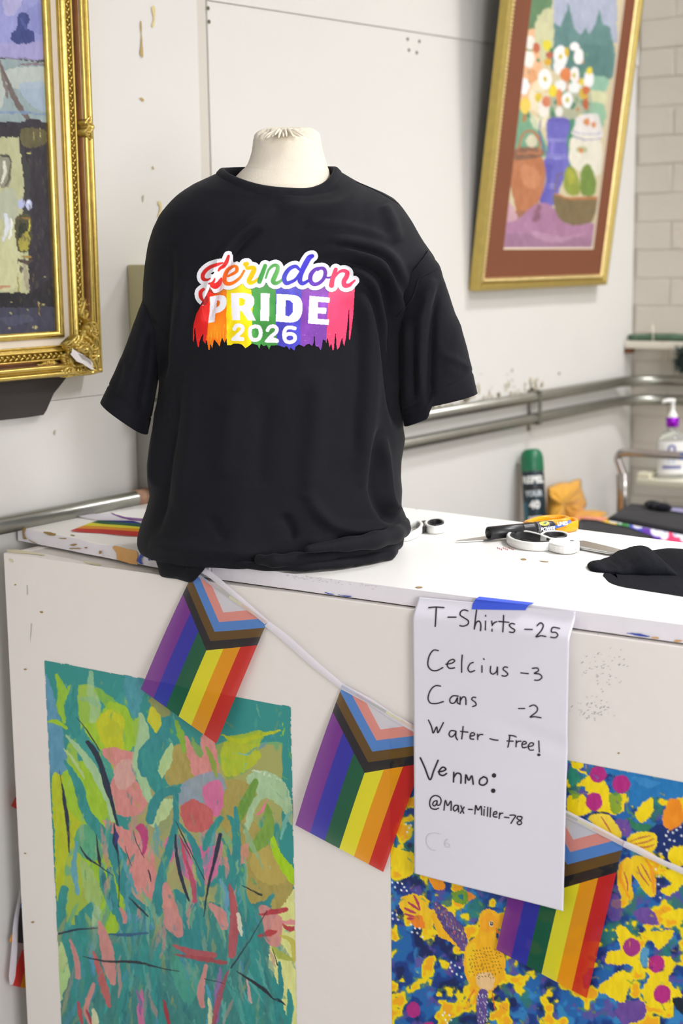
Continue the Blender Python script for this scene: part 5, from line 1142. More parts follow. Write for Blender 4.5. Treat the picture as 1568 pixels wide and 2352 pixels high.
lf = empty('picture_frame', (XW, (yo0+yo1)/2, zo0), 'ornate gilded picture frame with dark street painting hanging on the left wall', 'framed picture')
ys_, zs_ = fy(111, 400, .02); iy = yo1-fy(119, 600, .02)[0]
# widths measured from the outer edge on the photo
def inset(px, h, py=500): return yo1-fy(px, py, h)[0]
d_rim, d_cove, d_bead, d_lin0, d_lin1, d_lip = [inset(px, h, 650)+(fy(217, 650, .045)[0]-yo1)*-1*0 for px, h in ((203, .046), (181, .030), (160, .028), (150, .024), (132, .018), (116, .014))]
e0 = inset(217, .04, 650); d_rim, d_cove, d_bead, d_lin0, d_lin1, d_lip = [q-e0 for q in (d_rim, d_cove, d_bead, d_lin0, d_lin1, d_lip)]
rm = d_rim
sweep_frame('outer_rim', [(0, .001), (0, .030), (.0008, .038), (rm*.12, .043), (rm*.25, .0455), (rm*.38, .044), (rm*.46, .040), (rm*.52, .0385), (rm*.60, .041), (rm*.72, .0445), (rm*.86, .0445), (rm*.96, .042), (rm, .038), (rm, .001)], yo0, yo1, zo0, zo1, M_gold, lf, XW, smooth=True)
cv_p = [(d_rim+.0002, .001), (d_rim+.0002, .039)]+[(d_rim+(d_cove-d_rim)*t, .039-.017*sin(t*pi*.62)) for t in np.linspace(.06, 1, 12)]+[(d_cove, .001)]
sweep_frame('cove', cv_p, yo0, yo1, zo0, zo1, M_rosegilt, lf, XW, smooth=True)
r1 = (d_bead-d_cove)
ib = [(d_cove+.0002, .001), (d_cove+.0002, .026), (d_cove+r1*.06, .031), (d_cove+r1*.14, .033), (d_cove+r1*.22, .031), (d_cove+r1*.27, .027), (d_cove+r1*.30, .0255), (d_cove+r1*.72, .0255), (d_cove+r1*.76, .029), (d_cove+r1*.84, .031), (d_cove+r1*.92, .030), (d_bead, .026)]
ib += [(d_bead+(d_lin0-d_bead)*t, .026-.003*t+.0015*sin(t*pi*3)) for t in np.linspace(.1, 1, 9)]+[(d_lin0, .001)]
sweep_frame('inner_moulding', ib, yo0, yo1, zo0, zo1, M_gold, lf, XW, smooth=True)
sweep_frame('linen_liner', [(d_lin0+.0002, .001), (d_lin0+.0002, .019), (d_lin1, .016), (d_lin1, .001)], yo0, yo1, zo0, zo1, M_linen, lf, XW)
sweep_frame('inner_lip', [(d_lin1+.0002, .001), (d_lin1+.0002, .018), (d_lin1+.002, .0205), (d_lip-.003, .017), (d_lip-.001, .015), (d_lip, .012), (d_lip, .001)], yo0, yo1, zo0, zo1, M_gold, lf, XW, smooth=True)
# twisted rope of leaves in the inner moulding
bm = bmesh.new(); dm = d_cove+r1*.5; rr = r1*.20; pitch = r1*.62
def bead(y, z, ay, az):
    M = Matrix(((1, 0, 0, XW+.0285), (0, ay[0], az[0], y), (0, ay[1], az[1], z), (0, 0, 0, 1)))
    r = bmesh.ops.create_icosphere(bm, subdivisions=1, radius=1)
    for v in r['verts']: q = v.co; v.co = M @ Vector((q.x*.0035, q.y*rr*.62, q.z*rr*1.25))
k = 0; z = zo0+dm
while z < zo0+.75:
    s_ = .7 if True else -.7; bead(yo1-dm+rr*.5*(1 if k % 2 else -1), z, (cos(.6), -sin(.6)*(1 if k % 2 else -1)), (sin(.6)*(1 if k % 2 else -1), cos(.6))); z += pitch*.5; k += 1
y = yo1-dm
while y > yo1-.5:
    bead(y, zo0+dm+rr*.5*(1 if k % 2 else -1), (cos(.9), sin(.9)*(1 if k % 2 else -1)), (-sin(.9)*(1 if k % 2 else -1), cos(.9))); y -= pitch*.5; k += 1
bmo('rope_moulding', bm, M_gold, lf, True)['kind'] = 'stuff'
# carved corner and centre ornaments: scrolls, leaves and a shell
def ornament(name, items, par, m=M_gold, base=.047):
    bm = bmesh.new()
    for it in items:
        if it[0] == 's':   # scroll / leaf: tapered tube through photo points
            Pq = [np.array(hit(x, y, 0, XW+base+it[3])) for x, y in it[1]]; Q = smoothcurve(Pq, 5)
            R = np.interp(np.linspace(0, 1, len(Q)), np.linspace(0, 1, len(it[2])), it[2]); add_tube(bm, Q, list(R*.001), 8)
        else:
            c = hit(it[1], it[2], 0, XW+base+it[4]); r = bmesh.ops.create_icosphere(bm, subdivisions=2, radius=it[3]*.001)
            for v in r['verts']: v.co = Vector((v.co.x*.6, v.co.y*it[5], v.co.z))+Vector(c)
    return bmo(name, bm, m, par, True)
def o6(P): return [(x/5.6, 560+y/5.6) for x, y in P]
def spiral(cx, cy, r0, a0, turns, n=14, sg=1): return [(cx+r0*(1-k/n*.8)*cos(a0+sg*turns*2*pi*k/n), cy+r0*(1-k/n*.8)*sin(a0+sg*turns*2*pi*k/n)) for k in range(n)]
it = [('s', o6([(1065, 715), (1090, 760), (1075, 810), (1045, 860), (1050, 920), (1100, 990), (1130, 1060), (1150, 1130)]), [1.2, 2.4, 2.2, 3, 3.2, 2.6, 2.4, 2.4], 0),
      ('s', o6([(1120, 715), (1100, 750), (1120, 790)]), [1, 2, 2], 0), ('b', *o6([(1090, 820)])[0], 3.4, .001, .9), ('s', o6([(1110, 860), (1130, 900), (1120, 960), (1160, 1010), (1220, 1020), (1250, 1060)]), [2, 2.6, 2.2, 2.8, 2.6, 2], 0),
      ('s', o6([(1170, 1020), (1190, 1090), (1170, 1150), (1210, 1190), (1250, 1240), (1265, 1330)]), [2.4, 3.2, 2.6, 2.8, 3, 2.6], .001), ('s', o6(spiral(1215, 1320, 48, 0, 1.2)), [2.6, 1.8, 1.4], .003), ('s', o6([(1250, 1060), (1262, 1150), (1255, 1230)]), [1.6, 2.4, 1.8], 0),
      ('s', o6([(980, 1190), (940, 1240), (890, 1290), (870, 1300)]), [2.2, 2.8, 2, 1], 0), ('s', o6([(1010, 1180), (1000, 1230), (960, 1280), (920, 1320)]), [1.8, 2.6, 2.2, 1.2], .001), ('s', o6([(1060, 1190), (1040, 1240), (1010, 1290), (1000, 1330)]), [1.6, 2.6, 2.4, 2], .001),
      ('s', o6([(1100, 1200), (1150, 1230), (1190, 1270)]), [1.8, 2.8, 2], .002), ('b', *o6([(1075, 1365)])[0], 9.5, .0, 1.0), ('s', o6(spiral(1080, 1365, 72, 2.6, .75)), [2, 2.4, 1.6], .002), ('s', o6([(1140, 1300), (1170, 1380), (1160, 1460), (1200, 1520), (1240, 1600)]), [2, 3, 2.6, 2.8, 2], .001),
      ('s', o6([(1260, 1340), (1270, 1430), (1230, 1480), (1250, 1560), (1268, 1640)]), [2, 2.6, 2.4, 2.6, 2], 0), ('s', o6([(1190, 1440), (1240, 1450), (1260, 1500)]), [1.6, 2.4, 1.6], .001),
      ('s', o6([(530, 1560), (580, 1545), (620, 1575), (680, 1570), (740, 1560), (790, 1580)]), [1, 2, 1.6, 2.4, 2, 1.2], 0), ('s', o6([(640, 1510), (650, 1545), (690, 1555), (700, 1510)]), [1.4, 2, 2, 1.2], 0), ('b', *o6([(745, 1550)])[0], 2.6, .001, .9),
      ('s', o6([(870, 1460), (910, 1480), (920, 1540), (960, 1570), (1000, 1560)]), [2, 3, 2.8, 2.4, 1.6], .001), ('s', o6([(835, 1670), (850, 1610), (900, 1590), (950, 1620), (930, 1680)]), [1.6, 2.6, 2.8, 2.4, 1.6], 0), ('s', o6([(870, 1700), (880, 1650), (920, 1650)]), [1.6, 2.4, 1.4], .001),
      ('s', o6(spiral(1065, 1590, 52, 3.5, 1.1)), [2.8, 2, 1.4], .002), ('s', o6([(960, 1660), (1040, 1680), (1120, 1660), (1200, 1650), (1270, 1640)]), [1.8, 2.8, 2.4, 2.8, 1.8], 0), ('s', o6([(1120, 1610), (1150, 1640), (1200, 1620)]), [2, 2.4, 1.6], .001)]
def relief(name, outline, items, par, step=.55, base=.040, m=M_gold):
    """carved block: a height field over a grid on the frame, raised where the scrolls run"""
    O = np.array(smoothcurve(outline, 3, True)); gx = np.arange(O[:, 0].min()-1, O[:, 0].max()+1, step); gy = np.arange(O[:, 1].min()-1, O[:, 1].max()+1, step)
    X, Y = np.meshgrid(gx, gy); ins = np.zeros(X.shape, bool); j = len(O)-1
    for i in range(len(O)):
        yi, yj = O[i, 1], O[j, 1]
        if yi != yj: ins ^= ((yi > Y) != (yj > Y)) & (X < (O[j, 0]-O[i, 0])*(Y-yi)/(yj-yi)+O[i, 0])
        j = i
    H = np.full(X.shape, .0)+.0016*(vn(X, Y, 4, 3)-.3)
    for it_ in items:
        if it_[0] == 's':
            Pq = np.array(smoothcurve(it_[1], 5)); d, _, t = seg_dist(X, Y, Pq); R = np.interp(t, np.linspace(0, 1, len(it_[2])), it_[2])*1.25
            hgt = np.sqrt(np.clip(R*R-(d*.85)**2, 0, None))*.0016; groove = .0007*(np.abs(np.sin(d*1.6+t*9))**.5)*(d < R); H = np.maximum(H, np.where(hgt > 0, hgt+.001-groove*.5, -1))
        else:
            d = np.hypot(X-it_[1], Y-it_[2]); R = it_[3]*1.1; H = np.maximum(H, np.sqrt(np.clip(R*R-d*d, 0, None))*.0012)
    P = np.zeros(X.shape+(3,))
    for i in range(X.shape[0]):
        for j in range(X.shape[1]):
            P[i, j] = hit(X[i, j], Y[i, j], 0, XW+base+.004) if ins[i, j] else hit(X[i, j], Y[i, j], 0, XW+base+.004)
    P[..., 0] = XW+base+H*1.15; edge = ~ins; P[..., 0] = np.where(edge, XW+base-.010, P[..., 0])
    k = ins[:-1, :-1] | ins[1:, 1:] | ins[:-1, 1:] | ins[1:, :-1]
    return grid_mesh(name, P, m, par, keep=k)
rnd = random.Random(7)
it += [('s', o6([(900+k*26, 1240-k*4), (930+k*22, 1270), (960+k*14, 1310)]), [1, 2, 1.2], 0) for k in range(6)]
it += [('s', o6([(1180+k*14, 1040+k*36), (1215+k*7, 1060+k*38), (1255, 1090+k*38)]), [1, 2, 1.2], 0) for k in range(4)]
it += [('s', o6([(1190, 1400+k*44), (1225, 1395+k*46), (1262, 1415+k*44)]), [1, 2, 1.2], 0) for k in range(5)]
it += [('s', o6([(860+k*44, 1685), (880+k*40, 1640), (905+k*36, 1600)]), [1, 2.2, 1.4], 0) for k in range(8)]
it += [('s', o6([(1075+cos(a)*62, 1365+sin(a)*62), (1075+cos(a)*96, 1365+sin(a)*96)]), [1.6, 2.4], 0) for a in np.linspace(-2.9, .4, 9)]
relief('corner_ornament', o6([(1115, 1130), (1150, 1020), (1205, 985), (1262, 980), (1272, 1100), (1274, 1300), (1280, 1500), (1284, 1640), (1278, 1668), (1180, 1690), (1000, 1705), (860, 1722), (815, 1680), (820, 1610), (870, 1560), (850, 1470), (860, 1420), (920, 1400), (880, 1330), (862, 1290), (930, 1220), (1000, 1175), (1090, 1185)]), it, lf)
relief('flower_ornament', o6([(1060, 710), (1130, 705), (1150, 760), (1145, 860), (1165, 960), (1200, 1000), (1180, 1100), (1130, 1150), (1100, 1040), (1040, 960), (1025, 900), (1050, 820), (1045, 750)]), it, lf, base=.030)
relief('flower_ornament', o6([(515, 1560), (560, 1530), (640, 1500), (720, 1500), (790, 1560), (840, 1590), (830, 1620), (740, 1600), (600, 1600)]), it, lf, base=.030)
it = [('s', [(207, 268), (196, 280), (201, 291), (193, 300), (197, 312), (208, 320)], [1.4, 2.8, 3.2, 3.4, 2.8, 1.6], 0), ('s', [(210, 268), (206, 280), (211, 292), (206, 304), (212, 318)], [1.6, 3, 3.4, 3, 1.8], 0), ('b', 204, 292, 5), ('b', 202, 303, 4), ('s', [(196, 290), (204, 297), (213, 296)], [1, 2, 1.4], 0), ('s', [(196, 308), (204, 310), (213, 306)], [1, 2, 1.4], 0)]
relief('side_ornament', [(208, 262), (213, 264), (214, 320), (207, 320), (194, 312), (190, 300), (196, 292), (192, 278)], it, lf, base=.040)
# chipped white plaster where the corner is broken
def chipp(x, y): return hit(x, y, 0, XW+.0515)
P6 = o6([(930, 1345), (965, 1370), (1010, 1400), (1060, 1420), (1110, 1460), (1170, 1500), (1195, 1540), (1190, 1580), (1215, 1615), (1180, 1620), (1130, 1590), (1060, 1540), (990, 1515), (940, 1460), (905, 1420), (925, 1390)])
v = [hit(x, y, 0, XW+.0535) for x, y in P6]+[hit(x, y, 0, XW+.046) for x, y in P6]; n = len(P6)
mesh('broken_plaster', v, [tuple(range(n))]+[(i, i+n, (i+1) % n+n, (i+1) % n) for i in range(n)], mat('plaster', '#e6e0dc', .9, bump=1, bscale=120, var=.1, vscale=60), lf)
v = [hit(x, y, 0, XW+.0539) for x, y in o6([(1010, 1410), (1070, 1430), (1120, 1470), (1170, 1510), (1175, 1560), (1120, 1510), (1060, 1480)])]
mesh('broken_plaster', v, [tuple(range(7))], mat('plaster_grey', '#a8a09e', .9, bump=1, bscale=120, var=.1, vscale=60), lf)
# painting: dim street with a lit stall
yi1, zi0 = yo1-d_lip+.002, zo0+d_lip-.002; yi0 = yi1-.75
P, cv = planar_canvas((XW+.010, yo0+d_lip, zo1-d_lip), (0, yi1-yo0-d_lip, 0), (0, 0, zi0-(zo1-d_lip)), 460, 480, '#3a3b3d')
T = TF(cv, 0, 0, 2.352)
T.po('#8f93c8', [(-3000, -3000), (400, -3000), (400, 330), (0, 310), (-3000, 300)], smooth=False); T.po('#a9a6cf', [(20, -20), (120, -60), (110, 40), (60, 90), (20, 60)]); T.po('#7c82bd', [(140, 60), (250, 20), (260, 180), (160, 160)], a=.6); T.po('#a39ac4', [(0, 240), (260, 230), (260, 320), (0, 310)], a=.6)
T.po('#39457f', [(95, 90), (130, 70), (160, 100), (150, 150), (185, 170), (185, 225), (130, 240), (70, 225), (60, 180), (90, 150)], rag=4); T.st('#4c5a96', [10, 24], [(110, 100), (140, 150)], dry=.3)
T.po('#8fa0a2', [(-2600, 310), (60, 320), (260, 340), (262, 660), (-2600, 640)], smooth=False, rag=3); T.po('#b9c0b8', [(20, 380), (240, 360), (250, 460), (100, 480), (30, 440)], a=.8); T.po('#9fb0c4', [(100, 460), (240, 450), (250, 600), (160, 560)], a=.8); T.po('#c4c9bd', [(-60, 350), (10, 360), (20, 560), (-60, 600)], a=.6)
for Pq, w_, c in [([(0, 330), (20, 420), (40, 520)], [14, 20, 16], '#7a706c'), ([(50, 470), (100, 570), (150, 640)], [26, 30, 24], '#6c625f'), ([(0, 345), (40, 430), (60, 480)], [10, 16, 14], '#6c625f'), ([(100, 350), (200, 345), (250, 352)], [4, 10, 6], '#7c6a74'), ([(0, 610), (120, 608), (240, 620)], [8, 14, 8], '#7b8fae')]: T.st(c, w_, Pq)
T.po('#2f2c36', [(-2600, 640), (100, 660), (170, 640), (250, 660), (300, 700), (300, 1780), (100, 1800), (90, 1560), (160, 1500), (160, 900), (100, 760), (-2600, 740)], smooth=False, rag=4)
T.po('#454049', [(0, 640), (120, 650), (240, 700), (160, 730), (40, 720)], a=.8, dry=0) if False else None
T.po('#6a6440', [(110, 700), (240, 700), (240, 780), (130, 790)], rag=4, a=.8); T.st('#b0a85a', [4, 8, 3], [(180, 710), (185, 760)], dry=.3); T.st('#c9c07a', [3, 8, 3], [(215, 690), (218, 740)], dry=.2)
T.po('#b3b48c', [(-2600, 750), (100, 740), (115, 860), (130, 1000), (120, 1150), (150, 1300), (160, 1580), (100, 1600), (-2600, 1580)], smooth=False, rag=3); T.po('#c6c59a', [(10, 1280), (100, 1260), (120, 1500), (60, 1560), (0, 1540)], a=.8); T.po('#a9b0a0', [(0, 1040), (80, 1030), (90, 1180), (0, 1180)], a=.7)
T.po('#8a8a78', [(0, 840), (50, 850), (60, 900), (50, 1000), (0, 1000)], rag=3); T.st('#d6d8c8', [14, 20, 10], [(20, 870), (30, 930), (10, 990)]); T.st('#4a4740', [6, 10, 6], [(0, 840), (40, 840), (62, 870)]); T.st('#5a5648', [5, 10, 5], [(60, 870), (50, 960), (30, 1010)])
T.st('#ced4dc', [20, 28, 12], [(30, 1160), (40, 1220), (20, 1300)]); T.st('#dfe2dc', [10, 14, 8], [(60, 1180), (62, 1230), (50, 1290)])
T.el('#aeb4d8', 115, 1100, 20, 26); T.el('#b9c0e0', 155, 1105, 18, 30); T.el('#e2e4f0', 150, 1090, 8, 10)
T.po('#4a4a34', [(85, 1180), (165, 1175), (160, 1340), (95, 1350)], rag=2); T.po('#2c3126', [(100, 1215), (140, 1210), (140, 1300), (105, 1310)]); T.po('#b9ae48', [(100, 1300), (150, 1250), (155, 1340), (110, 1350)], a=.8); T.st('#d4c84c', [4, 8], [(160, 1180), (158, 1250)]); T.st('#8a6a3a', [6, 8], [(100, 1180), (160, 1180)])
T.st('#9a7a3a', [8, 10], [(110, 1390), (165, 1385)]); T.st('#51443c', [10, 26, 10], [(100, 1410), (150, 1415), (175, 1405)]); T.st('#a39a84', [20, 30, 20], [(130, 1430), (140, 1500), (150, 1560)]); T.st('#3c3a34', [6, 14, 4], [(98, 1400), (100, 1425)]); T.st('#4a4430', [8, 14, 6], [(112, 1440), (114, 1475)])
T.st('#b88a6a', [8, 14, 6], [(-40, 1560), (20, 1550), (60, 1545)]); T.st('#9a8f4a', [3, 8, 5, 8], [(95, 1470), (98, 1560), (95, 1650), (95, 1690)]); T.st('#8b7b3a', [3, 6, 3], [(178, 1450), (180, 1520)], dry=.3)
T.po('#23222a', [(-2600, 1590), (90, 1580), (160, 1590), (280, 1500), (300, 1700), (-2600, 1700)], smooth=False, rag=4); T.po('#3d3e50', [(-2600, 1690), (300, 1660), (300, 1900), (-2600, 1900)], smooth=False, rag=4); T.po('#50526a', [(0, 1720), (120, 1700), (180, 1730), (60, 1760)], a=.6, rag=5)
for x, y, r in [(150, 1675, 7), (60, 1690, 8), (50, 1775, 10), (190, 1770, 18), (240, 1500, 5), (170, 1560, 4), (235, 1650, 12), (210, 1640, 8), (60, 1630, 5)]: T.st('#b3ac74', [2, r, 2], [(x-r, y), (x, y-2), (x+r, y+2)], dry=.25)
T.st('#c09a4a', [3, 7, 3], [(208, 1640), (212, 1670), (214, 1705)]); T.st('#d0c878', [3, 7, 3], [(150, 830), (165, 826), (150, 832)])
for i in range(60):
    x = rnd.uniform(100, 280); y = rnd.uniform(700, 1750); T.st(rnd.choice(['#4a4844', '#2a2a30', '#55523f', '#3a3c48']), [3, 9, 3], [(x, y), (x+8, y+16), (x+6, y+34)], a=.6, dry=.3)
o = grid_mesh('painting', P, vmat('oil_paint', .35, .3, 90), lf, cols=cv.lin(), smooth=False)
boxo('backing', (XW+.0005, yo0+.03, zo0+.03), (XW+.0085, yo1-.03, zo1-.03), M_dark, lf)
# dark notched board behind and below the gilded frame
def dbp(x, y): return hit(x, y, 0, XW+.012)
db = empty('backing_board', tuple(dbp(60, 950)), 'dark charcoal notched board showing below the gilded frame', 'board')
pts = [(-90, 975), (60, 959), (100, 953), (107, 942), (124, 903), (138, 886), (152, 868), (150, 840), (-90, 860)]
v = [hit(x, y, 0, XW+.0135) for x, y in pts]; v2 = [p-np.array([.0125, 0, 0]) for p in v]; n = len(v)
mesh('board', v+v2, [tuple(range(n)), tuple(range(2*n-1, n-1, -1))]+[(i, i+n, (i+1) % n+n, (i+1) % n) for i in range(n)], mat('charcoal_board', '#3b3634', .85, bump=.3, bscale=300), db)

# ---- right frame: leans forward from the wall
hF = .030; oL = hit(1100, 670, 0, XW+hF); TH = radians(7.1); T_ = np.array([sin(TH), 0, cos(TH)]); S_ = np.array([0., 1, 0]); Nf = np.array([cos(TH), 0, -sin(TH)])
oR = hitp(1394, 656, oL, Nf); Wf = oR[1]-oL[1]; Hf = .98
def fr(s_, t, h=0): return oL+S_*s_+T_*t+Nf*h
def st_of(px, py, h=0):
    p = hitp(px, py, oL+Nf*h, Nf)-oL; return float(p @ S_), float(p @ T_)
rf = empty('picture_frame', tuple(oL+S_*Wf/2), 'gold picture frame with brown mat and flower still life tilted out from the wall', 'framed picture')
trf = lambda p: tuple(fr(p[1], p[2], p[0]))
mo = st_of(1132, 500)[0]-st_of(1116, 500)[0]
mw = .030
sweep_frame('moulding', [(0, -hF*.9), (0, -.006), (.003, 0), (.010, -.001), (.014, -.006), (.017, -.008), (.017, -hF*.9)], 0, Wf, 0, Hf, gold('bright_gilt', '#b9a45c', .4, .15), rf, 0, tr=trf)
sweep_frame('inner_moulding', [(.0172, -hF*.9), (.0172, -.009), (.020, -.006), (.026, -.006), (.029, -.010), (.029, -hF*.9)], 0, Wf, 0, Hf, gold('pale_gilt', '#dcc68a', .35, .3), rf, 0, tr=trf)
bm = bmesh.new()
for side in ('l', 'r', 'b'):
    L = Hf if side != 'b' else Wf; q = .03
    while q < L-.03:
        c = fr(.0232 if side == 'l' else Wf-.0232 if side == 'r' else q, q if side != 'b' else .0232, -.0055)
        r = bmesh.ops.create_icosphere(bm, subdivisions=1, radius=.0036)
        for v_ in r['verts']: v_.co += Vector(c)
        q += .0085
bmo('beading', bm, gold('bead_gilt', '#e6d49a', .3, .2), rf, True)['kind'] = 'stuff'
sL, tB = st_of(1156, 573, -.012); sR, _ = st_of(1362, 573, -.012)
M_mat = mat('brown_mat', '#7b452a', .8, bump=.2, bscale=600, var=.05); mt = .029
v = [fr(*q, -.012) for q in [(mt, mt), (Wf-mt, mt), (Wf-mt, Hf-mt), (mt, Hf-mt), (sL, tB), (sR, tB), (sR, Hf-.1), (sL, Hf-.1)]]
mesh('mat_board', v, [(0, 1, 5, 4), (1, 2, 6, 5), (2, 3, 7, 6), (3, 0, 4, 7)], M_mat, rf)
sweep_frame('mat_bevel', [(0, -.0118), (.004, -.0150), (.004, -.017), (-.001, -.017)], sL, sR, tB, Hf-.1, mat('mat_core', '#cdbfa8', .9), rf, 0, tr=trf)
mesh('back_board', [fr(*q, -hF*.93) for q in [(.01, .01), (Wf-.01, .01), (Wf-.01, Hf-.01), (.01, Hf-.01)]], [(0, 1, 2, 3)], M_dark, rf)
P, cv = planar_canvas(fr(sL+.003, Hf-.1, -.0165), S_*(sR-sL-.006), T_*(tB-Hf+.103), 150, 420, '#cfc3a0')
T = TF(cv, 1060, 0, 3.087)
T.po('#a8b0c4', [(640, -700), (1100, -700), (1100, 300), (640, 300)], smooth=False); T.po('#5f8583', [(650, 180), (700, 190), (720, 140), (745, 90), (755, 20), (775, 90), (790, 180), (840, 240), (880, 190), (900, 240), (950, 160), (980, 60), (1000, 170), (1060, 230), (1060, 560), (640, 500)], rag=3); T.po('#4f7a75', [(660, 330), (1040, 330), (1040, 540), (900, 560), (700, 470)], a=.7)
T.po('#8db8a0', [(900, 550), (1030, 550), (1020, 640), (900, 640)]); T.po('#cfd0a8', [(880, 640), (1020, 660), (1010, 740), (880, 730)]); T.po('#8fb89a', [(880, 740), (1010, 740), (1000, 900), (860, 900)])
T.po('#d7cba6', [(480, -700), (660, -700), (650, 300), (560, 560), (520, 1100), (480, 1100)], smooth=False); T.po('#e8b58a', [(420, 200), (560, 190), (560, 600), (480, 780), (380, 780), (400, 450)], rag=5, a=.9); T.po('#4c7a55', [(440, -300), (650, -300), (640, 60), (560, 180), (450, 200), (440, 80)], rag=7, a=.85); T.po('#c9c9a0', [(520, 160), (640, 60), (640, 380), (560, 420)], rag=4)
T.po('#5c9a7c', [(360, 780), (500, 800), (600, 1040), (600, 1100), (350, 1180), (340, 900)], rag=4, a=.8); T.po('#9a6a6a', [(300, 900), (350, 900), (340, 1250), (300, 1500), (270, 1480)], rag=3, a=.8); T.po('#8a9a8a', [(600, 620), (900, 620), (880, 900), (640, 900)], a=.5); T.po('#4b8a6a', [(740, 900), (810, 860), (800, 1150), (740, 1160)], rag=4)
for i in range(60): T.el(rnd.choice(['#5a8a6a', '#6a9a70', '#3f7558', '#b8763e', '#cf8a4a']), rnd.uniform(440, 900), rnd.uniform(330, 840), rnd.uniform(8, 22), rnd.uniform(12, 34), rot=rnd.uniform(-40, 40), a=.8)
T.po('#e9e2c2', [(490, 620), (610, 560), (610, 860), (500, 900)], rag=3, a=.7)
for x, y, rx, ry, c in [(440, 610, 40, 60, '#ece8e8'), (485, 300, 36, 50, '#e8e4da'), (475, 420, 40, 60, '#ece8e0'), (590, 560, 48, 70, '#efeeea'), (700, 400, 50, 80, '#eeeeec'), (690, 470, 40, 60, '#e8e8e6'), (800, 330, 34, 30, '#f2eaea'), (830, 400, 34, 56, '#eeeae8'), (800, 530, 34, 56, '#ece8e4'), (900, 560, 36, 60, '#eeecec'), (750, 710, 38, 60, '#e8ecea'), (700, 610, 44, 40, '#e6e8e6'), (800, 620, 50, 40, '#e2e6e2'), (580, 770, 40, 60, '#e8e2d8'), (690, 790, 26, 36, '#e8e4dc'), (500, 700, 26, 60, '#e8dcc0'),
                        (645, 645, 30, 44, '#e6d23a'), (605, 320, 30, 40, '#dfd23e'), (540, 690, 24, 30, '#e2c23a'), (905, 500, 20, 26, '#e0cc3e'), (450, 750, 36, 60, '#e6c85a'), (850, 580, 16, 24, '#dcc83a'), (860, 660, 30, 40, '#c8a838'), (840, 850, 18, 40, '#dccb3a'), (745, 370, 14, 36, '#dcb838'), (610, 440, 26, 26, '#d8a838'),
                        (735, 530, 38, 50, '#d8824e'), (690, 690, 22, 60, '#dc8a56'), (600, 720, 30, 40, '#cf7e5c'), (530, 340, 26, 36, '#c0694a'), (620, 390, 26, 24, '#b8604a'), (880, 740, 20, 40, '#b8603e'), (880, 640, 24, 30, '#c46a3e'), (500, 540, 30, 50, '#dca070')]: T.el(c, x, y, rx, ry, rag=2)
for x, y in [(590, 560), (700, 400), (750, 710), (795, 535), (540, 700)]: T.el('#c9b83e', x, y, 12, 18)
T.po('#dcd8d4', [(830, 820), (960, 810), (990, 900), (985, 980), (790, 960), (800, 890)], rag=2); T.po('#e0dccb', [(790, 970), (980, 990), (975, 1240), (780, 1180), (765, 1060)], rag=2); T.st('#8a86b0', [6, 6], [(795, 930), (880, 950), (985, 945)]); T.st('#8a86b0', [8, 8], [(795, 970), (880, 990), (985, 985)])
T.el('#cf8a5a', 885, 865, 22, 26); T.el('#cf8a5a', 935, 885, 18, 22); T.el('#8a9a5a', 850, 1060, 40, 22, a=.6); T.el('#cf7a4a', 845, 1065, 14, 20)
T.po('#6a66b8', [(612, 845), (760, 850), (745, 1000), (755, 1110), (750, 1200), (700, 1320), (650, 1460), (552, 1440), (600, 1280), (580, 1160), (605, 1080), (605, 980)], rag=1.5); T.st('#5650a0', [8, 10, 8], [(560, 850), (555, 960), (600, 1100)]); T.st('#5650a0', [10, 10], [(612, 850), (760, 856)])
for yy in (985, 1000, 1100, 1120, 1310, 1330): T.st('#a9a8da', [5, 7, 5], [(600 if yy < 1200 else 580, yy-6), (660, yy+4), (740 if yy < 1200 else 640, yy-2)], a=.9)
T.po('#8c86d0', [(630, 1010), (660, 1010), (650, 1090), (625, 1090)], a=.6); T.po('#4a46a0', [(590, 1180), (640, 1200), (600, 1430), (560, 1430)], a=.4)
T.po('#b4744e', [(350, 1130), (420, 1110), (560, 1110), (590, 1200), (580, 1340), (540, 1450), (510, 1560), (400, 1570), (380, 1470), (345, 1300)], rag=1.5); T.po('#c98a64', [(420, 1180), (500, 1180), (560, 1260), (520, 1340), (430, 1300)], a=.7, rag=5); T.po('#9a6a50', [(380, 1500), (520, 1500), (500, 1570), (400, 1570)], a=.9); T.po('#84604c', [(390, 1050), (560, 1050), (560, 1110), (370, 1130)], rag=1.5); T.st('#c07a52', [10, 12], [(400, 1085), (560, 1085)])
T.st('#b4744e', [14, 18, 18, 14], [(400, 1060), (430, 960), (490, 930), (545, 980), (555, 1070)]); T.el('#d8cfb4', 495, 1000, 40, 46, a=.9)
T.po('#7a6a4a', [(655, 1380), (760, 1400), (960, 1400), (950, 1500), (900, 1590), (780, 1600), (690, 1550), (655, 1450)], rag=1.5)
for k in range(9): T.st('#655438', [3, 5, 3], [(660, 1400+k*22), (780, 1420+k*22), (950, 1405+k*22)], a=.7); T.st('#8d7c58', [2, 4, 2], [(665, 1411+k*21), (780, 1430+k*21), (945, 1416+k*21)], a=.6)
T.st('#b9794a', [14, 16, 14], [(665, 1375), (760, 1405), (955, 1405)]); T.po('#8d9a3e', [(750, 1180), (800, 1200), (835, 1300), (830, 1380), (760, 1380), (720, 1320), (725, 1240)], rag=1.5); T.po('#6f8a3e', [(860, 1180), (910, 1170), (950, 1280), (940, 1380), (850, 1380), (840, 1280)], rag=1.5); T.po('#b9b344', [(755, 1200), (790, 1220), (800, 1290), (760, 1290)], a=.6); T.st('#7a6248', [8, 8, 8], [(665, 1350), (680, 1250), (720, 1230)])
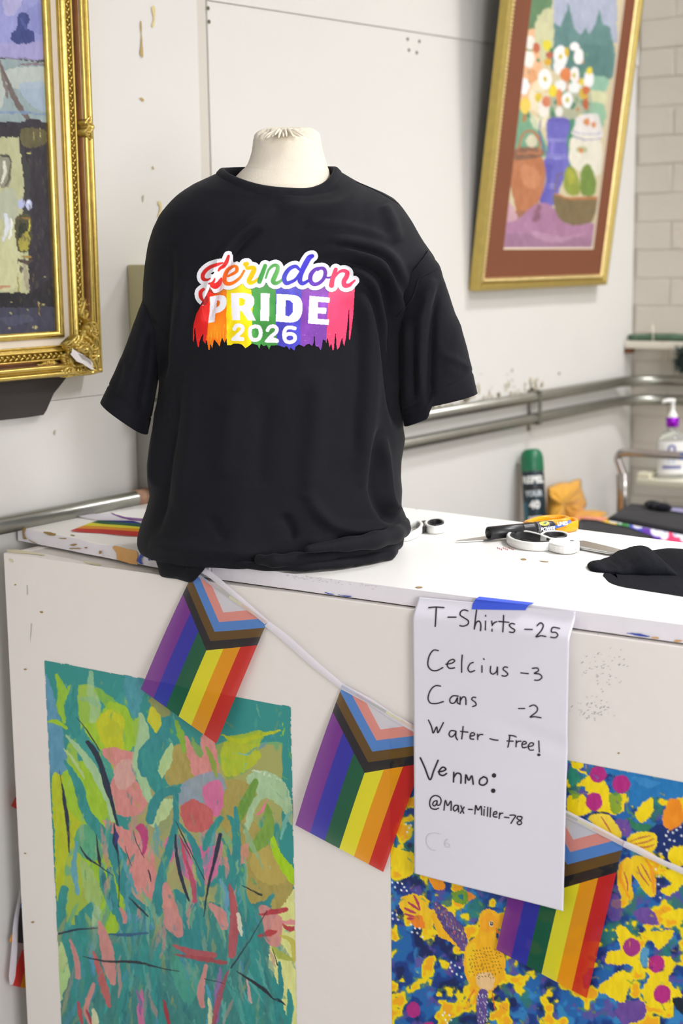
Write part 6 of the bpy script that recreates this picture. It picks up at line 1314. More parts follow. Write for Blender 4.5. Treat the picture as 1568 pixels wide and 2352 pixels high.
T.po('#a87a9a', [(300, 1550), (380, 1560), (540, 1440), (650, 1470), (700, 1560), (800, 1600), (960, 1590), (960, 1800), (290, 1800)], rag=2); T.po('#97718c', [(300, 1660), (960, 1700), (960, 1800), (290, 1800)], rag=6, a=.7); T.po('#c29ab4', [(500, 1640), (720, 1680), (900, 1640), (700, 1720), (560, 1700)], a=.6); T.po('#c7a0aa', [(320, 1420), (370, 1480), (390, 1560), (310, 1560)], rag=3); T.st('#5c5a60', [10, 12, 10], [(290, 1775), (600, 1785), (940, 1780)], a=.8)
T.po('#6a4048', [(540, 1440), (560, 1480), (540, 1560), (500, 1560)], a=.5)
grid_mesh('still_life', P, vmat('still_life_paint', .5, .1, 90), rf, cols=cv.lin(), smooth=False)
mk_ = hit(1310, 668, 0, XW+.0008)
# ------------------------------------------------------------------ hand-written price sign taped to the counter front
M_paper = mat('white_paper', '#dfdde7', .7, bump=.05, bscale=200); M_ink = mat('black_ink', '#221c26', .5); M_pencil = mat('pencil', '#cbcad3', .8); M_tape = mat('blue_tape', '#3f5fe0', .7, bump=.3, bscale=700)
pz1 = .9985; pz0 = .633; pxl, pxr = -.003, .210
def pap_y(x, z):
    t = (pz1-z)/(pz1-pz0); u = (x-pxl)/(pxr-pxl)
    y = -.0085-.0080*t-.003*u*t+.0010*sin(6*u+3*t)
    k = np.clip((.995-z)/.03, 0, 1); k = k*k*(3-2*k); y0 = .006; y = y*k+y0*(1-k)
    y += .0018*np.exp(-((z-.86+.2*(x-.1))/.012)**2)*np.clip((u-.4)*3, 0, 1)+.0014*np.exp(-((z-.78-.35*(x-.1))/.01)**2)*np.clip((u-.5)*3, 0, 1)
    return min(y, -.0105 if z < .972 and False else y)
def pap(px, py, off=.0007):
    y = -.008
    for _ in range(6):
        p = hit(px, py, 1, y); y = pap_y(p[0], p[2])-off
    return np.array([p[0], y, p[2]])
ps = empty('price_sign', (.1, -.01, pz0), 'long sheet of white paper with hand-written price list taped to the counter front', 'sign')
# corners follow the sheet seen in the photo
cTL, cTR, cBL, cBR = [pap(x, y, 0) for x, y in ((960, 1371), (1321, 1406), (951, 2006), (1293, 2093))]
NU, NV = 70, 220; G_ = np.zeros((NV, NU, 3))
for j in range(NV):
    for i in range(NU):
        u, v_ = i/(NU-1), j/(NV-1); p = (cTL*(1-u)+cTR*u)*(1-v_)+(cBL*(1-u)+cBR*u)*v_
        G_[j, i] = (p[0], pap_y(p[0], p[2]), p[2])
o = grid_mesh('sheet', G_, M_paper, ps); m_ = o.modifiers.new('th', 'SOLIDIFY'); m_.thickness = .0002; m_.offset = 1
def ribbon(bm, pts, w_, fn, smooth=True):
    P = smoothcurve(pts, 6) if (smooth and len(pts) > 2) else [np.array(p, float) for p in pts]
    n = len(P); L = []; R = []
    for i in range(n):
        t = P[min(i+1, n-1)]-P[max(i-1, 0)]; t = t/(np.hypot(*t)+1e-9); nn_ = np.array([-t[1], t[0]])*w_/2
        L.append(bm.verts.new(fn(*(P[i]+nn_)))); R.append(bm.verts.new(fn(*(P[i]-nn_))))
    for i in range(n-1): bm.faces.new((L[i], L[i+1], R[i+1], R[i]))
    for c in (P[0], P[-1]):
        bm.faces.new([bm.verts.new(fn(c[0]+w_/2*cos(a), c[1]+w_/2*sin(a), )) for a in np.linspace(0, 2*pi, 9)[:-1]])
k3 = 3.095
def h3(P): return [(930+x/k3, 1340+y/k3) for x, y in P]
LINES = {
 'T-Shirts -25': [[(168, 172), (220, 168), (276, 172)], [(222, 170), (218, 240), (214, 306)], [(305, 240), (362, 240)], [(446, 196), (420, 188), (396, 200), (392, 225), (420, 245), (448, 265), (446, 290), (415, 304), (388, 300)], [(508, 190), (500, 250), (492, 325)], [(492, 318), (505, 280), (525, 268), (538, 290), (536, 336)], [(572, 268), (570, 330)], [(572, 228), (573, 232)], [(616, 268), (618, 340)], [(618, 300), (632, 280), (652, 272)], [(700, 228), (698, 290), (694, 345)], [(666, 270), (738, 276)],
   [(778, 290), (758, 284), (740, 296), (756, 316), (778, 330), (770, 348), (742, 346)], [(850, 326), (904, 328)], [(938, 300), (962, 280), (982, 298), (968, 335), (930, 380), (965, 372), (1000, 378)], [(1098, 320), (1050, 312), (1040, 345), (1070, 348), (1085, 368), (1066, 386), (1034, 382)]],
 'Celcius -3': [[(236, 478), (200, 476), (170, 520), (162, 580), (185, 615), (225, 620), (268, 598)], [(290, 575), (330, 568), (352, 552), (338, 540), (308, 556), (300, 585), (318, 604), (352, 600)], [(406, 510), (402, 570), (402, 632)], [(484, 562), (462, 572), (446, 605), (462, 630), (494, 620)], [(546, 585), (546, 632)], [(558, 536), (562, 541)], [(608, 590), (606, 630), (625, 645), (650, 625), (656, 592), (656, 650)], [(728, 598), (708, 594), (696, 610), (716, 628), (730, 646), (712, 660), (688, 656)], [(822, 636), (876, 642)], [(904, 604), (940, 602), (946, 622), (918, 640), (955, 645), (972, 668), (950, 688), (920, 688)]],
 'Cans -2': [[(252, 730), (215, 728), (180, 760), (163, 815), (180, 850), (225, 854), (272, 840)], [(378, 802), (340, 800), (318, 825), (325, 850), (352, 848), (372, 812), (370, 845), (384, 856)], [(392, 808), (390, 860)], [(392, 835), (410, 808), (430, 815), (432, 862)], [(502, 812), (482, 810), (474, 826), (498, 845), (504, 865), (480, 876)], [(806, 890), (850, 890)], [(884, 875), (915, 865), (940, 885), (932, 915), (888, 950), (920, 948), (966, 956)]],
 'Water - Free!': [[(166, 972), (188, 1020), (200, 1064), (224, 1020), (232, 1062), (252, 1030), (272, 990)], [(358, 1050), (325, 1048), (312, 1075), (330, 1092), (356, 1070), (362, 1050), (360, 1090), (372, 1112)], [(412, 1018), (408, 1060), (402, 1106)], [(394, 1052), (446, 1058)], [(462, 1086), (490, 1080), (492, 1066), (474, 1062), (462, 1080), (464, 1104), (488, 1108)], [(515, 1072), (516, 1110)], [(516, 1092), (530, 1076), (552, 1074)], [(602, 1104), (630, 1112), (660, 1116)], [(744, 1084), (738, 1130), (730, 1164)], [(738, 1080), (772, 1084), (790, 1092)], [(724, 1120), (768, 1122)], [(790, 1118), (788, 1162)], [(788, 1140), (802, 1124), (824, 1122)],
   [(832, 1146), (858, 1140), (860, 1128), (842, 1124), (830, 1146), (838, 1168), (862, 1164)], [(876, 1160), (906, 1154), (912, 1138), (892, 1134), (874, 1158), (886, 1184), (912, 1184)], [(950, 1120), (954, 1200)]],
 'Venmo:': [[(108, 1240), (140, 1310), (176, 1396), (204, 1330), (234, 1258)], [(236, 1340), (270, 1334), (290, 1320), (268, 1306), (244, 1330), (244, 1356), (270, 1366), (294, 1352)], [(346, 1344), (344, 1412)], [(346, 1380), (368, 1350), (396, 1362), (396, 1420)], [(428, 1420), (432, 1360), (452, 1400), (474, 1368), (484, 1428)], [(560, 1374), (532, 1394), (530, 1426), (558, 1434), (582, 1414), (580, 1386), (556, 1374)]],
 '@Max-Miller-78': [[(226, 1545), (206, 1550), (196, 1572), (210, 1582), (226, 1562), (228, 1546), (226, 1572), (244, 1576), (256, 1548), (246, 1520), (214, 1508), (186, 1524), (174, 1560), (184, 1596), (214, 1606), (238, 1598)], [(276, 1612), (286, 1542), (302, 1580), (326, 1548), (326, 1614)], [(378, 1580), (356, 1578), (342, 1600), (352, 1618), (372, 1602), (378, 1580), (380, 1624)], [(396, 1580), (416, 1634)], [(420, 1590), (392, 1634)], [(450, 1606), (478, 1608)], [(496, 1640), (502, 1578), (518, 1612), (540, 1584), (544, 1646)], [(562, 1606), (560, 1650)], [(564, 1588), (566, 1591)], [(588, 1592), (584, 1656)], [(608, 1596), (604, 1660)],
   [(626, 1642), (650, 1638), (648, 1622), (630, 1630), (628, 1656), (652, 1662)], [(672, 1632), (668, 1672)], [(670, 1650), (680, 1636), (694, 1634)], [(706, 1662), (738, 1666)], [(744, 1648), (784, 1650), (768, 1680), (752, 1706)], [(822, 1660), (802, 1656), (796, 1672), (820, 1688), (828, 1706), (808, 1716), (796, 1700), (822, 1682), (832, 1664), (816, 1656)]]}
for nm, S__ in LINES.items():
    bm = bmesh.new()
    w_ = {'Venmo:': 3.6, '@Max-Miller-78': 2.9, 'T-Shirts -25': 3.2}.get(nm, 3.0)
    for s__ in S__: ribbon(bm, h3(s__), w_, pap)
    if nm == 'Venmo:':
        for c in ((632, 1366), (626, 1474)): bm.faces.new([bm.verts.new(pap(930+(c[0]+16*cos(a))/k3, 1340+(c[1]+16*sin(a))/k3)) for a in np.linspace(0, 2*pi, 17)[:-1]])
    if nm == 'Water - Free!': bm.faces.new([bm.verts.new(pap(930+(950+12*cos(a))/k3, 1340+(1219+10*sin(a))/k3)) for a in np.linspace(0, 2*pi, 15)[:-1]])
    bmo('handwriting', bm, M_ink, ps)
bm = bmesh.new()
for s__ in [[(246, 1782), (205, 1775), (160, 1790), (150, 1840), (180, 1890), (215, 1898)], [(300, 1818), (282, 1840), (290, 1875), (314, 1872), (310, 1852), (286, 1850)]]: ribbon(bm, h3(s__), 1.3, pap)
tag(bmo('handwriting', bm, M_pencil, ps), 'faint pencil letters')
# blue tape: front part on the paper, folded over the edge on to the board
tp_pts = [(1083, 1397), (1086, 1385), (1090, 1371), (1098, 1370)]
tb = []
front = [(1083, 1399.5), (1084, 1388), (1091, 1376), (1222, 1388), (1211, 1392), (1206, 1401)]
tv = [pap(x, y, .0011) for x, y in [(1083, 1399.5), (1206, 1401.5), (1212, 1392), (1216, 1389), (1091, 1377), (1085, 1387)]]
tv2 = [hit(x, y, 2, ZT+.0009) for x, y in [(1091, 1376.5), (1216, 1388.5), (1227, 1384.5), (1100, 1370)]]
mesh('masking_tape', [tuple(p) for p in tv]+[tuple(p) for p in tv2], [(0, 1, 2, 3, 4, 5), (6, 7, 8, 9), (4, 3, 7, 6)], M_tape, ps)

# ------------------------------------------------------------------ bunting of progress-pride flags
FL = {n: lin(c) for n, c in dict(pu='#7d2f95', bl='#3434ae', gr='#12603f', ye='#f1e92a', orr='#f4a208', re='#d3251c', bk='#242126', br='#6b4e20', lb='#5b8fd8', pk='#ee9c90', wh='#e4e3ea').items()}
def cloth_mat(name, c, tr=.12):
    m = bpy.data.materials.new(name); m.use_nodes = True; nt = m.node_tree; b = nt.nodes['Principled BSDF']
    b.inputs['Base Color'].default_value = tuple(c)+(1,); b.inputs['Roughness'].default_value = .55; b.inputs['Specular IOR Level'].default_value = .3
    t = nt.nodes.new('ShaderNodeBsdfTransparent'); tl = nt.nodes.new('ShaderNodeBsdfTranslucent'); tl.inputs['Color'].default_value = tuple(c)+(1,)
    m1 = nt.nodes.new('ShaderNodeMixShader'); m1.inputs[0].default_value = .2; m2 = nt.nodes.new('ShaderNodeMixShader'); m2.inputs[0].default_value = tr
    nt.links.new(b.outputs[0], m1.inputs[1]); nt.links.new(tl.outputs[0], m1.inputs[2]); nt.links.new(m1.outputs[0], m2.inputs[1]); nt.links.new(t.outputs[0], m2.inputs[2])
    nt.links.new(m2.outputs[0], nt.nodes['Material Output'].inputs['Surface']); return m
ORD = ['pu', 'bl', 'gr', 'ye', 'orr', 're', 'bk', 'br', 'lb', 'pk', 'wh']
FM = [cloth_mat('flag_'+{'pu': 'purple', 'bl': 'blue', 'gr': 'green', 'ye': 'yellow', 'orr': 'orange', 're': 'red', 'bk': 'black', 'br': 'brown', 'lb': 'light_blue', 'pk': 'pink', 'wh': 'white'}[n], FL[n], .2 if n == 'wh' else .12) for n in ORD]
def flag(A, B, C, D, fn, par, bow=0, name='flag'):
    """A,B ends of the string edge, C below B, D below A (photo px); fn maps px + (u,v) to space"""
    A, B, C, D = [np.array(q, float) for q in (A, B, C, D)]
    us = list(np.linspace(0, 1, 49)); vs = list(np.linspace(0, 1, 73))
    bands = [(-.13, .12, 10), (-.045, .20, 9), (.035, .283, 8), (.11, .362, 7), (.18, .44, 6)]
    V = []; idx = {}
    # columns split at stripe borders; the chevron borders become mesh rows: per column rows are placed at the borders
    rows_per = 6; faces = []; mi = []; cols = []
    for i, u in enumerate(us):
        k = 1-abs(2*u-1); br = [0]+[min(max(e+(a-e)*k, 0), 1) for e, a, c in bands]+[1]
        col = []
        for q in range(len(br)-1):
            nseg = 2 if q < 5 else 16
            for s_ in range(nseg): col.append((br[q]+(br[q+1]-br[q])*s_/nseg, q))
        col.append((1.0, 5)); cols.append((u, col))
    for u, col in cols:
        for v_, q in col:
            p = (A*(1-u)+B*u)*(1-v_)+(D*(1-u)+C*u)*v_
            p = p+(bow*np.array([-1, .2])*sin(pi*v_)*(1-u*.6)); V.append(fn(p[0], p[1], u, v_))
    n = len(cols[0][1])
    for i in range(len(us)-1):
        um = (us[i]+us[i+1])/2
        for j in range(n-1):
            q = cols[i][1][j][1]
            faces.append((i*n+j, (i+1)*n+j, (i+1)*n+j+1, i*n+j+1)); mi.append([10, 9, 8, 7, 6, None][q] if q < 5 else min(int(um*6), 5))
    o = mesh(name, V, faces, FM, par, True, mi); return o
bt_ = empty('bunting', tuple(hit(612, 1432, 1, -.004)), 'string of progress pride flags draped across the counter front below the t-shirt', 'bunting')
def ff(lean, base=-.0035):
    return lambda x, y, u, v_: hit(x, y, 1, base-lean*v_-.0016*sin(u*7+1)*v_-.001*sin(v_*9))
ff2 = lambda x, y, u, v_: hit(x, y, 1, -.0035-.016*v_*(1-u)**1.3-.0014*v_-.0012*sin(u*7+1)*v_*(1-u))
ff3 = lambda x, y, u, v_: hit(x, y, 1, -.0030-.0035*v_-.006*v_*u)
flag((443, 1316), (612, 1432), (497, 1708), (323, 1583), ff(.014), bt_, 3)
flag((785, 1577), (990, 1699), (880, 2003), (678, 1895), ff2, bt_, 4)
flag((1223, 1833), (1431, 1940), (1347, 2293), (1139, 2181), ff3, bt_, 2)
M_tapecl = cloth_mat('bunting_tape', lin('#eeeaf2'), .12)
def tape_strip(pts, ws, off, par, name='tape', m=M_tapecl, fn=None):
    Q = smoothcurve(pts, 8); W_ = np.interp(np.linspace(0, 1, len(Q)), np.linspace(0, 1, len(ws)), ws); rows = []
    fn = fn or (lambda x, y, k: hit(x, y, 1, off-.0012*(1-(2*k-1)**2)))
    for i, p in enumerate(Q):
        t = Q[min(i+1, len(Q)-1)]-Q[max(i-1, 0)]; t /= np.hypot(*t); nn_ = np.array([t[1], -t[0]])
        rows.append([fn(*(p+nn_*(W_[i]*(k-.5))), k) for k in np.linspace(0, 1, 5)])
    o = grid_mesh(name, np.array(rows), m, par); return o
tape_strip([(448, 1305), (480, 1318), (545, 1372), (612, 1430)], [14, 14, 13, 12], -.0052, bt_)
tape_strip([(612, 1432), (660, 1470), (720, 1524), (785, 1577)], [15, 18, 17, 13], -.0058, bt_)
tape_strip([(785, 1577), (850, 1612), (900, 1645), (990, 1697), (1100, 1765), (1223, 1830)], [13, 14, 14, 14, 13, 13], -.0050, bt_)
tape_strip([(1223, 1832), (1300, 1870), (1370, 1905), (1432, 1938)], [14, 16, 15, 13], -.0050, bt_)
tape_strip([(1432, 1938), (1470, 1955), (1520, 1980), (1600, 2015), (1750, 2080)], [14, 16, 12, 16, 16], -.0075, bt_)
# colours seen through the folded hem along each flag
for (a, b) in (((443, 1309), (612, 1426)), ((785, 1572), (990, 1692)), ((1223, 1828), (1431, 1934))):
    a, b = np.array(a, float), np.array(b, float)
    for k, ci in enumerate([8, 0, 2, 3, 4, 9]):
        p, q = a+(b-a)*k/6, a+(b-a)*(k+1)/6; dn = np.array([-2.5, 6.])
        v = [hit(*pp, 1, -.0072) for pp in (p, q, q+dn, p+dn)]
        o = mesh('hem_patch', v, [(0, 1, 2, 3)], HM[ci] if 'HM' in globals() and ci in HM else [cloth_mat('hem_tint', np.array(FL[ORD[ci]])*.35+.5, .35)], bt_)
# second string hanging in the gap between the counter and the wall
b2 = empty('bunting', tuple(hit(40, 2000, 0, XW+.02)), 'pride flags hanging in the gap between counter end and left wall', 'bunting')
fg = lambda x, y, u, v_: hit(x, y, 0, XW+.020+.004*sin(u*5))
fq = lambda P, m, off=.02: mesh('flag_strip', [hit(x, y, 0, XW+off) for x, y in P], [tuple(range(len(P)))], m, b2)
fq([(25, 1851), (37, 1828), (60, 1800), (80, 1870), (45, 1862)], FM[5]); 
fq([(23, 2262), (50, 2184), (75, 2160), (75, 2270), (47, 2268)], FM[5]); fq([(47, 2268), (54, 2240), (80, 2160), (90, 2275)], FM[4], .0205)
fq([(41, 2165), (42, 2130), (46, 2085), (70, 2080), (80, 2170), (52, 2167)], FM[6], .0215); fq([(46, 2085), (47, 2075), (70, 2060), (70, 2085)], FM[8], .022)
fq([(31, 2130), (36, 2100), (44, 2075), (42, 2110), (36, 2150), (28, 2155)], FM[8], .018); fq([(21, 2162), (27, 2145), (34, 2150), (32, 2168)], FM[4], .0185); fq([(33, 2120), (37, 2095), (42, 2090), (40, 2120)], FM[9], .0175)
tape_strip([(58, 1990), (45, 2060), (36, 2120), (33, 2180), (28, 2240), (26, 2262)], [3, 6, 10, 14, 15, 6], 0, b2, fn=lambda x, y, k: hit(x, y, 0, XW+.0235))
# flag lying on the board left of the shirt
b3 = empty('bunting', tuple(hit(260, 1210, 2, ZT)), 'rainbow end of a flag string lying flat on the counter left of the shirt', 'bunting')
def s6(P): return [(x/3.015, 1000+y/3.015) for x, y in P]
def lay(P, m, off=.0012, name='flag'): return mesh(name, [hit(x, y, 2, ZT+off+.0006*sin(x*.05)) for x, y in s6(P)], [tuple(range(len(P)))], m, b3)
W2 = [(975, 0)]
lay([(485, 660), (525, 644), (700, 648), (850, 658), (1050, 672), (1060, 706), (850, 690), (700, 678), (560, 668)], FM[5]); lay([(525, 644), (575, 624), (700, 630), (850, 640), (1050, 650), (1050, 672), (850, 658), (700, 648)], FM[4]); lay([(575, 624), (630, 603), (720, 614), (850, 622), (1050, 642), (1050, 652), (850, 640), (700, 630)], FM[3])
lay([(630, 603), (680, 588), (800, 596), (900, 606), (1050, 618), (1050, 642), (850, 624), (720, 614)], FM[2]); lay([(680, 588), (760, 588), (850, 590), (920, 590), (980, 608), (1050, 612), (1050, 620), (900, 607), (800, 597)], FM[1])
lay([(490, 550), (600, 546), (762, 538), (850, 560), (985, 598), (985, 610), (925, 592), (850, 588), (690, 588), (600, 572)], M_tapecl, .0026, 'tape'); lay([(762, 530), (800, 546), (870, 566), (990, 576), (1050, 580), (1050, 594), (980, 592), (900, 584), (840, 570), (780, 546)], FM[0], .0034)
# ------------------------------------------------------------------ table behind the counter and what lies on it
M_tbl = mat('table_top', '#8d8a86', .6, var=.1)
TZ = .66; tb_ = empty('work_table', (XW+.03, .62, 0), 'dark low work table between counter and brick wall carrying shirts', 'table')
boxo('table_top', (XW+.03, .60, TZ-.03), (1.1, 1.99, TZ), M_tbl, tb_, .003)
for x in (XW+.06, 1.04):
    for y in (.64, 1.93): boxo('leg', (x, y, 0), (x+.04, y+.04, TZ-.0305), M_tbl, tb_, .002)
# aerosol can leaning on the wall
ctp = hit(1219.5, 1031, 0, XW+.036); cbp = hit(1229.5, 1196, 0, XW+.058); ax = ctp-cbp; ax /= np.linalg.norm(ax)
tt = (TZ+.001-cbp[2])/ax[2]; cb = cbp+ax*tt; Lc = np.linalg.norm(ctp-cb); cr = .0275
MC_ = frameM(cb, (1, 0, 0), ax)
can = empty('spray_can', tuple(cb), 'insect repellent aerosol with dark green cap leaning against the left wall', 'spray can')
M_can = mat('can_body', '#20323c', .35, .2, var=.25, vscale=14); M_cap = mat('green_cap', '#146b46', .35)
Hc = Lc-.055
can_body = latheo('can_body', [(cr-.002, 0), (cr, .003), (cr, Hc-.004), (cr-.001, Hc), (0, Hc)], MC_, M_can, can, 40)
latheo('cap', [(cr+.0006, Hc+.0005), (cr+.0008, Hc+.002), (cr+.0004, Hc+.034), (cr-.003, Hc+.046), (cr-.009, Hc+.0525), (cr-.014, Hc+.0545), (0, Hc+.055)], MC_, M_cap, can, 40)
vl = MC_.inverted().to_3x3() @ Vector(CAM-cb); a0_ = math.atan2(vl.y, vl.x)
for s_, z_, sz, m, w_ in (('REPEL', .028, .023, M_white, 1.0), ('YOUR', .060, .018, mat('can_grey', '#b9c2c6', .5), .9), ('40', .090, .026, M_white, 1.0), ('DEET', .122, .016, M_white, .9)):
    v_, f_ = text_mesh(s_, sz, .0012); wd = max(p[0] for p in v_)
    wrap_text('can_lettering', s_, sz, Hc-z_, a0_*cr-wd*w_/2, cr+.0004, m, can_body, MC_, w_, swap=True, bold=.0012)
for z0_, z1_, m, da in ((.036, .046, M_blk, .9), (Hc*.0+.02, .10, mat('can_teal', '#2f6a78', .4), -.7)):
    v_ = []; f_ = []; n = 10
    for q in range(n+1):
        a = a0_+da*0+(-.9+1.8*q/n if m is M_blk else -1.25+.55*q/n); zz0, zz1 = (Hc-z1_, Hc-z0_) if m is M_blk else (Hc-.15, Hc-.075)
        for z in (zz0, zz1): v_.append(MC_ @ Vector(((cr+.0003)*cos(a), (cr+.0003)*sin(a), z)))
    f_ = [(2*q, 2*q+2, 2*q+3, 2*q+1) for q in range(n)]; mesh('label_patch', v_, f_, m, can_body)
# mustard cloth crumpled against the wall
M_must = mat('mustard_cloth', '#dca23a', .85, bump=.6, bscale=200, var=.1, vscale=30, sheen=.2)
mc0 = hit(1298, 1180, 0, XW+.07); mcl = empty('cloth', tuple(mc0), 'mustard yellow cloth crumpled beside the aerosol can', 'cloth')
out = [(1256, 1236), (1255, 1150), (1256, 1122), (1264, 1116), (1284, 1108), (1305, 1107), (1320, 1101), (1333, 1101), (1336, 1122), (1342, 1140), (1347, 1158), (1342, 1172), (1338, 1236), (1290, 1240)]
O = np.array(smoothcurve(out, 6, True)); c = np.array([1296, 1160]); rows = []
for s_, d_ in [(.02, .035), (.25, .034), (.5, .030), (.75, .022), (.92, .010), (1, 0), (.93, -.006), (.5, -.010), (.05, -.012)]:
    rr_ = []
    for k, p in enumerate(O):
        q = c+(p-c)*s_; rel = p-c; n_ = .022*(fbm(q[0], q[1], 26, 3)-.5)+.012*(1-abs(2*vn(q[0]+q[1]*.6, q[1]-q[0]*.4, 17, 9)-1))*(s_ < .95)
        rr_.append(hit(q[0], q[1], 0, XW+.052+d_+n_))
    rows.append(rr_)
o = grid_mesh('crumpled_cloth', np.array(rows), M_must, mcl, closed_u=True)
fl_ = [(1308, 1188), (1316, 1172), (1340, 1172), (1368, 1172), (1394, 1178), (1385, 1185), (1350, 1196), (1315, 1204)]; O = np.array(smoothcurve(fl_, 5, True)); c = O.mean(0)
zf = hit(1340, 1185, 0, XW+.10)[2]
rows = [[hit(*(c+(p-c)*s_), 2, zf+dz+.004*(fbm(p[0]*s_, p[1], 12, 4)-.5)) for p in O] for s_, dz in [(.03, .006), (.5, .005), (.9, .002), (1, 0), (.95, -.003), (.05, -.003)]]
grid_mesh('cloth_flap', np.array(rows), M_must, mcl, closed_u=True)
# folded black t-shirts on the table: nearer one with a print, farther one plain
M_cl2 = mat('black_jersey_far', '#14141a', .85, bump=.3, bscale=400, spec=.15, sheen=.15)
def soft_slab(name, px, zt_, th_, par, m, seed, nx=60, ny=36):
    """px: four corners (near-left, near-right, far-right, far-left) in the photo on the plane z=zt_"""
    Q = [np.array(hit(x, y, 2, zt_)) for x, y in px]; rows = []
    for j in range(ny):
        v_ = j/(ny-1); r_ = []
        for i in range(nx):
            u = i/(nx-1); p = (Q[0]*(1-u)+Q[1]*u)*(1-v_)+(Q[3]*(1-u)+Q[2]*u)*v_
            e = min(u, 1-u, v_*.6, (1-v_)*.6)*22; hgt = 1-max(0, 1-e)**2
            z = zt_-th_*(1-hgt)+.006*(fbm(p[0]*400, p[1]*400, 60, seed)-.5)*hgt; r_.append((p[0], p[1], z))
        rows.append(r_)
    G = np.array(rows); o = grid_mesh(name, G, m, par)
    m_ = o.modifiers.new('th', 'SOLIDIFY'); m_.thickness = .006; m_.offset = -1; return o
f1 = empty('folded_t_shirt', tuple(hit(1440, 1215, 2, TZ)), 'black t-shirt with colourful print lying on the table behind the counter', 't-shirt')
z1_ = .80
q0 = hit(1340, 1222, 2, z1_); boxo('folded_layers', (q0[0]+.02, q0[1]-.12, TZ+.0008), (q0[0]+.60, q0[1]+.14, z1_-.016), M_cl2, f1, .014)
soft_slab('shirt_top', [(1322, 1236), (1700, 1300), (1640, 1210), (1328, 1184)], z1_, .012, f1, M_cl2, 3)
# its print: lettering blobs over a rainbow bar, flat on the cloth
ps_ = {}
nu, nv = 160, 60; rows = []; cols_ = []
lineT = [(1320, 1187), (1370, 1186), (1410, 1189), (1460, 1197), (1500, 1208), (1568, 1222), (1640, 1236)]; lineB = [(1320, 1190), (1370, 1194), (1405, 1203), (1440, 1209), (1480, 1224), (1500, 1232), (1568, 1246)]
LT, LB = np.array(lineT, float), np.array(lineB, float); xs_ = np.linspace(1322, 1600, nu)
Gp = np.zeros((nv, nu, 3)); XX = np.zeros((nv, nu)); YY = np.zeros((nv, nu))
for i, x in enumerate(xs_):
    a, b = np.interp(x, LT[:, 0], LT[:, 1]), np.interp(x, LB[:, 0], LB[:, 1])
    if x > 1500: b = np.interp(x, [1500, 1620], [1236, 1262])
    for j in range(nv): y = a+(b-a)*j/(nv-1); Gp[j, i] = hit(x, y, 2, z1_+.0035); XX[j, i] = x; YY[j, i] = y
c2 = Canvas(XX, YY, '#e0856a')
for x, cc in [(1340, '#d8735a'), (1370, '#e8a04a'), (1398, '#e8c030'), (1425, '#2f8a3e'), (1455, '#3a3fb0'), (1486, '#5a28a0'), (1530, '#ef2f66')]: c2.poly([(x-8, 1150), (1700, 1150), (1700, 1300), (x-14, 1300)], cc, rag=0, var=.02, smooth=False)
rnd = random.Random(4)
for x, y, rx, ry in [(1412, 1197, 13, 4), (1424, 1200, 5, 4), (1446, 1199, 13, 6), (1466, 1207, 14, 7), (1488, 1207, 12, 7), (1510, 1219, 17, 13), (1525, 1228, 10, 12), (1536, 1216, 12, 7), (1556, 1226, 12, 9), (1575, 1236, 14, 10), (1600, 1240, 12, 10)]: c2.ell(x, y, rx, ry, '#dfdfea', rag=1.5)
for x, y in [(1508, 1216), (1527, 1221), (1470, 1204), (1550, 1228)]: c2.ell(x, y, 4, 3, '#a8a4c8', rag=1)
c2.poly([(1335, 1186), (1380, 1188), (1400, 1192), (1380, 1196), (1340, 1190)], '#d88a70', rag=1)
grid_mesh('print', Gp, vmat('far_print', .6, 0), f1, cols=c2.lin())
f2 = empty('folded_t_shirt', tuple(hit(1480, 1165, 2, TZ)), 'plain black t-shirt heaped on the table below the chrome cart', 't-shirt')
z2 = .812; soft_slab('shirt_top', [(1388, 1186), (1700, 1246), (1700, 1172), (1443, 1152)], z2, .012, f2, M_cl2, 8)
q = hit(1450, 1170, 2, z2); boxo('folded_layers', (q[0]-.03, q0[1]+.16, TZ+.0008), (q[0]+.50, 1.95, z2-.018), M_cl2, f2, .014)
bm = bmesh.new()
for (x, y, r) in ((1497, 1158, .016), (1506, 1163, .02), (1520, 1166, .02)):
    rr_ = bmesh.ops.create_icosphere(bm, subdivisions=2, radius=r); cc_ = hit(x, y, 2, z2+.008)
    for v_ in rr_['verts']: v_.co = Vector((v_.co.x*1.2, v_.co.y, v_.co.z*.6))+Vector(cc_)
bmo('collar_fold', bm, M_cl2, f2, True)
mesh('folded_tag', [hit(x, y, 2, z2+.004) for x, y in [(1530, 1164), (1568, 1168), (1620, 1174), (1620, 1182), (1568, 1177), (1533, 1172)]], [tuple(range(6))], mat('lilac_cloth', '#8c86a8', .8), f2)

# chrome cart with white shelf
M_chrome = mat('cart_chrome', '#b3aeab', .28, .9, var=.1, vscale=40); M_rust = mat('cart_rusty', '#93806e', .5, .6, var=.4, vscale=60)
yc_ = 2.02
def cq(x, y, yy=yc_): return hit(x, y, 1, yy)
cart = empty('cart', tuple(np.array([cq(1425, 1150)[0], yc_, .0])), 'chrome-railed cart with white shelf in front of the brick wall', 'cart')
rail = smoothcurve([cq(1700, 1052), cq(1568, 1047), cq(1480, 1041), cq(1440, 1039.5), cq(1424, 1043), cq(1419, 1054), cq(1424, 1070), cq(1431, 1090)], 6)
tubeo('rail', rail, .0105, M_chrome, cart, 12)
pb_ = cq(1431, 1090); tubeo('post', [pb_+np.array([0, 0, .004]), pb_+np.array([.004, 0, -.06]), np.array([pb_[0]+.006, yc_, .03])], .0135, M_chrome, cart, 14)
tubeo('post', [pb_+np.array([-.012, 0, -.002]), pb_+np.array([-.010, 0, -.06]), np.array([pb_[0]-.008, yc_, .03])], .006, M_rust, cart, 10)
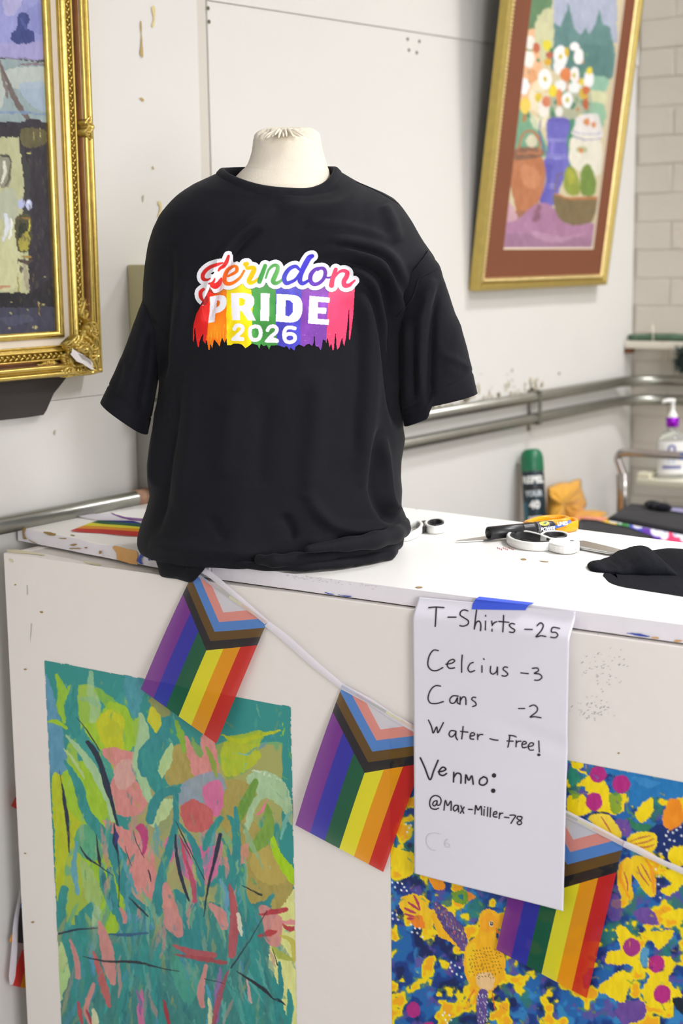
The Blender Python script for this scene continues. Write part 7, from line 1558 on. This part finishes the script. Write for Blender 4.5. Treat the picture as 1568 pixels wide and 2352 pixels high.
zsh = hit(1500, 1104, 1, yc_+.03)[2]; xs0 = cq(1441, 1100)[0]
boxo('shelf', (xs0, yc_+.052, zsh-.018), (xs0+.8, YB-.06, zsh), mat('shelf_white', '#e4e1cc', .4), cart, .005)
boxo('shelf_lip', (xs0, yc_+.056, zsh+.0003), (xs0+.035, yc_+.11, zsh+.014), mat('shelf_cream', '#e6e2c8', .4), cart, .005)
boxo('lower_shelf', (xs0, yc_-.012, .28), (xs0+.8, YB-.06, .30), mat('shelf_white_low', '#d8d5c4', .4), cart, .004)
tubeo('post', [(xs0+.80, yc_, zsh+.05), (xs0+.80, yc_, .03)], .0125, M_chrome, cart, 12)
for x in (xs0+.0, xs0+.80):
    M = frameM((x, yc_-.012, .026), (1, 0, 0), (0, 1, 0)); latheo('wheel', [(.018, 0), (.025, .003), (.025, .021), (.018, .024)], M, M_blk, cart, 20)
mesh('tape_wrap', [p for p in [cq(1558, 1052, yc_-.0095), cq(1562, 1040, yc_-.0095), cq(1600, 1041, yc_-.0095), cq(1600, 1058, yc_-.0095), cq(1560, 1055, yc_-.0095)]], [(0, 1, 2, 3, 4)], mat('cart_tape', '#3f6fd0', .6), cart)
# pump bottle on the shelf
bb = hit(1541, 1096, 1, yc_+.10); bb = np.array([hit(1541, 1096, 2, zsh)[0], 0, 0]) if False else hit(1541, 1097, 2, zsh+.0005)
rb = .0395; k_b = np.linalg.norm(bb-CAM)/FPX
bo = empty('pump_bottle', tuple(bb), 'clear sanitizer bottle with purple collar and white pump on the cart shelf', 'bottle')
def zz(py):  # height above the shelf that projects to row py
    lo, hi = 0, .5
    for _ in range(40):
        m = (lo+hi)/2
        if proj(bb+np.array([0, 0, m]))[1] > py: lo = m
        else: hi = m
    return lo
MB = frameM(bb, UH, (0, 0, 1))
def glassy(name, c, a=.35):
    m = mat(name, c, .08); b = m.node_tree.nodes['Principled BSDF']; b.inputs['Transmission Weight'].default_value = .75; b.inputs['IOR'].default_value = 1.35; return m
h1, h2, h3_ = zz(1005), zz(985), zz(968)
def ell_lathe(name, prof, m, sy=.62, seg=32):
    bm = bmesh.new(); add_lathe(bm, prof, MB @ Matrix.Diagonal((1, sy, 1, 1)), seg); return bmo(name, bm, m, bo, True)
bottle_body = ell_lathe('bottle_body', [(rb-.004, 0), (rb, .004), (rb, h1-.012), (rb-.004, h1), (rb-.016, h1+.012), (.015, h2-.004), (.0135, h2), (.0135, h3_)], glassy('clear_plastic', '#e4e6e2'))
def wraplabel(name, z0, z1, a0, a1, m, r, sy=.62):
    v_ = []; n = 16
    for q in range(n+1):
        a = a0+(a1-a0)*q/n
        for z in (z0, z1): v_.append(MB @ Vector((r*cos(a), r*sin(a)*sy, z)))
    return mesh(name, v_, [(2*q, 2*q+2, 2*q+3, 2*q+1) for q in range(n)], m, bottle_body)
vb = MB.inverted().to_3x3() @ Vector(CAM-bb); ab = math.atan2(vb.y/.62, vb.x)
wraplabel('label', zz(1086), zz(1012), ab-1.15, ab+1.15, mat('bottle_label', '#e9e9e6', .4), rb+.0006)
M_bb = mat('label_indigo', '#4a4a9e', .5)
bm = bmesh.new()
def onb(x, z, off=.0012): # x metres across from the label centre
    a = ab-x/(rb*.98)*sgnb; return MB @ Vector(((rb+off)*cos(a), (rb+off)*sin(a)*.62, z))
sgnb = 1 if (MB @ Vector((rb*cos(ab-.3), rb*sin(ab-.3)*.62, 0))-MB @ Vector((rb*cos(ab), rb*sin(ab)*.62, 0))).dot(Vector(UH)) > 0 else -1
zc_ = zz(1029)
ro, ri = .0105, .0062
Lo = [bm.verts.new(onb(ro*cos(t)*.95, zc_+ro*sin(t)*1.1)) for t in np.linspace(0, 2*pi, 25)[:-1]]; Li = [bm.verts.new(onb(ri*cos(t)*.8, zc_+ri*sin(t)*1.2)) for t in np.linspace(0, 2*pi, 25)[:-1]]
for i in range(24): bm.faces.new((Lo[i], Lo[(i+1) % 24], Li[(i+1) % 24], Li[i]))
bmo('label_mark', bm, M_bb, bottle_body)
bm = bmesh.new()
for k in range(9):
    x = -.0235+k*.0055; w_ = .0042; za, zb_ = zz(1074), zz(1066.5)
    bm.faces.new([bm.verts.new(onb(*q, .001)) for q in ((x, za), (x+w_, za), (x+w_, zb_), (x, zb_))])
bmo('label_mark', bm, M_bb, bottle_body)
bm = bmesh.new(); bm.faces.new([bm.verts.new(onb(*q, .001)) for q in ((-.008, zz(1061)), (.006, zz(1061)), (.006, zz(1052)), (-.008, zz(1052)))]); bmo('label_mark', bm, mat('label_sky', '#a9c8e8', .5), bottle_body)
latheo('collar', [(.0150, zz(980)), (.0165, zz(979)), (.0168, zz(961)), (.0155, zz(959)), (0, zz(959))], MB, mat('purple_metal', '#9a12c8', .2, .5), bo, 28)
pump = latheo('pump', [(.0135, zz(958.5)), (.0125, zz(955)), (.0085, zz(948)), (.0052, zz(942)), (.0050, zz(925)), (.0062, zz(923)), (.0062, zz(916)), (0, zz(915))], MB, M_white, bo, 20)
pt = bb+np.array([0, 0, zz(920)]); tubeo('nozzle', [pt, pt-UH*.013+np.array([0, 0, .0005]), pt-UH*.024-np.array([0, 0, .002]), pt-UH*.027-np.array([0, 0, .006])], [.0056, .005, .0042, .0036], M_white, pump, 12)
